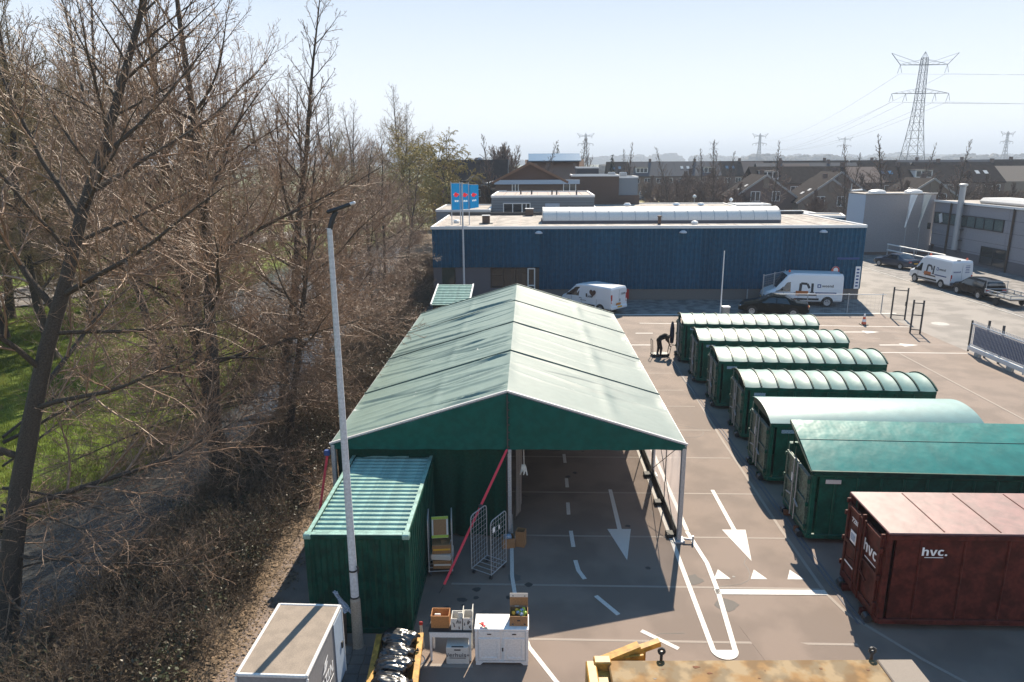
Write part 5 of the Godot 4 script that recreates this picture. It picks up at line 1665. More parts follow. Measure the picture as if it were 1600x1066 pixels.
func make_vehicles() -> void:
	var pd := StandardMaterial3D.new()
	pd.albedo_color = L(0.012, 0.014, 0.016)
	pd.roughness = 0.06
	pd.metallic_specular = 0.7
	M.pane_dark = pd
	# compact white van behind the tent
	var st := [[-2.4, 0.36, 1.0, 1.82, 0.93, 0.84], [-2.32, 0.34, 1.02, 1.94, 0.95, 0.86], [0.35, 0.32, 1.02, 1.97, 0.95, 0.84], [1.0, 0.32, 1.02, 1.86, 0.95, 0.80], [1.9, 0.32, 0.98, 1.10, 0.93, 0.78], [2.3, 0.34, 0.80, 0.92, 0.88, 0.75], [2.42, 0.36, 0.62, 0.74, 0.80, 0.70]]
	var t := vehicle("delivery_van", "small white delivery van with a brown and gold picture, rear corner towards the tent", "van", Vector3(4.85, 0, -51.7), 2.36, st, M.van, [-1.45, 1.6], {"w": 0.95, "R": 0.32, "van": 1, "side": [[2.35, 4.0, 0.06, 0.85, 2.3, 3.25]], "top": [[3.05, 3.95, 1.0]], "tail": [1.15, 0.62, 0.14], "plate": 0.55, "mirror": 1.5, "mirror_y": 1.15, "handle": [0.45], "seam": [-1.1, 0.3, 1.3], "strip": 0.5})
	bx("door_seam", Vector3(-2.404, 1.1, 0), Vector3(0.012, 1.3, 0.014), M.print_grey, t)
	bx("door_handle", Vector3(-2.415, 1.0, 0.1), Vector3(0.03, 0.2, 0.06), M.black, t, 0.01)
	bx("picture_gold", Vector3(-1.05, 1.36, -0.945), Vector3(0.42, 0.72, 0.008), M.print_gold, t).rotation.x = 0.1
	var hp := Mb.new()
	var heart := PackedVector2Array()
	for k in 20:
		var a := TAU * k / 20
		heart.append(Vector2(0.019 * 16 * pow(sin(a), 3), 0.019 * (13 * cos(a) - 5 * cos(2 * a) - 2 * cos(3 * a) - cos(4 * a))))
	hp.ext(heart, 0.008, Transform3D(Basis(Vector3.UP, PI) * Basis(Vector3.RIGHT, -0.1), Vector3(-0.72, 1.42, -0.957)))
	part("picture_heart", hp, M.print_brown, t)
	text("lettering", "Licht", 0.22, Vector3(-0.45, 1.14, -0.972), Basis(Vector3.UP, PI), M.print_dark, t)
	bx("picture_print", Vector3(-0.16, 1.2, -0.962), Vector3(0.12, 0.26, 0.006), M.print_dark, t)
	text("lettering", "www", 0.12, Vector3(0.15, 0.8, -0.958), Basis(Vector3.UP, PI), M.print_grey, t, "Droid Sans", 700, 2.0)
	text("lettering", "Licht", 0.2, Vector3(-2.44, 1.45, 0.45), Basis(Vector3.UP, -PI / 2), M.print_dark, t)
	bx("plate_frame", Vector3(-2.45, 0.75, -0.1), Vector3(0.02, 0.16, 0.5), M.amber, t)
	# the two tall vans
	var ms := [[-2.8, 0.42, 1.1, 2.28, 0.96, 0.86], [-2.72, 0.38, 1.12, 2.46, 0.99, 0.88], [0.7, 0.36, 1.12, 2.5, 0.99, 0.86], [1.15, 0.36, 1.12, 2.34, 0.99, 0.84], [1.95, 0.36, 1.10, 1.34, 0.97, 0.80], [2.6, 0.38, 0.95, 1.08, 0.92, 0.76], [2.78, 0.40, 0.68, 0.82, 0.84, 0.7]]
	var pos := [Vector3(20.75, 0, -53.45), Vector3(35.95, 0, -61.95)]
	var trn := [PI - 0.13, PI / 2 + 0.10]
	var lab := ["tall white works van with excavator picture, parked along the blue warehouse wall", "tall white works van with excavator picture, parked in the street before the office block"]
	for k in 2:
		var v := vehicle("works_van", lab[k], "van", pos[k], trn[k], ms, M.van, [-1.75, 1.75], {"w": 0.99, "R": 0.36, "van": 1, "side": [[2.5, 4.1, 0.0, 0.62, 2.5, 3.5]], "top": [[3.05, 3.97, 1.0]], "tail": [1.05, 0.5, 0.12], "plate": 0.62, "mirror": 1.55, "mirror_y": 1.3, "handle": [0.6], "seam": [-0.95, 0.35, 1.4], "strip": 0.58, "bumper": M.plinth}, "works vans")
		for b in [Vector3(-2.35, 2.5, 0.62), Vector3(0.95, 2.5, -0.3)]:
			var q := Mb.new()
			q.lathe(b, [Vector2(0.09, 0.0), Vector2(0.08, 0.12), Vector2(0.05, 0.16), Vector2(0, 0.17)], 10)
			part("beacon", q, M.orange_lamp, v)
		# the excavator picture, printed flat on the side that shows
		var zz := -1.004
		var pr := func(m: Mb, name: String, material: Material): part(name, m, material, v)
		var q := Mb.new()
		q.box(Vector3(0.1, 1.02, zz), Vector3(0.9, 0.34, 0.006))
		pr.call(q, "picture_body", M.print_orange)
		q = Mb.new()
		q.bar(Vector3(0.25, 1.1, zz), Vector3(0.2, 1.75, zz + 0.06), 0.005, 0.2, Vector3.RIGHT)
		q.bar(Vector3(0.2, 1.75, zz + 0.058), Vector3(-0.25, 1.72, zz + 0.058), 0.17, 0.005, Vector3.BACK)
		q.bar(Vector3(-0.25, 1.72, zz + 0.056), Vector3(-0.42, 1.4, zz + 0.026), 0.005, 0.17, Vector3.RIGHT)
		q.box(Vector3(-0.62, 1.42, zz + 0.028), Vector3(0.17, 0.7, 0.005), Basis(Vector3.RIGHT, 0.08))
		q.box(Vector3(-0.62, 1.1, zz - 0.002), Vector3(0.3, 0.07, 0.005))
		pr.call(q, "picture_boom", M.print_dark)
		q = Mb.new()
		q.box(Vector3(-0.3, 0.9, zz - 0.001), Vector3(1.3, 0.1, 0.006))
		pr.call(q, "picture_track", M.print_brown)
		q = Mb.new()
		q.box(Vector3(-1.6, 1.06, zz), Vector3(1.5, 0.09, 0.006))
		pr.call(q, "print_band", M.print_blue)
		q = Mb.new()
		q.box(Vector3(-1.1, 1.58, zz + 0.045), Vector3(0.26, 0.26, 0.006), Basis(Vector3.RIGHT, 0.09))
		pr.call(q, "logo_square", M.print_blue)
		q = Mb.new()
		q.box(Vector3(-1.1, 1.58, zz + 0.04), Vector3(0.12, 0.12, 0.006), Basis(Vector3.RIGHT, 0.09))
		pr.call(q, "logo_square", M.print_white)
		text("lettering", "weend", 0.26, Vector3(-1.72, 1.58, zz + 0.04), Basis(Vector3.UP, PI) * Basis(Vector3.RIGHT, -0.09), M.print_dark, v)
		var RB := Basis(Vector3.UP, -PI / 2)
		for i in 5: bx("lettering", Vector3(-2.81, 1.5 + 0.14 * i, 0.45), Vector3(0.006, 0.05, 0.4 - 0.05 * (i % 3)), M.print_blue, v)
		text("lettering", "weend", 0.2, Vector3(-2.815, 1.55, -0.45), RB, M.print_blue, v)
		bx("door_seam", Vector3(-2.804, 1.3, 0), Vector3(0.012, 1.6, 0.014), M.print_grey, v)
		bx("rear_step", Vector3(-2.9, 0.45, 0), Vector3(0.2, 0.08, 1.6), M.black, v, 0.02)
		bx("roof_bracket", Vector3(-2.7, 2.5, -0.35), Vector3(0.1, 0.08, 0.3), M.black, v, 0.02)
	var sed := [[-2.28, 0.34, 0.74, 0.92, 0.82, 0.72], [-2.15, 0.30, 0.84, 0.99, 0.86, 0.74], [-1.5, 0.26, 0.88, 1.03, 0.88, 0.70], [-0.75, 0.25, 0.90, 1.40, 0.89, 0.62], [0.2, 0.25, 0.90, 1.43, 0.89, 0.62], [1.05, 0.25, 0.88, 1.02, 0.88, 0.70], [2.0, 0.28, 0.72, 0.84, 0.85, 0.70], [2.26, 0.30, 0.55, 0.66, 0.76, 0.62]]
	var so := {"w": 0.88, "R": 0.31, "side": [[2.5, 3.55, 0.1, 0.86, 2.85, 3.55], [3.6, 4.8, 0.1, 0.86, 3.6, 4.25]], "top": [[4.15, 4.95, 1.0], [2.05, 2.92, -1.0]], "tail": [0.8, 0.16, 0.34], "plate": 0.66, "mirror": 0.8, "mirror_y": 0.98, "handle": [-0.6, 0.35], "seam": [-0.9, 0.1, 1.0]}
	vehicle("parked_car", "black sedan car in the yard beside the white pole, its roof catching the sun", "car", Vector3(17.55, 0, -49.85), PI - 0.33, sed, M.car_green, [-1.35, 1.4], so, "parked cars")
	vehicle("parked_car", "slate blue sedan car at the far end of the street by the white rail", "car", Vector3(37.7, 0, -72.6), PI / 2 + 0.32, sed, M.car_slate, [-1.35, 1.4], so, "parked cars")
	var hat := [[-1.98, 0.36, 0.80, 1.05, 0.82, 0.72], [-1.9, 0.32, 0.88, 1.36, 0.85, 0.66], [-1.55, 0.28, 0.90, 1.50, 0.87, 0.64], [-0.4, 0.26, 0.90, 1.54, 0.88, 0.64], [0.4, 0.26, 0.90, 1.52, 0.88, 0.64], [1.15, 0.26, 0.88, 1.04, 0.88, 0.72], [1.85, 0.28, 0.74, 0.88, 0.85, 0.70], [2.05, 0.30, 0.55, 0.66, 0.76, 0.62]]
	var ho := so.duplicate()
	ho.side = [[1.7, 3.0, 0.1, 0.86, 2.0, 3.0], [3.05, 4.85, 0.1, 0.86, 3.05, 4.3]]
	ho.top = [[4.15, 4.95, 1.0], [0.25, 1.2, -1.0]]
	vehicle("parked_car", "black hatchback car parked behind the flat trailer in the street", "car", Vector3(36.15, 0, -56.6), PI / 2 + 0.06, hat, M.car_black, [-1.25, 1.3], ho, "parked cars")
	# flat trailer
	var f := thing("flat_trailer", "flat car trailer with grey drop sides and front rail, in the street", "trailer", Vector3(36.2, 0, -53.0), PI / 2)
	bx("bed", Vector3(0, 0.62, 0), Vector3(3.0, 0.08, 1.7), M.dark, f)
	for side in [1.0, -1.0]:
		var s := Mb.new()
		for y in [0.72, 0.95]: s.rbox(Vector3(0, y, 0.87 * side), Vector3(3.05, 0.07, 0.04), 0.01)
		for x in [-1.5, -0.75, 0.0, 0.75, 1.5]: s.rbox(Vector3(x, 0.82, 0.87 * side), Vector3(0.05, 0.34, 0.05), 0.01)
		part("side_rail", s, M.galv, f)
		var w := Mb.new()
		w.lathe(Vector3(-0.1, 0.29, 0.98 * side - 0.09 * side), [Vector2(0.1, 0.0), Vector2(0.28, 0.0), Vector2(0.29, 0.05), Vector2(0.28, 0.16), Vector2(0.1, 0.17), Vector2(0, 0.16)], 18, Basis(Vector3.RIGHT, PI / 2 * side))
		part("wheel", w, M.rubber, f)
		bx("mudguard", Vector3(-0.1, 0.62, 1.0 * side), Vector3(0.75, 0.04, 0.22), M.dark, f, 0.01)
	for x in [-1.52, 1.52]:
		var s := Mb.new()
		for y in [0.72, 0.95]: s.rbox(Vector3(x, y, 0), Vector3(0.04, 0.07, 1.7), 0.01)
		if x > 0:
			for z in [-0.8, 0.8]: s.rod(Vector3(x, 0.6, z), Vector3(x, 1.55, z), 0.025, 6)
			s.rod(Vector3(x, 1.55, -0.8), Vector3(x, 1.55, 0.8), 0.025, 6)
			s.rod(Vector3(x, 1.25, -0.8), Vector3(x, 1.25, 0.8), 0.02, 6)
		part("end_rail", s, M.galv, f)
	var db := Mb.new()
	db.bar(Vector3(1.5, 0.5, -0.5), Vector3(2.6, 0.45, 0), 0.07, 0.08)
	db.bar(Vector3(1.5, 0.5, 0.5), Vector3(2.6, 0.45, 0), 0.07, 0.08)
	part("drawbar", db, M.galv, f)

# ---------------------------------------------------------------- fences, poles, flags
func make_fences() -> void:
	for k in 2:
		var a: Array = [[Vector3(25.22, 0, -48.4), 2.2], [Vector3(24.25, 0, -44.0), 2.15]][k]
		var t := thing("gate_frame", ["dark steel gate frame of two posts, the farther one at the yard's entrance", "dark steel gate frame of two posts, the nearer one at the yard's entrance"][k], "gate", a[0], [-0.55, -0.4][k], "gate frames at the entrance")
		var w: float = [0.85, 0.55][k]
		for x in [0.0, w]: bx("post", Vector3(x, a[1] / 2, 0), Vector3(0.10, a[1], 0.10), M.anthracite, t, 0.01)
		for y in [0.25, a[1] - 0.2, a[1] * 0.55] if k == 1 else [0.25, a[1] - 0.2]:
			bx("cross_bar", Vector3(w / 2, y, 0), Vector3(w - 0.1, 0.06, 0.05), M.anthracite, t)
		if k == 0: bx("lock_box", Vector3(w - 0.02, a[1] * 0.5, 0.07), Vector3(0.12, 0.3, 0.05), M.black, t, 0.01)
	var s := thing("sliding_gate", "white sliding gate with close vertical pickets and a blue banner panel", "gate", Vector3(25.0, 0, -39.2))
	var ln := 9.0
	var gm := Mb.new()
	gm.rbox(Vector3(0, 0.33, ln / 2), Vector3(0.14, 0.22, ln), 0.015)
	gm.rbox(Vector3(0, 1.72, ln / 2), Vector3(0.06, 0.07, ln), 0.01)
	gm.rbox(Vector3(0, 0.52, ln / 2), Vector3(0.05, 0.05, ln), 0.01)
	part("rail", gm, M.white_paint, s)
	var pk := Mb.new()
	pk.rbox(Vector3(0, 1.2, 0), Vector3(0.024, 1.42, 0.024), 0.004)
	var pm := pk.mesh()
	for i in 80: part("picket", pm, M.pole_white, s).position = Vector3(0.0, 0, 0.1 + i * 0.111)
	bx("banner", Vector3(0.035, 1.1, 2.6), Vector3(0.008, 1.05, 4.6), M.flag_blue, s)
	for z in [0.0, 4.6]:
		bx("end_post", Vector3(0, 1.0, z), Vector3(0.08, 1.8, 0.08), M.anthracite if z == 0 else M.white_paint, s, 0.01)
	for z in [1.0, 2.2, 8.6]:
		bx("guide_post", Vector3(0.3, 1.05, z), Vector3(0.10, 2.1, 0.10), M.anthracite, s, 0.01)
	for z in [0.9, 3.6]: bx("roller_block", Vector3(0, 0.11, z), Vector3(0.2, 0.22, 0.4), M.concrete, s, 0.02)
	var wf := thing("wire_fence", "thin wire fence on grey posts before the works van, with one pale top rail", "fence", Vector3(19.9, 0, -50.0))
	for i in 3: bx("post", Vector3([0.1, 3.0, 5.4][i], 0.73, 0), Vector3(0.05, 1.46, 0.05), M.galv, wf)
	var tr := Mb.new()
	tr.rod(Vector3(-2.4, 1.42, 0), Vector3(5.5, 1.42, 0.3), 0.022, 6)
	part("top_rail", tr, M.roof_trim, wf)
	var wm := Mb.new()
	for i in 26: wm.rod(Vector3(-2.3 + i * 0.3, 0.05, 0.01), Vector3(-2.3 + i * 0.3, 1.4, 0.01), 0.003, 3)
	for j in 6: wm.rod(Vector3(-2.3, 0.1 + j * 0.25, 0.01), Vector3(5.3, 0.1 + j * 0.25, 0.01), 0.003, 3)
	tag(part("wire_mesh", wm, M.galv, wf), "", "", "", "stuff")
	var mf := thing("mesh_gate", "grey steel mesh gate leaf standing open against the warehouse forecourt", "gate", Vector3(17.5, 0, -52.2), 0.75)
	var q := Mb.new()
	for x in [0.0, 1.6, 3.2]: q.rod(Vector3(x, 0, 0), Vector3(x, 2.5, 0), 0.04, 6)
	for y in [0.2, 2.4]: q.rod(Vector3(0, y, 0), Vector3(3.2, y, 0), 0.03, 6)
	part("frame", q, M.galv, mf)
	q = Mb.new()
	for i in 30: q.rod(Vector3(0.05 + i * 0.107, 0.2, 0), Vector3(0.05 + i * 0.107, 2.4, 0), 0.006, 3)
	for j in 12: q.rod(Vector3(0, 0.3 + j * 0.18, 0), Vector3(3.2, 0.3 + j * 0.18, 0), 0.005, 3)
	tag(part("wire_mesh", q, M.galv, mf), "", "", "", "stuff")
	# white pole and its concrete block
	var p := thing("white_pole", "slim white pole on a pale concrete block in front of the warehouse", "pole", Vector3(13.75, 0, -49.3))
	q = Mb.new()
	q.lathe(Vector3(-0.08, 0, 0), [Vector2(0.05, 0.0), Vector2(0.035, 4.6), Vector2(0, 4.61)], 10)
	part("pole", q, M.white, p)
	bx("block", Vector3(0.26, 0.32, 0.1), Vector3(0.46, 0.64, 0.42), M.concrete, p, 0.03)
	bx("block_cap", Vector3(0.26, 0.66, 0.1), Vector3(0.54, 0.07, 0.5), M.white, p, 0.01)
	# tall post by the tent, flags
	p = thing("tall_post", "tall slim grey post beside the green shed, crossing the blue flags", "post", Vector3(-4.85, 0, -53.0))
	q = Mb.new()
	q.lathe(Vector3.ZERO, [Vector2(0.085, 0.0), Vector2(0.05, 9.3), Vector2(0, 9.32)], 12)
	part("pole", q, M.pole_white, p)
	bx("lamp_head", Vector3(0.2, 9.32, 0), Vector3(0.7, 0.09, 0.18), M.dark, p, 0.03)
	var im := Image.create(96, 160, false, Image.FORMAT_RGB8)
	im.fill(L(0.004, 0.20, 0.46))
	for y in 160:
		for x in 96:
			var u := (x - 48) / 96.0
			var v := (y - 66) / 96.0
			var b := false
			if absf(v - 0.0) < 0.16 and absf(u) < 0.28:
				var h := pow(u * 4.2 + 0.25, 2) + pow(v * 5.0 - absf(u * 2 + 0.2), 2)
				if h < 0.55: b = true
				if u > -0.02 and absf(v + 0.01 - (u - 0.1) * 0.25) < 0.075 - u * 0.1: b = true
			if b: im.set_pixel(x, y, L(0.7, 0.03, 0.05))
			elif absf(v - 0.0) < 0.19 and absf(u) < 0.3 and (absf(u * v) < 0.012 and absf(u) > 0.14): im.set_pixel(x, y, L(0.75, 0.45, 0.5))
			if y > 100 and y < 112 and x > 26 and x < 74 and (x / 5 + y / 7) % 4 != 0: im.set_pixel(x, y, L(0.75, 0.8, 0.85))
	var fm := StandardMaterial3D.new()
	fm.albedo_texture = ImageTexture.create_from_image(im)
	fm.roughness = 0.7
	fm.backlight_enabled = true
	fm.backlight = Color(0.7, 0.7, 0.7)
	var fl := ["leftmost of the three blue flags with red emblem, on its own pole", "middle blue flag with red emblem, partly behind the tall grey post", "rightmost of the three blue flags with red emblem, lower edge slanting"]
	for k in 3:
		var t := thing("blue_flag", fl[k], "flag", Vector3(-6.15 + k * 0.71, 0, -57.9 - 0.0), 0, "blue flags in a row")
		q = Mb.new()
		q.lathe(Vector3(-0.03, 0, 0), [Vector2(0.05, 0.0), Vector2(0.03, 9.15), Vector2(0, 9.16)], 8)
		q.rod(Vector3(-0.03, 9.06 - 0.06 * k, 0), Vector3(0.7, 9.05 - 0.06 * k, 0), 0.018, 5)
		part("pole", q, M.pole_white, t)
		q = Mb.new()
		q.grid(14, 12, func(u: float, v: float) -> Vector3:
			return Vector3(0.0 + u * 0.76, 9.03 - 0.06 * k - (2.1 - 0.1 * k) * (1 - v) - (0.12 if k == 2 else 0.02) * u * (1 - v) * -1.0, 0.05 * sin(u * 11 + k) * (0.4 + 0.6 * (1 - v))))
		part("cloth", q, fm, t)
	# traffic cone
	var c := thing("traffic_cone", "orange and white traffic cone standing alone near the yard entrance", "traffic cone", Vector3(22.42, 0, -46.35))
	bx("base", Vector3(0, 0.03, 0), Vector3(0.44, 0.05, 0.44), M.black, c, 0.01)
	for k in 4:
		q = Mb.new()
		var r0 := 0.16 - 0.03 * k
		q.lathe(Vector3.ZERO, [Vector2(r0, 0.05 + 0.17 * k), Vector2(r0 - 0.03, 0.22 + 0.17 * k), Vector2(0.0 if k == 3 else r0 - 0.03, 0.221 + 0.17 * k)], 14)
		part("cone_band", q, M.print_white if k % 2 == 1 else M.orange_lamp, c)

# ---------------------------------------------------------------- the stooping person
func make_person() -> void:
	# joints: facing +x, bent forward at the hips
	var J := {
		"ankl": Vector3(0.02, 0.09, 0.12), "kneel": Vector3(0.05, 0.48, 0.11), "hipl": Vector3(-0.06, 0.90, 0.09),
		"ankr": Vector3(-0.10, 0.09, -0.10), "kneer": Vector3(-0.03, 0.48, -0.10), "hipr": Vector3(-0.06, 0.90, -0.09),
		"toel": Vector3(0.17, 0.05, 0.14), "toer": Vector3(0.05, 0.05, -0.12),
		"pelvis": Vector3(-0.07, 0.95, 0), "waist": Vector3(0.06, 1.08, 0), "chest": Vector3(0.28, 1.16, 0), "neck": Vector3(0.45, 1.16, 0), "head": Vector3(0.57, 1.10, 0),
		"shl": Vector3(0.38, 1.14, 0.18), "ell": Vector3(0.42, 0.87, 0.22), "wrl": Vector3(0.52, 0.66, 0.16),
		"shr": Vector3(0.38, 1.14, -0.18), "elr": Vector3(0.44, 0.88, -0.20), "wrr": Vector3(0.58, 0.70, -0.14)}
	var cl := Color(0.020, 0.017, 0.015)
	var tr := Color(0.024, 0.019, 0.016)
	var sk := Color(0.36, 0.20, 0.14)
	var sh := Color(0.012, 0.011, 0.011)
	var hair := Color(0.045, 0.028, 0.02)
	var bones := [["ankl", "kneel", 0.055, 0.075, tr], ["kneel", "hipl", 0.078, 0.10, tr], ["ankr", "kneer", 0.055, 0.075, tr], ["kneer", "hipr", 0.078, 0.10, tr], ["ankl", "toel", 0.055, 0.04, sh], ["ankr", "toer", 0.055, 0.04, sh],
		["hipl", "hipr", 0.11, 0.11, tr], ["pelvis", "waist", 0.135, 0.135, cl], ["waist", "chest", 0.14, 0.165, cl], ["shl", "shr", 0.09, 0.09, cl], ["chest", "neck", 0.14, 0.07, cl], ["neck", "head", 0.055, 0.07, sk],
		["shl", "ell", 0.065, 0.05, cl], ["ell", "wrl", 0.048, 0.034, sk], ["shr", "elr", 0.065, 0.05, cl], ["elr", "wrr", 0.048, 0.034, sk]]
	var bs := []
	for b in bones: bs.append([J[b[0]], J[b[1]], b[2], b[3], b[4]])
	# head: skull, jaw, nose
	bs.append([Vector3(0.57, 1.115, 0), Vector3(0.63, 1.07, 0), 0.092, 0.075, sk])
	bs.append([Vector3(0.66, 1.03, 0), Vector3(0.665, 1.0, 0), 0.045, 0.035, sk])
	bs.append([Vector3(0.695, 1.085, 0), Vector3(0.705, 1.065, 0), 0.014, 0.016, sk])
	for s in [1.0, -1.0]: bs.append([Vector3(0.60, 1.085, 0.082 * s), Vector3(0.60, 1.06, 0.086 * s), 0.015, 0.012, sk])
	# palms, fingers and thumbs
	for s in [["wrl", 1.0], ["wrr", -1.0]]:
		var w: Vector3 = J[s[0]]
		var d := Vector3(0.35, -0.9, -0.1 * s[1]).normalized()
		bs.append([w, w + d * 0.075, 0.030, 0.034, sk])
		for k in 4:
			var a := w + d * 0.09 + Vector3(0.030 - k * 0.02, 0, 0.0)
			var e := a + d * (0.036 - 0.004 * absf(k - 1.3)) + Vector3(0.010, 0, -0.012 * s[1])
			bs.append([a, e, 0.0095, 0.009, sk])
			bs.append([e, e + Vector3(-0.004, -0.022, -0.022 * s[1]), 0.009, 0.008, sk])
		var th := w + d * 0.035 + Vector3(0.03, 0, -0.01 * s[1])
		bs.append([th, th + Vector3(0.028, -0.03, -0.012 * s[1]), 0.011, 0.009, sk])
	var t := thing("person", "person in dark clothes bending down to a hand cart at the farthest container's door", "person", Vector3(7.42, 0, -38.5), 0.15)
	part("body", nets(bs, 0.022), vc(0.8), t)
	var q := Mb.new()
	q.grid(16, 8, func(u: float, v: float) -> Vector3:
		var a := TAU * u
		var b := PI * (0.5 * v)
		var dv := Basis(Vector3.BACK, -0.35) * Vector3(cos(a) * cos(b), sin(b), -sin(a) * cos(b))
		return Vector3(0.575, 1.125, 0) + dv * Vector3(0.106, 0.103, 0.102))
	var hm := StandardMaterial3D.new()
	hm.albedo_color = L(0.045, 0.028, 0.02)
	hm.roughness = 0.6
	part("hair", q, hm, t)
	for s in [1.0, -1.0]:
		q = Mb.new()
		q.lathe(Vector3(0.688, 1.10, 0.033 * s), [Vector2(0, -0.012), Vector2(0.012, 0), Vector2(0, 0.012)], 8)
		part("eye", q, M.print_dark, t)
	bx("mouth", Vector3(0.702, 1.03, 0), Vector3(0.012, 0.008, 0.045), M.brick_brown, t)
	# cart
	var c := thing("hand_cart", "low dark hand cart with tube handles at the stooping person's feet", "hand cart", Vector3(6.95, 0, -38.5), 0.1)
	bx("bed", Vector3(0.5, 0.14, 0), Vector3(0.95, 0.05, 0.55), M.dark, c, 0.01)
	q = Mb.new()
	q.path([Vector3(0.05, 0.1, 0.22), Vector3(0.0, 0.95, 0.22), Vector3(0.0, 1.0, 0.18), Vector3(0.0, 1.0, -0.1), Vector3(0.0, 0.95, -0.14), Vector3(0.05, 0.1, -0.14)], 0.022, 6)
	part("handle", q, M.dark, c)
	q = Mb.new()
	q.path([Vector3(1.0, 0.12, 0.2), Vector3(1.08, 0.62, 0.2), Vector3(1.25, 0.66, 0.2), Vector3(1.32, 0.62, 0.1), Vector3(1.32, 0.62, -0.1), Vector3(1.08, 0.62, -0.2), Vector3(1.0, 0.12, -0.2)], 0.02, 6)
	q.path([Vector3(1.05, 0.40, 0.2), Vector3(1.05, 0.40, -0.2)], 0.016, 5)
	part("handle", q, M.dark, c)
	for x in [0.12, 0.9]:
		for z in [-0.24, 0.24]:
			q = Mb.new()
			q.rod(Vector3(x, 0.09, z - 0.02), Vector3(x, 0.09, z + 0.02), 0.09, 12)
			part("wheel", q, M.rubber, c)
	var bgm := thing("navy_form", "navy form standing at the edge of the farthest green container", "sack", Vector3(8.10, 0.0, -38.62))  # dark navy upright form, nature unknown
	q = Mb.new()
	q.lathe(Vector3(0, 0, 0), [Vector2(0, 0.7), Vector2(0.10, 0.75), Vector2(0.13, 1.1), Vector2(0.12, 1.6), Vector2(0.06, 1.95), Vector2(0, 2.0)], 12)
	part("cloth", q, M.navy, bgm)  # plain navy form, not known to be fabric

func nets(bones: Array, cell: float) -> Mb:   # one smooth skin over tapered capsules (surface nets)
	var lo := Vector3(9, 9, 9)
	var hi := -lo
	for b in bones:
		for e in 2:
			lo = lo.min(b[e] - Vector3.ONE * (maxf(b[2], b[3]) + 0.04))
			hi = hi.max(b[e] + Vector3.ONE * (maxf(b[2], b[3]) + 0.04))
	var n := Vector3i(((hi - lo) / cell).ceil()) + Vector3i.ONE
	var field := PackedFloat32Array()
	field.resize(n.x * n.y * n.z)
	field.fill(1.0)
	var tint := PackedColorArray()
	tint.resize(field.size())
	var best := PackedFloat32Array()
	best.resize(field.size())
	best.fill(1.0)
	for b in bones:
		var r: float = maxf(b[2], b[3]) + 0.06
		var a0 := Vector3i(((b[0].min(b[1]) - Vector3.ONE * r - lo) / cell).floor()).clamp(Vector3i.ZERO, n - Vector3i.ONE)
		var a1 := Vector3i(((b[0].max(b[1]) + Vector3.ONE * r - lo) / cell).ceil()).clamp(Vector3i.ZERO, n - Vector3i.ONE)
		var d: Vector3 = b[1] - b[0]
		var dd := maxf(d.length_squared(), 1e-9)
		for z in range(a0.z, a1.z + 1):
			for y in range(a0.y, a1.y + 1):
				for x in range(a0.x, a1.x + 1):
					var p := lo + Vector3(x, y, z) * cell
					var h: float = clampf((p - b[0]).dot(d) / dd, 0, 1)
					var s: float = (p - b[0] - d * h).length() - lerpf(b[2], b[3], h)
					var i := (z * n.y + y) * n.x + x
					var f := field[i]
					if s < best[i]:
						best[i] = s
						tint[i] = b[4]
					var kk: float = minf(0.035, maxf(b[2], b[3]) * 0.6)
					var hh := clampf(0.5 + 0.5 * (f - s) / kk, 0, 1)
					field[i] = lerpf(f, s, hh) - kk * hh * (1 - hh)
	var m := Mb.new()
	var id := {}
	for z in n.z - 1:
		for y in n.y - 1:
			for x in n.x - 1:
				var c := Vector3.ZERO
				var k := 0
				var base := (z * n.y + y) * n.x + x
				for e in 12:
					var ax := e / 4
					var u := e % 4
					var o := Vector3i.ZERO
					o[(ax + 1) % 3] = u & 1
					o[(ax + 2) % 3] = u >> 1
					var o2 := o
					o2[ax] = 1
					var f0 := field[base + (o.z * n.y + o.y) * n.x + o.x]
					var f1 := field[base + (o2.z * n.y + o2.y) * n.x + o2.x]
					if (f0 < 0) != (f1 < 0):
						c += Vector3(o).lerp(Vector3(o2), f0 / (f0 - f1))
						k += 1
				if k:
					id[base] = m.v.size()
					m.v.append(lo + (Vector3(x, y, z) + c / k) * cell)
					var g := Vector3(field[base + 1] - field[base], field[base + n.x] - field[base], field[base + n.x * n.y] - field[base])
					m.n.append(g.normalized())
					m.col.append(tint[base])
	var st := [1, n.x, n.x * n.y]
	for base in id:
		for ax in 3:
			var p: int = st[(ax + 1) % 3]
			var q: int = st[(ax + 2) % 3]
			var f0 := field[base]
			var f1 := field[base + st[ax]]
			if (f0 < 0) == (f1 < 0): continue
			if id.has(base - p) and id.has(base - q) and id.has(base - p - q):
				var a: int = id[base]; var b2: int = id[base - p]; var c2: int = id[base - p - q]; var d2: int = id[base - q]
				if f0 < 0: m.ix.append_array(PackedInt32Array([a, c2, b2, a, d2, c2]))
				else: m.ix.append_array(PackedInt32Array([a, b2, c2, a, c2, d2]))
	return m

# ---------------------------------------------------------------- beyond the warehouse
func flat_building(called: String, label: String, at: Vector3, turn: float, s: Vector3, wall: Material, roofm: Material) -> Node3D:
	var t := thing(called, label, "building", at, turn)
	bx("wall", Vector3(0, s.y / 2, 0), s, wall, t)
	var r := bx("roof", Vector3(0, s.y + 0.04, 0), Vector3(s.x - 0.3, 0.08, s.z - 0.3), roofm, t)
	var m := Mb.new()
	for e in [1.0, -1.0]:
		m.box(Vector3(0, s.y + 0.08, e * (s.z / 2 - 0.06)), Vector3(s.x + 0.1, 0.22, 0.2))
		m.box(Vector3(e * (s.x / 2 - 0.06), s.y + 0.08, 0), Vector3(0.2, 0.218, s.z - 0.32))
	part("roof_edge", m, M.roof_trim, r)
	return t

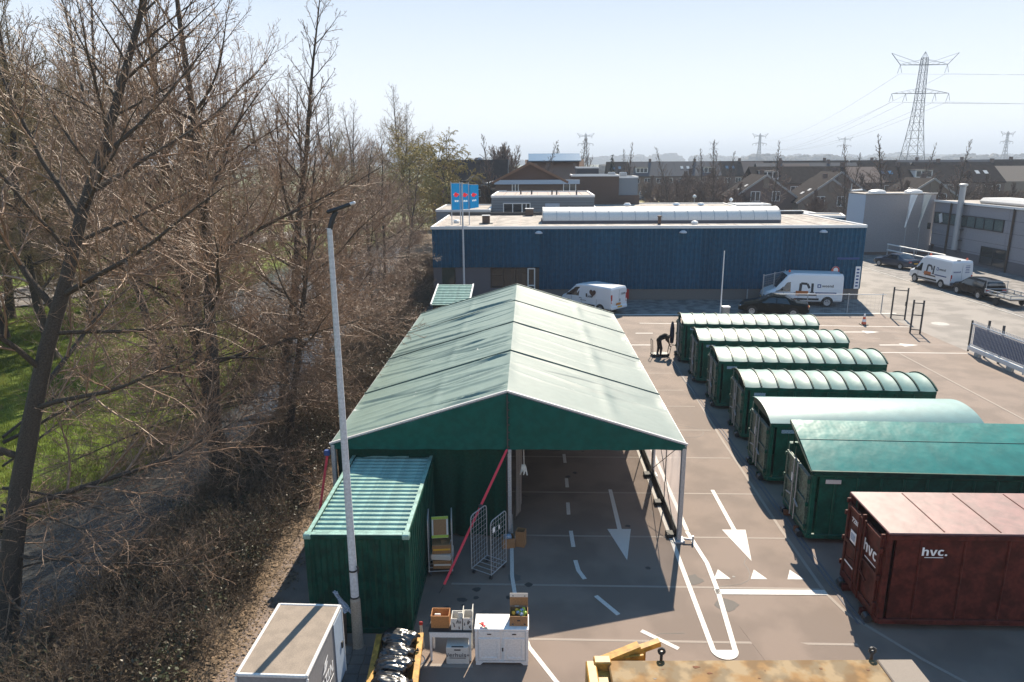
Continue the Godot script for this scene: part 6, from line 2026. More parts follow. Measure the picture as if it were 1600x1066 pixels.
func win(t: Node3D, c: Vector3, w: float, h: float, face := Vector3.BACK, frame_m: Material = null) -> void:
	var b := Basis() if face == Vector3.BACK else Basis(Vector3.UP, PI / 2 if face == Vector3.RIGHT else -PI / 2)
	var m := Mb.new()
	var f := 0.09
	for x in [-w / 2, 0.0, w / 2]: m.box(c + b * Vector3(x, 0, 0.03), Vector3(f, h + f, 0.1), b)
	for y in [-h / 2, h / 2]: m.box(c + b * Vector3(0, y, 0.03), Vector3(w - f, f, 0.095), b)
	var o := part("window", m, frame_m if frame_m else M.frame_white, t)
	m = Mb.new()
	m.box(c + b * Vector3(0, 0, 0.02), Vector3(w - f, h - f, 0.06), b)
	part("pane", m, M.pane_house, o)

func gable(called: String, label: String, at: Vector3, turn: float, w: float, d: float, eave: float, ridge: float, wall: Material, roofm: Material, group := "", trim: Material = null) -> Node3D:
	# gable end faces +z, width w along x, ridge along z
	var t := thing(called, label, "house", at, turn, group)
	var m := Mb.new()
	m.ext(PackedVector2Array([Vector2(-w / 2, 0), Vector2(w / 2, 0), Vector2(w / 2, eave), Vector2(0, ridge), Vector2(-w / 2, eave)]), d, Transform3D(Basis(), Vector3(0, 0, 0)))
	part("wall", m, wall, t)
	var sl := (ridge - eave) / (w / 2)
	var o := 0.35
	for s in [1.0, -1.0]:
		m = Mb.new()
		m.bar(Vector3(s * (w / 2 + o), eave - sl * o + 0.1, -d / 2), Vector3(s * 0.03, ridge + 0.1 - sl * 0.03, -d / 2), d + 0.5, 0.14)
		var rp := part("roof", m, roofm, t)
		m = Mb.new()
		m.bar(Vector3(s * (w / 2 + o + 0.05), eave - sl * o + 0.04, 0.28), Vector3(s * 0.02, ridge + 0.06, 0.28), 0.06, 0.3)
		part("verge_board", m, trim if trim else M.verge, rp)
	return t

func make_background() -> void:
	var ph := StandardMaterial3D.new()
	ph.albedo_color = L(0.03, 0.035, 0.042)
	ph.roughness = 0.1
	M.pane_house = ph
	# low grey building just beyond the warehouse roof
	var g := flat_building("grey_annex", "low grey boarded building with a flat roof right behind the warehouse roof", Vector3(1.65, 0, -79.5), -0.02, Vector3(10.6, 7.15, 11.0), M.far_grey, M.gravel_roof)
	for i in 9: bx("cladding_board", Vector3(0, 4.6 + i * 0.28, 5.51), Vector3(10.55, 0.025, 0.02), M.slate_blue, g)
	win(g, Vector3(-3.1, 5.85, 5.52), 1.9, 1.35)
	win(g, Vector3(-1.7, 5.85, 5.52), 0.8, 1.35)
	bx("pale_panel", Vector3(1.0, 5.9, 5.52), Vector3(1.5, 1.2, 0.05), M.grey_blue, g)
	for x in [-2.4, -1.2, 1.0, 1.5, 3.6]: bx("roof_pipe", Vector3(x, 7.45, 1.5 + 0.3 * x), Vector3(0.16, 0.55, 0.16), M.anthracite, g)
	for i in 8: bx("roof_seam", Vector3(-4.2 + i * 1.2, 7.24, 0), Vector3(0.04, 0.02, 10.4), M.brick_tan, g)
	var f := flat_building("flat_hall", "very low flat-roofed hall with beige roofing behind the barrel skylight", Vector3(17.5, 0, -92), -0.05, Vector3(18, 4.9, 15), M.far_grey, M.roofing)
	for x in [-5.0, 1.0, 4.0]:
		var q := Mb.new()
		q.lathe(Vector3(x, 4.95, 3.0), [Vector2(0.25, 0), Vector2(0.25, 0.4), Vector2(0.5, 0.45), Vector2(0.3, 0.7), Vector2(0, 0.72)], 10)
		part("roof_vent", q, M.roof_trim, f)
	flat_building("flat_hall", "small beige flat roof at the left behind the blue flags", Vector3(-6.5, 0, -76), 0.0, Vector3(5.4, 5.9, 9), M.far_grey, M.roofing)
	# brown gabled building
	var b := gable("brown_gable_house", "wide brown gabled building with a pale fascia and corner window", Vector3(0.3, 0, -95), 0.0, 9.2, 14, 8.15, 10.45, M.brick_brown, M.brick_brown, "", M.tile_red)
	bx("fascia", Vector3(0.9, 8.1, 0.15), Vector3(11.2, 0.55, 0.3), M.grey_blue, b)
	bx("shingle_gable", Vector3(0.9, 7.3, -0.2), Vector3(11.0, 1.3, 0.5), M.brown_clad, b)
	win(b, Vector3(-1.95, 7.3, 0.06), 0.8, 1.2)
	bx("corner_window", Vector3(5.2, 7.2, 0.06), Vector3(1.7, 1.6, 0.1), M.pane_house, b)
	for x in [4.4, 5.2, 6.0]: bx("corner_frame", Vector3(x, 7.2, 0.12), Vector3(0.09, 1.6, 0.1), M.frame_white, b)
	bx("white_box", Vector3(-3.6, 6.6, 0.1), Vector3(1.0, 0.9, 0.15), M.frame_white, b)
	var k := flat_building("brown_block", "windowless brown block with a grey end panel and a flat roof", Vector3(9.2, 0, -101.0), -0.02, Vector3(6.4, 8.75, 6), M.brown_clad, M.roofing)
	for i in 9: bx("panel_joint", Vector3(-2.9 + i * 0.72, 4.4, 3.01), Vector3(0.025, 8.6, 0.015), M.brick_brown, k)
	var k2 := flat_building("grey_block", "grey block adjoining the brown windowless block, with a low brown base", Vector3(13.7, 0, -101.3), -0.02, Vector3(2.6, 8.5, 6), M.far_grey, M.roofing)
	bx("low_wall", Vector3(0.1, 3.1, 3.1), Vector3(2.9, 6.2, 0.2), M.brown_clad, k2)
	for x in [-1.0, 0.6]: bx("roof_unit", Vector3(x - 1.0, 8.9, 0), Vector3(1.0, 0.6, 0.8), M.galv, k2, 0.1)
	var sol := gable("tiled_house", "house with a long reddish tiled slope and a pale blue solar roof above", Vector3(4.7, 0, -126), PI / 2, 13, 9.6, 6.4, 10.9, M.brick_tan, M.tile_red)
	sol.position = Vector3(9.4, 0, -126)
	bx("solar_roof", Vector3(3.0, 11.0, -4.8), Vector3(5.0, 0.16, 9.0), M.solar, sol).rotation.z = 0.25
	for z in [-3.5, -5.5]: bx("roof_hatch", Vector3(3.6, 11.2, z), Vector3(0.5, 0.3, 0.7), M.anthracite, sol)
	for z in [-1.5, -6.0, -8.0]: bx("chimney", Vector3(-4.2, 9.9, z), Vector3(0.5, 1.0, 0.5), M.brick, sol)
	flat_building("dark_block", "small dark flat block beside the reddish tiled roof", Vector3(8.7, 0, -107), 0, Vector3(3.2, 9.75, 3), M.slate_blue, M.slate)
	# houses at the left
	var hl := gable("dark_roof_house", "dark slate-roofed house with a pale gable edge behind the willow", Vector3(-9.9, 0, -150), 0.15, 9, 10, 6.5, 11.5, M.brick, M.slate, "", M.grey_blue)
	win(hl, Vector3(-2.0, 5.5, 0.05), 1.6, 1.2)
	win(hl, Vector3(1.6, 5.5, 0.05), 1.6, 1.2)
	var h2 := gable("dark_roof_house", "long dark-roofed house left of the brown gabled building", Vector3(-4.5, 0, -140), PI / 2, 10, 14, 6.5, 11.0, M.brick, M.slate)
	h2.position = Vector3(-4.0, 0, -140)
	var h3 := gable("white_gable_house", "small house with a bright white gable edge above the blue flags", Vector3(-7.7, 0, -105), 0.1, 4.6, 8, 6.9, 8.7, M.brick, M.slate)
	win(h3, Vector3(0, 6.3, 0.05), 1.6, 1.0)
	bx("leanto", Vector3(4.0, 3.4, -2), Vector3(5.0, 6.8, 4), M.slate_blue, h3)
	bx("leanto_roof", Vector3(4.0, 7.0, -1.8), Vector3(5.4, 0.25, 4.6), M.far_grey, h3).rotation.z = 0.22
	# gable-fronted houses at the right
	var gl := [["brick gable-fronted house with rooflights, left of the street lamp", 38.7, -118, 9.6, 4.9, 8.3], ["brick gable-fronted house with white windows, right beside the street lamp", 48.0, -115, 9.8, 4.2, 7.7], ["gable-fronted house directly behind the grey hall's left corner", 53.2, -124, 9.6, 5.0, 8.6], ["gable-fronted house behind the office block's steel flue", 65.5, -118, 9.4, 4.4, 7.6]]
	for i in 4:
		var e: Array = gl[i]
		var h := gable("gable_house", e[0], Vector3(e[1], 0, e[2]), [0.0, 0.0, 0.0, 0.0][i] - 0.04, e[3], 9, e[4], e[5], M.brick_tan if i % 2 else M.brick, M.slate, "gable-fronted houses")
		win(h, Vector3(-1.6, e[4] + 0.1, 0.05), 1.4, 1.5)
		win(h, Vector3(1.7, e[4] + 0.1, 0.05), 1.2, 1.5)
		win(h, Vector3(-1.6, 1.6, 0.05), 1.6, 1.5)
		win(h, Vector3(1.8, 1.6, 0.05), 1.2, 1.5)
		bx("gable_panel", Vector3(0.0, e[5] - 1.2, 0.06), Vector3(0.9, 1.6, 0.12), M.brick_tan, h)
		for j in 2:
			var rl := Mb.new()
			rl.box(Vector3(-2.6 - j * 0.75, lerpf(e[5], e[4], (2.6 + j * 0.75) / (e[3] / 2)) + 0.22, -2.2 - j), Vector3(0.55, 0.06, 0.9), Basis(Vector3.BACK, atan((e[5] - e[4]) / (e[3] / 2))))
			part("rooflight", rl, M.vault, h)
		bx("chimney", Vector3(0.3, e[5] + 0.3, -4), Vector3(0.6, 1.1, 0.6), M.brick, h)
	# terraces: ridges run across the view
	var rr := RandomNumberGenerator.new()
	rr.seed = 11
	var n := 0
	for row in [[-150.0, 48.0, 98.0, 6.3, 9.3], [-178.0, 58.0, 128.0, 6.4, 9.9], [-212.0, 26.0, 160.0, 6.6, 10.4]]:
		var x: float = row[1]
		var base := -1.0
		while x < row[2]:
			if row[0] == -150.0 and x > 30 and x < 44:
				x += 6.4
				continue
			var wd := 6.4
			var px: float = 777.0 - 1100.0 * x / row[0]
			var spot := "above the grey block"
			for e in [[990, "above the grassy verge's far end"], [1030, "above the grassy verge"], [1075, "behind the bushy verge trees"], [1120, "left of the first gable house"], [1165, "behind the first gable house"], [1215, "between the two nearest gable houses"], [1260, "behind the tall street lamp"], [1305, "above the grey hall's left corner"], [1350, "above the grey hall's roof domes"], [1400, "left of the near pylon"], [1440, "right under the near pylon"], [1490, "above the steel flue"], [1540, "above the office block's roof"]]:
				if px > e[0]: spot = e[1]
			var label := "terraced house %s, in the %s terrace, %s" % [["with white dormer", "with unbroken dark roof", "with two pale rooflights", "with broad white dormer", "with two bluish rooflights"][n % 5], {-150.0: "nearest", -178.0: "middle", -212.0: "farthest"}[row[0]], spot]
			var h := thing("terraced_house", label, "house", Vector3(x, 0, row[0] + 2.0 * sin(floor(x / 32.0) * 2.1)), 0, "terraced houses in rows")
			var m := Mb.new()
			m.ext(PackedVector2Array([Vector2(-4.5, 0), Vector2(4.5, 0), Vector2(4.5, row[3]), Vector2(0, row[4]), Vector2(-4.5, row[3])]), wd - 0.02, Transform3D(Basis(Vector3.UP, -PI / 2), Vector3(wd / 2 - 0.01, 0, 0)))
			part("wall", m, [M.brick, M.brick_tan, M.brick][n % 3], h)
			for s in [1.0, -1.0]:
				m = Mb.new()
				m.bar(Vector3(0, row[3] - 0.12, s * 4.85), Vector3(0, row[4] + 0.1, 0.04 * s), wd - 0.02, 0.14)
				part("roof", m, [M.slate, M.slate, M.slate_blue][n / 4 % 3], h)
			win(h, Vector3(-1.5, row[3] - 1.3, 4.52), 1.7, 1.3)
			win(h, Vector3(1.5, row[3] - 1.3, 4.52), 1.5, 1.3)
			win(h, Vector3(0.5, 1.5, 4.52), 2.0, 1.4)
			var q := n % 5
			if q == 0 or q == 3:
				var d := bx("dormer", Vector3(0, row[3] + 1.5, 2.6), Vector3(3.4, 1.6, 2.4), M.frame_white, h)
				bx("dormer_roof", Vector3(0, row[3] + 2.35, 2.6), Vector3(3.8, 0.14, 2.7), M.slate_blue, d)
				for j in 3: bx("pane", Vector3(-1.05 + j * 1.05, row[3] + 1.55, 3.79), Vector3(0.85, 1.1, 0.05), M.pane_house, d)
			elif q != 1:
				for j in 2:
					m = Mb.new()
					m.box(Vector3(-1.2 + j * 1.7, lerpf(row[3], row[4], 0.55) + 0.18, 2.1), Vector3(0.75, 0.06, 1.1), Basis(Vector3.RIGHT, atan((row[4] - row[3]) / 4.5)))
					part("rooflight", m, M.vault if q == 2 else M.solar, h)
			if n % 2 == 0: bx("chimney", Vector3(wd / 2 - 0.4, row[4] + 0.4, 0), Vector3(0.6, 1.0, 0.8), M.brick, h)
			n += 1
			x += wd
	# a grassy verge with a path between the brown block and the houses
	var gv := Mb.new()
	gv.quad(Vector3(24, 0.3, -140), Vector3(38, 0.3, -128), Vector3(32, 1.2, -205), Vector3(26, 1.2, -205))
	struct("grass_verge", gv, mat(0.21, 0.17, 0.055, 0.95, 0.3, 3.0, {"world": true}))
	var pv := Mb.new()
	pv.quad(Vector3(38, 0.35, -128), Vector3(41, 0.35, -128), Vector3(34, 1.25, -205), Vector3(32, 1.25, -205))
	struct("path", pv, M.concrete)
	var sh := flat_building("garden_shed", "low shed with a bright white flat roof before the gable houses", Vector3(34.5, 0, -100), 0, Vector3(9, 3.6, 5), M.brick_tan, M.roof_trim)
	bx("door", Vector3(2.2, 1.6, 2.53), Vector3(1.2, 2.6, 0.06), M.frame_white, sh)
	flat_building("garden_shed", "small shed with white roof edge left of the rooflight gable house", Vector3(32.5, 0, -106), 0, Vector3(5, 4.4, 4), M.brick, M.roof_trim)
	flat_building("blue_shed", "small bright blue flat box just behind the warehouse roof's right end", Vector3(31.7, 0, -77.0), -0.3, Vector3(3.6, 4.9, 4), M.print_blue if false else M.blue_clad3, M.roofing)
	var lamps := [["slim street lamp with a bright head before the gable houses", Vector3(43.6, 0, -98), 7.6, true], ["short globe street lamp, left one behind the barrel skylight", Vector3(25.4, 0, -110), 5.4, false], ["short globe street lamp, right one by the white-roofed shed", Vector3(30.4, 0, -108), 5.0, false]]
	for e in lamps:
		var t := thing("street_lamp", e[0], "street lamp", e[1])
		var q := Mb.new()
		q.lathe(Vector3.ZERO, [Vector2(0.09, 0), Vector2(0.06, e[2]), Vector2(0, e[2])], 8)
		part("pole", q, M.galv, t)
		if e[3]:
			q = Mb.new()
			q.rbox(Vector3(0.8, e[2] - 0.9, 0), Vector3(1.4, 0.22, 0.4), 0.06, Basis(Vector3.BACK, 0.1))
			part("lamp_head", q, M.white, t)
		else:
			q = Mb.new()
			q.lathe(Vector3(0, e[2], 0), [Vector2(0, -0.3), Vector2(0.25, -0.15), Vector2(0.3, 0.05), Vector2(0.15, 0.25), Vector2(0, 0.28)], 10)
			part("lamp_globe", q, M.white, t)
	for i in 2:
		var t := thing("parked_car", ["pale parked car beside the grassy verge, farther one", "dark parked car beside the grassy verge, nearer one"][i], "car", Vector3(27.0 + i * 3.0, 1.0 - i * 0.2, -196.0 + i * 12), 0.2, "cars beside the verge")
		var q := Mb.new()
		q.rbox(Vector3(0, 0.6, 0), Vector3(4.2, 0.7, 1.7), 0.2)
		part("body", q, M.car_slate if i else M.van, t)
		q = Mb.new()
		q.rbox(Vector3(-0.2, 1.15, 0), Vector3(2.3, 0.55, 1.45), 0.22)
		part("cabin", q, M.pane_house, t)
	pylons()
	treelines()

func pylon(called: String, label: String, at: Vector3, turn: float, k: float) -> Node3D:
	var t := thing(called, label, "pylon", at, turn, "" if k > 0.99 else "far pylons")
	var hs := [0.0, 6.0, 13.0, 19.0, 25.0, 30.0, 33.5, 37.0, 40.5, 44.0, 47.5, 49.5]
	var ws := [4.9, 4.15, 3.3, 2.6, 2.0, 1.65, 1.5, 1.38, 1.27, 1.18, 1.1, 0.95]
	var m := Mb.new()
	var r := 0.115 if k > 0.99 else 0.34
	var leg := func(i: int, c: int) -> Vector3:
		return Vector3(ws[i] * (1 if c == 0 or c == 3 else -1), hs[i], ws[i] * (1 if c < 2 else -1) * 0.8)
	for i in hs.size() - 1:
		for c in 4:
			m.bar(leg.call(i, c), leg.call(i + 1, c), r * 1.5, r * 1.5)
			var d := (c + 1) % 4
			if i == 0:
				m.bar(leg.call(0, c), (leg.call(1, c) as Vector3).lerp(leg.call(1, d), 0.5), r, r)
				m.bar(leg.call(0, d), (leg.call(1, c) as Vector3).lerp(leg.call(1, d), 0.5), r, r)
			else:
				m.bar(leg.call(i, c), leg.call(i + 1, d), r * 0.7, r * 0.7)
				m.bar(leg.call(i, d), leg.call(i + 1, c), r * 0.7, r * 0.7)
			m.bar(leg.call(i + 1, c), leg.call(i + 1, d), r * 0.8, r * 0.8)
			if i > 0 and i < 5:
				var hh := 0.5
				m.bar((leg.call(i, c) as Vector3).lerp(leg.call(i + 1, c), hh), (leg.call(i, d) as Vector3).lerp(leg.call(i + 1, d), hh), r * 0.6, r * 0.6)
	for c in 4: m.bar(leg.call(11, c), Vector3(0, 51.8, 0), r, r)
	part("tower", m, M.lattice, t)
	var arms := [[46.9, 9.2, true], [36.2, 11.2, false]]
	for a in arms:
		m = Mb.new()
		var y: float = a[0]
		var x: float = a[1]
		for s in [1.0, -1.0]:
			for z in [0.9, -0.9]:
				m.bar(Vector3(0, y, z), Vector3(x * s, y, 0), r * 1.3, r * 1.3)
				m.bar(Vector3(1.1 * s, y + 1.9, z), Vector3(x * s, y + (0.0 if not a[2] else 0.3), 0), r * 0.7, r * 0.7)
				for j in 4:
					var f := (j + 0.5) / 4.5
					m.bar(Vector3(x * s * f, y, z * (1 - f)), Vector3(x * s * (f + 0.12), y + 1.9 * (1 - f) * 0.8, z * (1 - f)), r * 0.5, r * 0.5)
			if a[2]:
				m.bar(Vector3(x * s, y, 0), Vector3((x + 3.9) * s, y + 4.4, 0), r * 1.6, r * 1.6)
				m.bar(Vector3((x + 3.9) * s, y + 4.4, 0), Vector3(2.2 * s, y + 0.8, 0), r * 0.9, r * 0.9)
				m.bar(Vector3((x + 2.0) * s, y + 2.2, 0), Vector3(4.5 * s, y + 0.2, 0), r * 0.6, r * 0.6)
		part("cross_arm", m, M.lattice, t)
		for s in [1.0, -1.0]:
			for xx in ([x] if a[2] else [x, x * 0.52]):
				m = Mb.new()
				m.bar(Vector3(xx * s, y, 0), Vector3(xx * s - 1.3, y - 3.3, 1.0), r * 0.9, r * 0.9)
				m.bar(Vector3(xx * s, y, 0), Vector3(xx * s + 1.3, y - 2.7, -1.0), r * 0.9, r * 0.9)
				part("insulator", m, M.lattice, t)
	return t

func pylons() -> void:
	var P := Vector3(156.5, 0, -300)
	pylon("lattice_pylon", "tall steel lattice electricity pylon with two cross arms, the only near one", P, 0.0, 1.0)
	var far := [["second largest far pylon, left of the near pylon beyond the rooftops", Vector3(362, 0, -1150)], ["far pylon at the right edge above the hazy trees", Vector3(729, 0, -1130)], ["small faint pylon midway between two larger ones on the horizon", Vector3(579, 0, -1350)], ["faint pylon near the slim bare tree on the horizon", Vector3(408, 0, -1610)], ["hazy pylon above the solar roof", Vector3(86, 0, -1090)]]
	var g: Node3D
	for i in far.size():
		if i == 0: g = pylon("lattice_pylon", far[0][0], far[0][1], 0.15, 0.5)
		else: copy(g, far[i][0], far[i][1], [0.0, 0.2, -0.3, 0.4, 0.1][i], "far pylons")
	# conductors: to the right, out of the picture, and down to the far pylon at the left
	var ends := [[-9.2, 43.6, "upper left"], [9.2, 43.6, "upper right"], [-11.2, 32.9, "lower outer left"], [-5.8, 32.9, "lower inner left"], [5.8, 32.9, "lower inner right"], [11.2, 32.9, "lower outer right"]]
	for e in ends:
		for k in 2:
			var m := Mb.new()
			var a := P + Vector3(e[0], e[1], 0)
			var b := Vector3(362 + e[0], e[1] + 2, -1150) if k == 0 else P + Vector3(260 + e[0] * 0.3, e[1] + 9.0, 40 - e[0])
			var pts := []
			for i in 17:
				var u := i / 16.0
				pts.append(a.lerp(b, u) - Vector3(0, (26.0 if k == 0 else 11.0) * 4 * u * (1 - u) * (0.5 if k == 0 else 0.5), 0))
			m.path(pts, 0.03 if k == 1 else 0.05, 4)
			var o := part("power_line", m, M.cable)
			tag(o, "power line from the near pylon's %s insulator %s" % [e[2], ["down to the far pylon", "out over the office block"][k]], "power line", "power lines of the near pylon")

func treelines() -> void:
	# hazy belts of trees on the horizon: a far-off wood that reads as one mass
	var n := FastNoiseLite.new()
	n.frequency = 0.9
	n.fractal_octaves = 4
	var m := Mb.new()
	m.grid(26, 16, func(u: float, v: float) -> Vector3:
		var a := TAU * u
		var b := PI * (v - 0.5)
		var d := Vector3(cos(a) * cos(b), sin(b), -sin(a) * cos(b))
		return d * (1.0 + 0.5 * n.get_noise_3d(d.x * 2.6, d.y * 2.6, d.z * 2.6)) + Vector3(0, 0.8, 0))
	var mesh := m.mesh()
	var r := RandomNumberGenerator.new()
	r.seed = 8
	for belt in [["far_wood", -1500.0, 420.0, 1700.0, 9.0, 240, "hazy bluish belt of trees on the horizon at the right"], ["far_wood", -2500.0, -900.0, 2900.0, 13.0, 340, "faint blue belt of trees along the whole horizon"], ["far_wood", -620.0, 60.0, 480.0, 3.9, 90, "thin row of hazy trees behind the terraced houses"]]:
		var xf := []
		for i in belt[5]:
			var x := r.randf_range(belt[2], belt[3])
			var lump := 0.85 + 0.35 * absf(sin(x * 0.004)) + 0.1 * sin(x * 0.043)
			var s: float = belt[4] * r.randf_range(0.7, 1.15) * lump
			xf.append(Transform3D(Basis(Vector3.UP, r.randf() * TAU) * Basis.from_scale(Vector3(s * r.randf_range(1.6, 3.0), s, s)), Vector3(x, 0, belt[1] + r.randf_range(-60, 60))))
		var o := many(belt[0], mesh, M.wood_far, xf, belt[6], "wood")

# ---------------------------------------------------------------- bare trees
var seg_count := 0

func limb(wood: Mb, twigs: Mb, r: RandomNumberGenerator, o: Dictionary, level: int, at: Vector3, dir: Vector3, length: float, rad: float) -> void:
	var nseg: int = o.seg[level]
	var pts := PackedVector3Array([at])
	var dirs := PackedVector3Array([dir])
	var step := length / nseg
	var p := at
	var d := dir
	var up: float = o.up[level]
	var bend: float = o.bend[level]
	for i in nseg:
		d = (d + Vector3(r.randf_range(-bend, bend), r.randf_range(-bend, bend) + up, r.randf_range(-bend, bend))).normalized()
		p += d * step
		pts.append(p)
		dirs.append(d)
	var last: bool = level >= o.levels
	var tip: float = maxf(rad * o.taper[level], o.thin)
	(wood if level <= 1 else twigs).tube(pts, rad, tip, o.sides[level])
	seg_count += nseg
	if last: return
	var n := int(o.kids[level] * (1.0 if level == 0 else clampf(length / o.ref[level], 0.35, 1.6)) + r.randf() * 0.99)
	var t0: float = o.from[level]
	var spin := r.randf() * TAU
	for i in n:
		var t := lerpf(t0, 0.99, pow((i + r.randf() * 0.9) / n, o.dist if level == 0 else 1.0))
		var f := t * nseg
		var k := mini(int(f), nseg - 1)
		var q := pts[k].lerp(pts[k + 1], f - k)
		var dd := dirs[k + 1]
		spin += 2.4 + r.randf_range(-0.5, 0.5)
		var side := dd.cross(Vector3(0.3, 0.1, 1) if absf(dd.y) > 0.7 else Vector3.UP).normalized()
		side = side.rotated(dd, spin)
		if level >= 1: side = (side + Vector3(0, o.lift, 0)).normalized()
		var ang: float = lerpf(o.angle[level], o.angle_top[level], t) + r.randf_range(-0.2, 0.2)
		var nd := (dd * cos(ang) + side * sin(ang)).normalized()
		var here := lerpf(rad, tip, t)
		var cl: float = length * o.ratio[level] * r.randf_range(0.65, 1.15) * (1.0 - o.shrink[level] * t)
		if level == 0: cl = o.reach * r.randf_range(0.7, 1.15) * o.profile.call(t)
		limb(wood, twigs, r, o, level + 1, q, nd, cl, maxf(minf(here * 0.6, cl * (0.013 if level < 2 else 0.009) + 0.002), o.thin))

func bare_tree(called: String, label: String, at: Vector3, turn: float, sd: int, over := {}, group := "", twig: Material = null, trunk: Material = null) -> Node3D:
	var o := {"seg": [12, 7, 5, 3, 2], "up": [0.02, 0.045, 0.04, 0.03, 0.02], "bend": [0.07, 0.13, 0.2, 0.26, 0.3], "taper": [0.06, 0.14, 0.3, 0.5, 0.7], "sides": [10, 5, 4, 3, 3], "kids": [38.0, 12.0, 8.5, 5.2], "ref": [1.0, 4.0, 1.6, 0.7], "from": [0.12, 0.12, 0.1, 0.15], "angle": [1.45, 0.95, 0.85, 0.8], "angle_top": [0.55, 0.6, 0.6, 0.6], "ratio": [0.0, 0.48, 0.46, 0.5], "shrink": [0.0, 0.5, 0.45, 0.4], "lift": 0.25, "levels": 4, "thin": 0.006, "h": 15.0, "rad": 0.26, "reach": 5.2, "lean": Vector3.ZERO, "dist": 0.62, "low": 0, "profile": func(t: float) -> float: return (0.65 + 0.5 * sin(PI * minf(t * 1.35, 1.0))) * (1.0 - 0.72 * pow(t, 2.2))}
	o.merge(over, true)
	var r := RandomNumberGenerator.new()
	r.seed = sd
	var t := thing(called, label, "tree", at, turn, group)
	var wood := Mb.new()
	var tw := Mb.new()
	limb(wood, tw, r, o, 0, Vector3(0, -0.3, 0), (Vector3.UP + o.lean).normalized(), o.h, o.rad)
	# long drooping low boughs, fine-twigged
	var lo := o.duplicate()
	lo.up = [0.0, 0.0, -0.015, -0.02, -0.02]
	lo.bend = [0.0, 0.16, 0.24, 0.3, 0.34]
	lo.kids = [0.0, 15.0, 8.0, 4.4]
	lo.ratio = [0.0, 0.42, 0.46, 0.5]
	lo.from = [0.0, 0.22, 0.1, 0.1]
	for i in o.low:
		var an: float = (i + r.randf() * 0.6) * TAU / o.low
		var up: Vector3 = (Vector3.UP + o.lean).normalized() * r.randf_range(2.2, 6.5)
		limb(wood, tw, r, lo, 1, up, Vector3(cos(an), r.randf_range(-0.18, 0.3), sin(an)).normalized(), r.randf_range(3.6, 6.6), r.randf_range(0.028, 0.05))
	# root flare
	wood.lathe(Vector3(0, -0.35, 0), [Vector2(o.rad * 1.7, 0), Vector2(o.rad * 1.25, 0.25), Vector2(o.rad * 1.03, 0.7), Vector2(o.rad * 0.97, 1.2)], 10)
	part("trunk", wood, trunk if trunk else M.bark, t)
	part("crown", tw, twig if twig else M.twig, t)
	return t

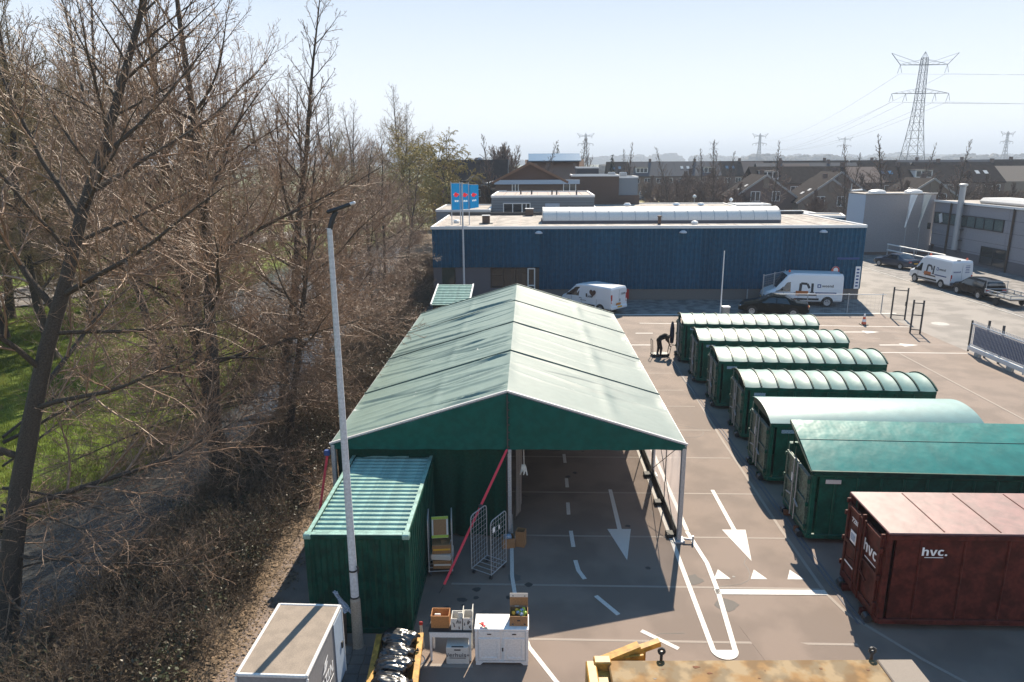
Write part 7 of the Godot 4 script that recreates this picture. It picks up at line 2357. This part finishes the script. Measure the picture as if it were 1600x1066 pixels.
func make_trees() -> void:
	var gr := "bare trees along the ditch"
	var base := func(x: float, z: float) -> Vector3: return Vector3(x, ground_at(x, z), z)
	# right bank, from the camera outwards
	bare_tree("bare_tree", "thickest bare tree, nearest at the left edge with its trunk leaning right", base.call(-13.1, -14.6), 0.0, 21, {"h": 21.0, "rad": 0.29, "lean": Vector3(0.05, 0, -0.20), "reach": 6.4, "kids": [40.0, 13.0, 9.0, 5.4], "thin": 0.0042, "low": 18, "from": [0.2, 0.12, 0.1, 0.15]}, gr)
	var a := bare_tree("bare_tree", "tall bare double-stemmed tree standing second along the ditch", base.call(-10.9, -22.5), 0.4, 22, {"h": 21.0, "rad": 0.26, "reach": 5.8, "lean": Vector3(-0.02, 0, -0.05), "thin": 0.005, "low": 13}, gr)
	var b := bare_tree("bare_tree", "tall straight bare tree behind the lamp post, third along the ditch's near bank", base.call(-10.8, -29.0), 1.3, 23, {"h": 18.5, "rad": 0.25, "reach": 5.2, "low": 10}, gr)
	var c := bare_tree("bare_tree", "bare tree with a dark forked trunk beside the tent's left eave", base.call(-10.9, -37.0), 2.2, 24, {"h": 15.5, "rad": 0.23, "reach": 5.0, "thin": 0.008, "low": 7}, gr)
	copy(a, "slimmer bare tree close behind the second one, its twigs reaching over the bank", base.call(-11.7, -25.0), 2.9, gr).scale = Vector3(0.86, 0.94, 0.86)
	copy(b, "smaller bare tree close to the tent's left eave", base.call(-9.2, -25.2), 0.9, gr).scale = Vector3(0.66, 0.62, 0.66)
	copy(b, "bare tree on the far bank opposite the double-stemmed tree", base.call(-19.6, -35.5), 3.9, gr).scale = Vector3(0.95, 1.05, 0.95)
	var rows := [[b, "bare tree on the near bank level with the tent's rear end", -11.2, -44.5, 3.6, 0.84], [c, "bare tree beyond the tent beside the green shed", -11.8, -52.0, 0.6, 0.86], [a, "bare tree left of the blue flags at the warehouse corner", -12.6, -60.5, 4.4, 0.68], [b, "bare tree behind the warehouse corner, left of the beige roof", -12.2, -70.0, 1.1, 0.62]]
	for e in rows: copy(e[0], e[1], base.call(e[2], e[3]), e[4], gr).scale = Vector3.ONE * e[5]
	# far bank and beyond
	var gl := "bare trees on the far bank"
	var d := bare_tree("bare_tree", "olive tinged bare tree at the far bank's edge left of the big double stem", base.call(-20.8, -43.0), 0.0, 31, {"h": 20.0, "rad": 0.26, "reach": 6.0, "thin": 0.009, "low": 5}, gl, M.twig_olive)
	var rest := [[d, "olive bare tree at the far left beside the bank road", -27.0, -38.0, 1.9, 1.0], [d, "olive bare tree far left, reaching to the picture's top corner", -31.0, -34.0, 3.6, 1.05], [d, "olive bare tree across the pond at the left", -33.0, -52.0, 4.2, 1.05], [b, "bare tree across the pond, behind the olive ones", -29.5, -66.0, 2.0, 1.0], [d, "olive bare tree at the pond's far shore", -22.0, -84.0, 5.2, 0.95], [c, "bare tree at the pond's far shore nearest the warehouse", -17.0, -80.0, 3.0, 0.85], [a, "bare tree across the bank road, farthest left", -44.0, -62.0, 1.0, 1.0], [d, "olive bare tree beyond the bank road's bend", -38.0, -104.0, 0.3, 1.1], [b, "bare tree beyond the pond's far end", -26.0, -108.0, 2.6, 1.0], [d, "olive bare tree behind the pond, right of the road bend", -19.5, -112.0, 2.2, 0.9], [a, "bare tree between bank road and pond", -35.5, -78.0, 0.2, 0.95], [c, "bare tree beside the olive ones across the pond", -37.0, -58.0, 1.4, 1.15], [d, "olive bare tree behind the bank road, level with the pond", -50.0, -70.0, 2.4, 1.2], [b, "bare tree behind the bank road, tall and dark", -52.0, -84.0, 3.4, 1.2], [d, "olive bare tree beyond the bank road, among the farthest at left", -58.0, -96.0, 0.8, 1.25], [a, "bare tree beyond the bank road's bend, left of the olive one", -45.0, -112.0, 1.9, 1.1], [c, "bare tree beyond the pond's end, right of the bend", -30.0, -122.0, 4.1, 1.2], [d, "olive bare tree behind the pond's end, close to the left willow", -22.0, -126.0, 5.0, 1.1], [b, "bare tree in the gap between road bend and pond", -33.0, -94.0, 0.6, 1.1], [d, "olive bare tree at the left edge beyond the road", -46.0, -50.0, 3.1, 1.2], [b, "bare tree on the far grass bank left of the leaning trunk", -29.0, -45.0, 0.9, 1.15], [d, "olive bare tree on the far bank close to the road", -33.5, -43.0, 2.2, 1.15], [a, "bare tree at the pond's left shore", -28.5, -57.0, 4.0, 1.05], [d, "olive bare tree at the far left, nearest the road's edge", -37.0, -48.5, 5.2, 1.15], [c, "bare tree at the left edge beyond the grass bank", -38.0, -42.0, 5.6, 1.2], [a, "bare tree on the road's far side behind the leaning trunk", -56.0, -78.0, 4.6, 1.1]]
	for e in rest: copy(e[0], e[1], base.call(e[2], e[3]), e[4], gl).scale = Vector3.ONE * e[5] * 1.08
	# willow, conifers and slim bare trees among the houses
	var droop := {"dist": 1.0, "h": 10.5, "rad": 0.3, "reach": 4.6, "up": [0.02, -0.03, -0.16, -0.3, -0.4], "kids": [30.0, 13.0, 8.0, 3.0], "thin": 0.028, "lift": 0.0, "angle": [1.2, 0.9, 0.8, 0.6], "profile": func(t: float) -> float: return 0.7 + 0.3 * sin(PI * t)}
	var wl := bare_tree("willow_tree", "yellowish weeping willow, right one beside the dark-roofed house", Vector3(-10.4, 0, -97), 0.0, 41, droop, "yellow willows", M.twig_willow)
	wl.scale = Vector3.ONE * 1.16
	copy(wl, "yellowish weeping willow, left one half behind bare twigs", Vector3(-17.0, 0, -104), 2.0, "yellow willows").scale = Vector3.ONE * 1.2
	var cl := bare_tree("bare_tree", "dense reddish bare tree with upswept twigs above the brown gabled building", Vector3(-4.2, 0, -142), 0.0, 42, {"h": 12.0, "rad": 0.3, "reach": 6.4, "from": [0.2, 0.1, 0.1, 0.1], "up": [0.02, 0.16, 0.1, 0.06, 0.04], "angle": [0.8, 0.5, 0.5, 0.5], "angle_top": [0.3, 0.4, 0.4, 0.4], "thin": 0.03, "kids": [44.0, 10.0, 6.0, 3.0]}, "", M.twig_far)
	cl.scale = Vector3.ONE * 1.12
	var slim := {"dist": 1.0, "h": 14.0, "rad": 0.14, "reach": 3.0, "seg": [12, 5, 3, 2, 2], "kids": [40.0, 9.0, 5.0, 0.0], "levels": 3, "from": [0.22, 0.1, 0.1, 0.1], "up": [0.01, 0.07, 0.06, 0.05, 0.0], "angle": [1.15, 0.8, 0.8, 0.7], "angle_top": [0.4, 0.5, 0.5, 0.5], "thin": 0.02}
	var s1 := bare_tree("slim_tree", "slim upright bare tree before the gable houses, thickest of its row", Vector3(36.6, 0, -108), 0.0, 51, slim, "slim bare trees among the houses", M.twig_far)
	var s2 := bare_tree("slim_tree", "slim upright bare tree straight above the barrel skylight's middle", Vector3(29.0, 0, -112), 0.0, 52, slim, "slim bare trees among the houses", M.twig_far)
	var sp := [[s1, 15.2, -112, 1.0, "slim bare tree behind the grey block's end panel"], [s2, 45.6, -104, 0.93, "slim bare tree before the white-windowed gable house"], [s1, 55.0, -112, 1.06, "slim bare tree rising left of the near pylon's foot"], [s2, 64.5, -110, 0.98, "slim bare tree rising right of the near pylon"], [s1, 1.4, -112, 1.02, "slim bare tree behind the brown gabled building's apex"], [s2, -11.5, -108, 1.05, "slim bare tree in front of the right willow"], [s1, 22.9, -116, 0.95, "slim bare tree at the grassy verge's near end"], [s2, 31.6, -124, 0.9, "slim bare tree behind the tallest one of the houses' row"], [s1, 26.3, -122, 0.85, "slim bare tree midway along the grassy verge"], [s2, 10.5, -140, 1.1, "slim bare tree behind the dark flat block"], [s1, 12.4, -150, 1.15, "slim bare tree left of the small conifer"], [s2, -5.4, -104, 1.05, "slim bare tree before the long dark-roofed house"], [s1, 33.6, -138, 0.95, "slim bare tree in front of the farther terraces"], [s2, 38.5, -140, 0.9, "slim bare tree between two terrace roofs"], [s1, 70.0, -130, 1.0, "slim bare tree at the right behind the office roof"], [s2, 20.6, -150, 0.95, "slim bare tree at the far end of the verge path"], [s1, 58.5, -112, 0.8, "small slim bare tree under the near pylon"], [s2, 49.8, -112, 0.85, "slim bare tree beside the gable house's right window"]]
	for i in sp.size():
		var e: Array = sp[i]
		copy(e[0], e[4], Vector3(e[1], 0, e[2]), i * 1.3, "slim bare trees among the houses").scale = Vector3(e[3] * (1.3 if i in [2, 4, 8, 12] else 1.0), e[3], e[3])
	var bushy := {"dist": 1.0, "h": 7.5, "rad": 0.16, "reach": 3.0, "kids": [46.0, 14.0, 9.0, 3.5], "levels": 4, "thin": 0.036, "from": [0.15, 0.1, 0.1, 0.1], "up": [0.01, 0.1, 0.06, 0.04, 0.0], "sides": [6, 4, 3, 3, 3]}
	var bt := bare_tree("small_tree", "round bushy bare tree, leftmost of those along the grassy verge", Vector3(24.5, 0.4, -132), 0, 61, bushy, "bushy bare trees by the verge", M.twig_far)
	var bp := [[28.0, -136, 0.95, "round bushy bare tree, second along the grassy verge"], [31.5, -130, 1.1, "round bushy bare tree, third along the grassy verge"], [34.5, -134, 1.05, "round bushy bare tree before the rooflight terraces"], [29.5, -150, 1.0, "round bushy bare tree farther back on the verge"], [36.5, -128, 0.9, "round bushy bare tree left of the rooflight gable house"], [26.5, -158, 1.0, "round bushy bare tree near the verge's far end"], [44.0, -128, 1.0, "round bushy bare tree between the first two gable houses"], [58.0, -126, 1.1, "olive bushy bare tree behind the grey hall's roof domes"], [76.0, -128, 1.15, "bushy bare tree behind the office roof light"], [84.0, -134, 1.05, "bushy bare tree at the right edge before the terraces"], [-14.0, -118, 1.2, "bushy bare tree between the two willows"], [-2.0, -118, 1.0, "bushy bare tree behind the brown gable's left slope"], [13.0, -128, 1.0, "bushy bare tree behind the grey block"], [17.5, -135, 0.95, "bushy bare tree right of the grey block"], [26.8, -108, 0.8, "bushy bare tree behind the skylight, by the left globe lamp"], [32.0, -113, 0.85, "bushy bare tree between the two globe lamps"], [34.0, -118, 0.95, "bushy bare tree left of the first gable roof"], [43.3, -108, 0.85, "bushy bare tree beside the tall street lamp"], [46.0, -101, 0.7, "low bushy bare tree before the white-windowed house"], [56.5, -110, 1.0, "bushy bare tree at the grey hall's left roof dome"], [61.0, -108, 0.95, "bushy bare tree at the grey hall's right roof dome"], [68.5, -106, 1.0, "bushy bare tree beside the steel flue"], [73.0, -110, 0.95, "bushy bare tree right of the steel flue"], [30.0, -142, 1.15, "tall bushy bare tree at the verge's middle"], [33.5, -150, 1.2, "tall bushy bare tree before the farthest terrace"], [38.0, -146, 1.2, "tall bushy bare tree left of the nearest terrace"], [41.0, -138, 1.1, "bushy bare tree behind the first gable house's roof"]]
	for i in bp.size(): copy(bt, bp[i][3], Vector3(bp[i][0], 0.2, bp[i][1]), i * 1.7, "bushy bare trees by the verge").scale = Vector3.ONE * bp[i][2]
	for e in [["small dark conifer right of the solar roof", Vector3(17.4, 0, -150), 12.3, 1.7], ["pointed dark conifer peeking over the solar roof", Vector3(7.3, 0, -178), 15.0, 2.0]]:
		var t := thing("conifer_tree", e[0], "tree", e[1], 0, "dark conifers")
		var q := Mb.new()
		q.lathe(Vector3.ZERO, [Vector2(0.25, 0), Vector2(0.05, e[2] - 0.5)], 8)
		part("trunk", q, M.bark, t)
		q = Mb.new()
		var r := RandomNumberGenerator.new()
		r.seed = 71
		for i in 900:
			var f := sqrt(r.randf())
			var y: float = e[2] * (1.0 - f * 0.85)
			var an := r.randf() * TAU
			var rd: float = e[3] * f * r.randf_range(0.3, 1.05)
			var o := Vector3(cos(an), 0, sin(an))
			var c0 := Vector3(0, y, 0) + o * rd
			var tg := Vector3(-o.z, 0, o.x)
			q.quad(c0 - tg * 0.16, c0 + o * 0.3 - tg * 0.1 + Vector3(0, -0.22, 0), c0 + o * 0.3 + tg * 0.1 + Vector3(0, -0.2, 0), c0 + tg * 0.16 + Vector3(0, 0.05, 0))
		part("crown", q, M.conifer, t)


# ---------------------------------------------------------------- scrub, ivy, grass, leaf litter
func make_undergrowth() -> void:
	var r := RandomNumberGenerator.new()
	r.seed = 99
	# a many-stemmed scrub bush, laid along the near bank
	var kinds := []
	for k in 3:
		var tw := Mb.new()
		var o := {"seg": [4, 4, 3, 2, 2], "up": [0.03, 0.05, 0.04, 0.02, 0], "bend": [0.22, 0.28, 0.3, 0.3, 0.3], "taper": [0.4, 0.4, 0.5, 0.7, 0.7], "sides": [3, 3, 3, 3, 3], "kids": [5.0, 4.0, 3.0, 0.0], "ref": [1.0, 0.6, 0.4, 0.3], "from": [0.2, 0.2, 0.2, 0.2], "angle": [0.8, 0.8, 0.8, 0.8], "angle_top": [0.6, 0.6, 0.6, 0.6], "ratio": [0.5, 0.55, 0.5, 0.5], "shrink": [0.3, 0.3, 0.3, 0.3], "lift": 0.2, "dist": 1.0, "levels": 3, "thin": 0.004, "reach": 0.8, "profile": func(t: float) -> float: return 1.0 - 0.4 * t}
		var rr := RandomNumberGenerator.new()
		rr.seed = 200 + k
		for i in 11:
			var a := rr.randf() * TAU
			limb(tw, tw, rr, o, 0, Vector3(cos(a), 0, sin(a)) * rr.randf() * 0.25, Vector3(cos(a) * 0.7, 1.0, sin(a) * 0.7).normalized(), rr.randf_range(0.8, 1.5), 0.011)
		kinds.append(tw.mesh())
	var sm := vc(0.85)
	for k in 3:
		var xf := []
		var cs := []
		for i in 330:
			var z := -9.0 - pow(r.randf(), 1.25) * 68.0
			var right := along(z, DR)
			var x := lerpf(right + 0.9, -7.3 - clampf((-z - 40) * 0.02, 0, 0.8), r.randf())
			var s := r.randf_range(0.55, 1.15) * (0.8 if x > -8.0 or x < right + 1.6 else 1.0)
			xf.append(Transform3D(Basis(Vector3.UP, r.randf() * TAU).scaled(Vector3(s, s * r.randf_range(0.8, 1.15), s)), Vector3(x, ground_at(x, z) - 0.05, z)))
			var b := r.randf_range(0.55, 1.25)
			cs.append(Color(0.145 * b, 0.105 * b, 0.072 * b))
		many("scrub", kinds[k], sm, xf, ["tangled brown scrub covering the near ditch bank", "paler brown scrub mixed along the near ditch bank", "low twiggy scrub at the foot of the near bank"][k], "scrub", cs)
	for k in 1:
		var xf := []
		var cs := []
		for i in 110:
			var z := -18.0 - r.randf() * 45.0
			var left := along(z, DL)
			var x := left - r.randf_range(-0.3, 1.6)
			var s := r.randf_range(0.4, 0.85)
			xf.append(Transform3D(Basis(Vector3.UP, r.randf() * TAU).scaled(Vector3(s, s, s)), Vector3(x, ground_at(x, z) - 0.05, z)))
			var b := r.randf_range(0.6, 1.2)
			cs.append(Color(0.15 * b, 0.11 * b, 0.07 * b))
		many("scrub", kinds[0], sm, xf, "sparse brown scrub along the far ditch edge", "scrub", cs)
	# ivy and evergreen leaves in the scrub
	var lf := Mb.new()
	for i in 46:
		var c := Vector3(r.randf_range(-0.3, 0.3), r.randf_range(0.0, 0.45), r.randf_range(-0.3, 0.3))
		var b := Basis(Vector3(r.randf_range(-1, 1), r.randf_range(-1, 1), r.randf_range(-1, 1)).normalized(), r.randf() * 2.2)
		var l := r.randf_range(0.025, 0.05)
		lf.quad(c + b * Vector3(-l * 0.6, 0, 0), c + b * Vector3(0, -0.004, l), c + b * Vector3(l * 0.6, 0, 0), c + b * Vector3(0, 0.004, -l))
	var lm := vc(0.45, {"back": 0.25})
	var xf := []
	var cs := []
	for i in 4200:
		var z := -8.0 - pow(r.randf(), 1.5) * 58.0
		var right := along(z, DR)
		var x := lerpf(right + 0.3, -7.35, r.randf())
		var s := r.randf_range(0.7, 1.4)
		xf.append(Transform3D(Basis(Vector3.UP, r.randf() * TAU).scaled(Vector3(s, s, s)), Vector3(x, ground_at(x, z) + r.randf() * r.randf() * 0.8, z)))
		var b := r.randf_range(0.5, 1.3)
		cs.append(Color(0.042 * b, 0.045 * b, 0.018 * b) if r.randf() < 0.62 else Color(0.085 * b, 0.062 * b, 0.035 * b))
	many("ivy", lf.mesh(), lm, xf, "dark ivy and dead leaves among the near bank's scrub", "ivy", cs)
	# leaf litter along the pavement's edge
	var dl := Mb.new()
	for i in 9:
		var c := Vector3(r.randf_range(-0.2, 0.2), r.randf_range(0.005, 0.03), r.randf_range(-0.2, 0.2))
		var b := Basis(Vector3.UP, r.randf() * TAU) * Basis(Vector3.RIGHT, r.randf_range(-0.5, 0.5))
		var l := r.randf_range(0.025, 0.05)
		dl.quad(c + b * Vector3(-l * 0.6, 0, 0), c + b * Vector3(0, 0.012, l), c + b * Vector3(l * 0.6, 0, 0), c + b * Vector3(0, 0.012, -l))
	xf = []
	cs = []
	for i in 3600:
		var z := -8.5 - r.randf() * 34.0
		var x := -6.75 + r.randfn() * 0.28 if i % 4 else lerpf(along(z, DR) + 1.0, -6.5, r.randf())
		if x > -6.1: continue
		xf.append(Transform3D(Basis(Vector3.UP, r.randf() * TAU), Vector3(x, maxf(ground_at(x, z), 0.004 if x > -6.35 else -1.0), z)))
		var b := r.randf_range(0.6, 1.4)
		cs.append(Color(0.18 * b, 0.125 * b, 0.078 * b))
	many("leaf_litter", dl.mesh(), vc(0.8, {"back": 0.2}), xf, "brown leaf litter along the yard's left edge", "leaf litter", cs)
	# grass on the far bank
	var gb := Mb.new()
	for i in 16:
		var a := r.randf() * TAU
		var c := Vector3(r.randf_range(-0.14, 0.14), 0, r.randf_range(-0.14, 0.14))
		var s := Vector3(cos(a), 0, sin(a))
		var tip := c + Vector3(-s.z, 0, s.x) * r.randf_range(-0.09, 0.09) + Vector3(0, r.randf_range(0.08, 0.2), 0)
		gb.tri(c - s * 0.007, c + s * 0.007, tip)
	xf = []
	cs = []
	var gn := FastNoiseLite.new()
	gn.frequency = 0.22
	while xf.size() < 26000:
		var z := -12.0 - pow(r.randf(), 1.2) * 58.0
		var left := along(z, DL)
		var x := left + 0.4 - pow(r.randf(), 1.15) * 22.0
		if x < -37: continue
		var k := gn.get_noise_2d(x, z)
		var s := r.randf_range(0.7, 1.5)
		xf.append(Transform3D(Basis(Vector3.UP, r.randf() * TAU).scaled(Vector3(s, s, s)), Vector3(x, ground_at(x, z) - 0.01, z)))
		var b := r.randf_range(0.75, 1.2) * (1.0 + 0.5 * k)
		cs.append(Color(0.125 * b, 0.165 * b, 0.014 * b).lerp(Color(0.19 * b, 0.155 * b, 0.055 * b), clampf(k * 1.2 - 0.1 + r.randf_range(-0.1, 0.1), 0, 0.8)))
	many("grass", gb.mesh(), vc(0.6, {"back": 0.8}), xf, "short yellowish green grass on the far ditch bank", "grass", cs)
	# bright mossy tufts at the water's near edge
	xf = []
	cs = []
	for k in 11:
		var z0 := -17.0 - k * 4.1 - r.randf() * 2.0
		for i in 130:
			var z := z0 + r.randfn() * 0.6
			var x := along(z, DR) + 0.35 + absf(r.randfn()) * 0.4
			var s := r.randf_range(0.9, 2.2)
			xf.append(Transform3D(Basis(Vector3.UP, r.randf() * TAU).scaled(Vector3(s, s, s)), Vector3(x, ground_at(x, z), z)))
			var b := r.randf_range(0.7, 1.2)
			cs.append(Color(0.16 * b, 0.17 * b, 0.02 * b))
	many("grass", gb.mesh(), vc(0.6, {"back": 0.8}), xf, "bright tufts of moss and grass at the near water's edge", "grass", cs)
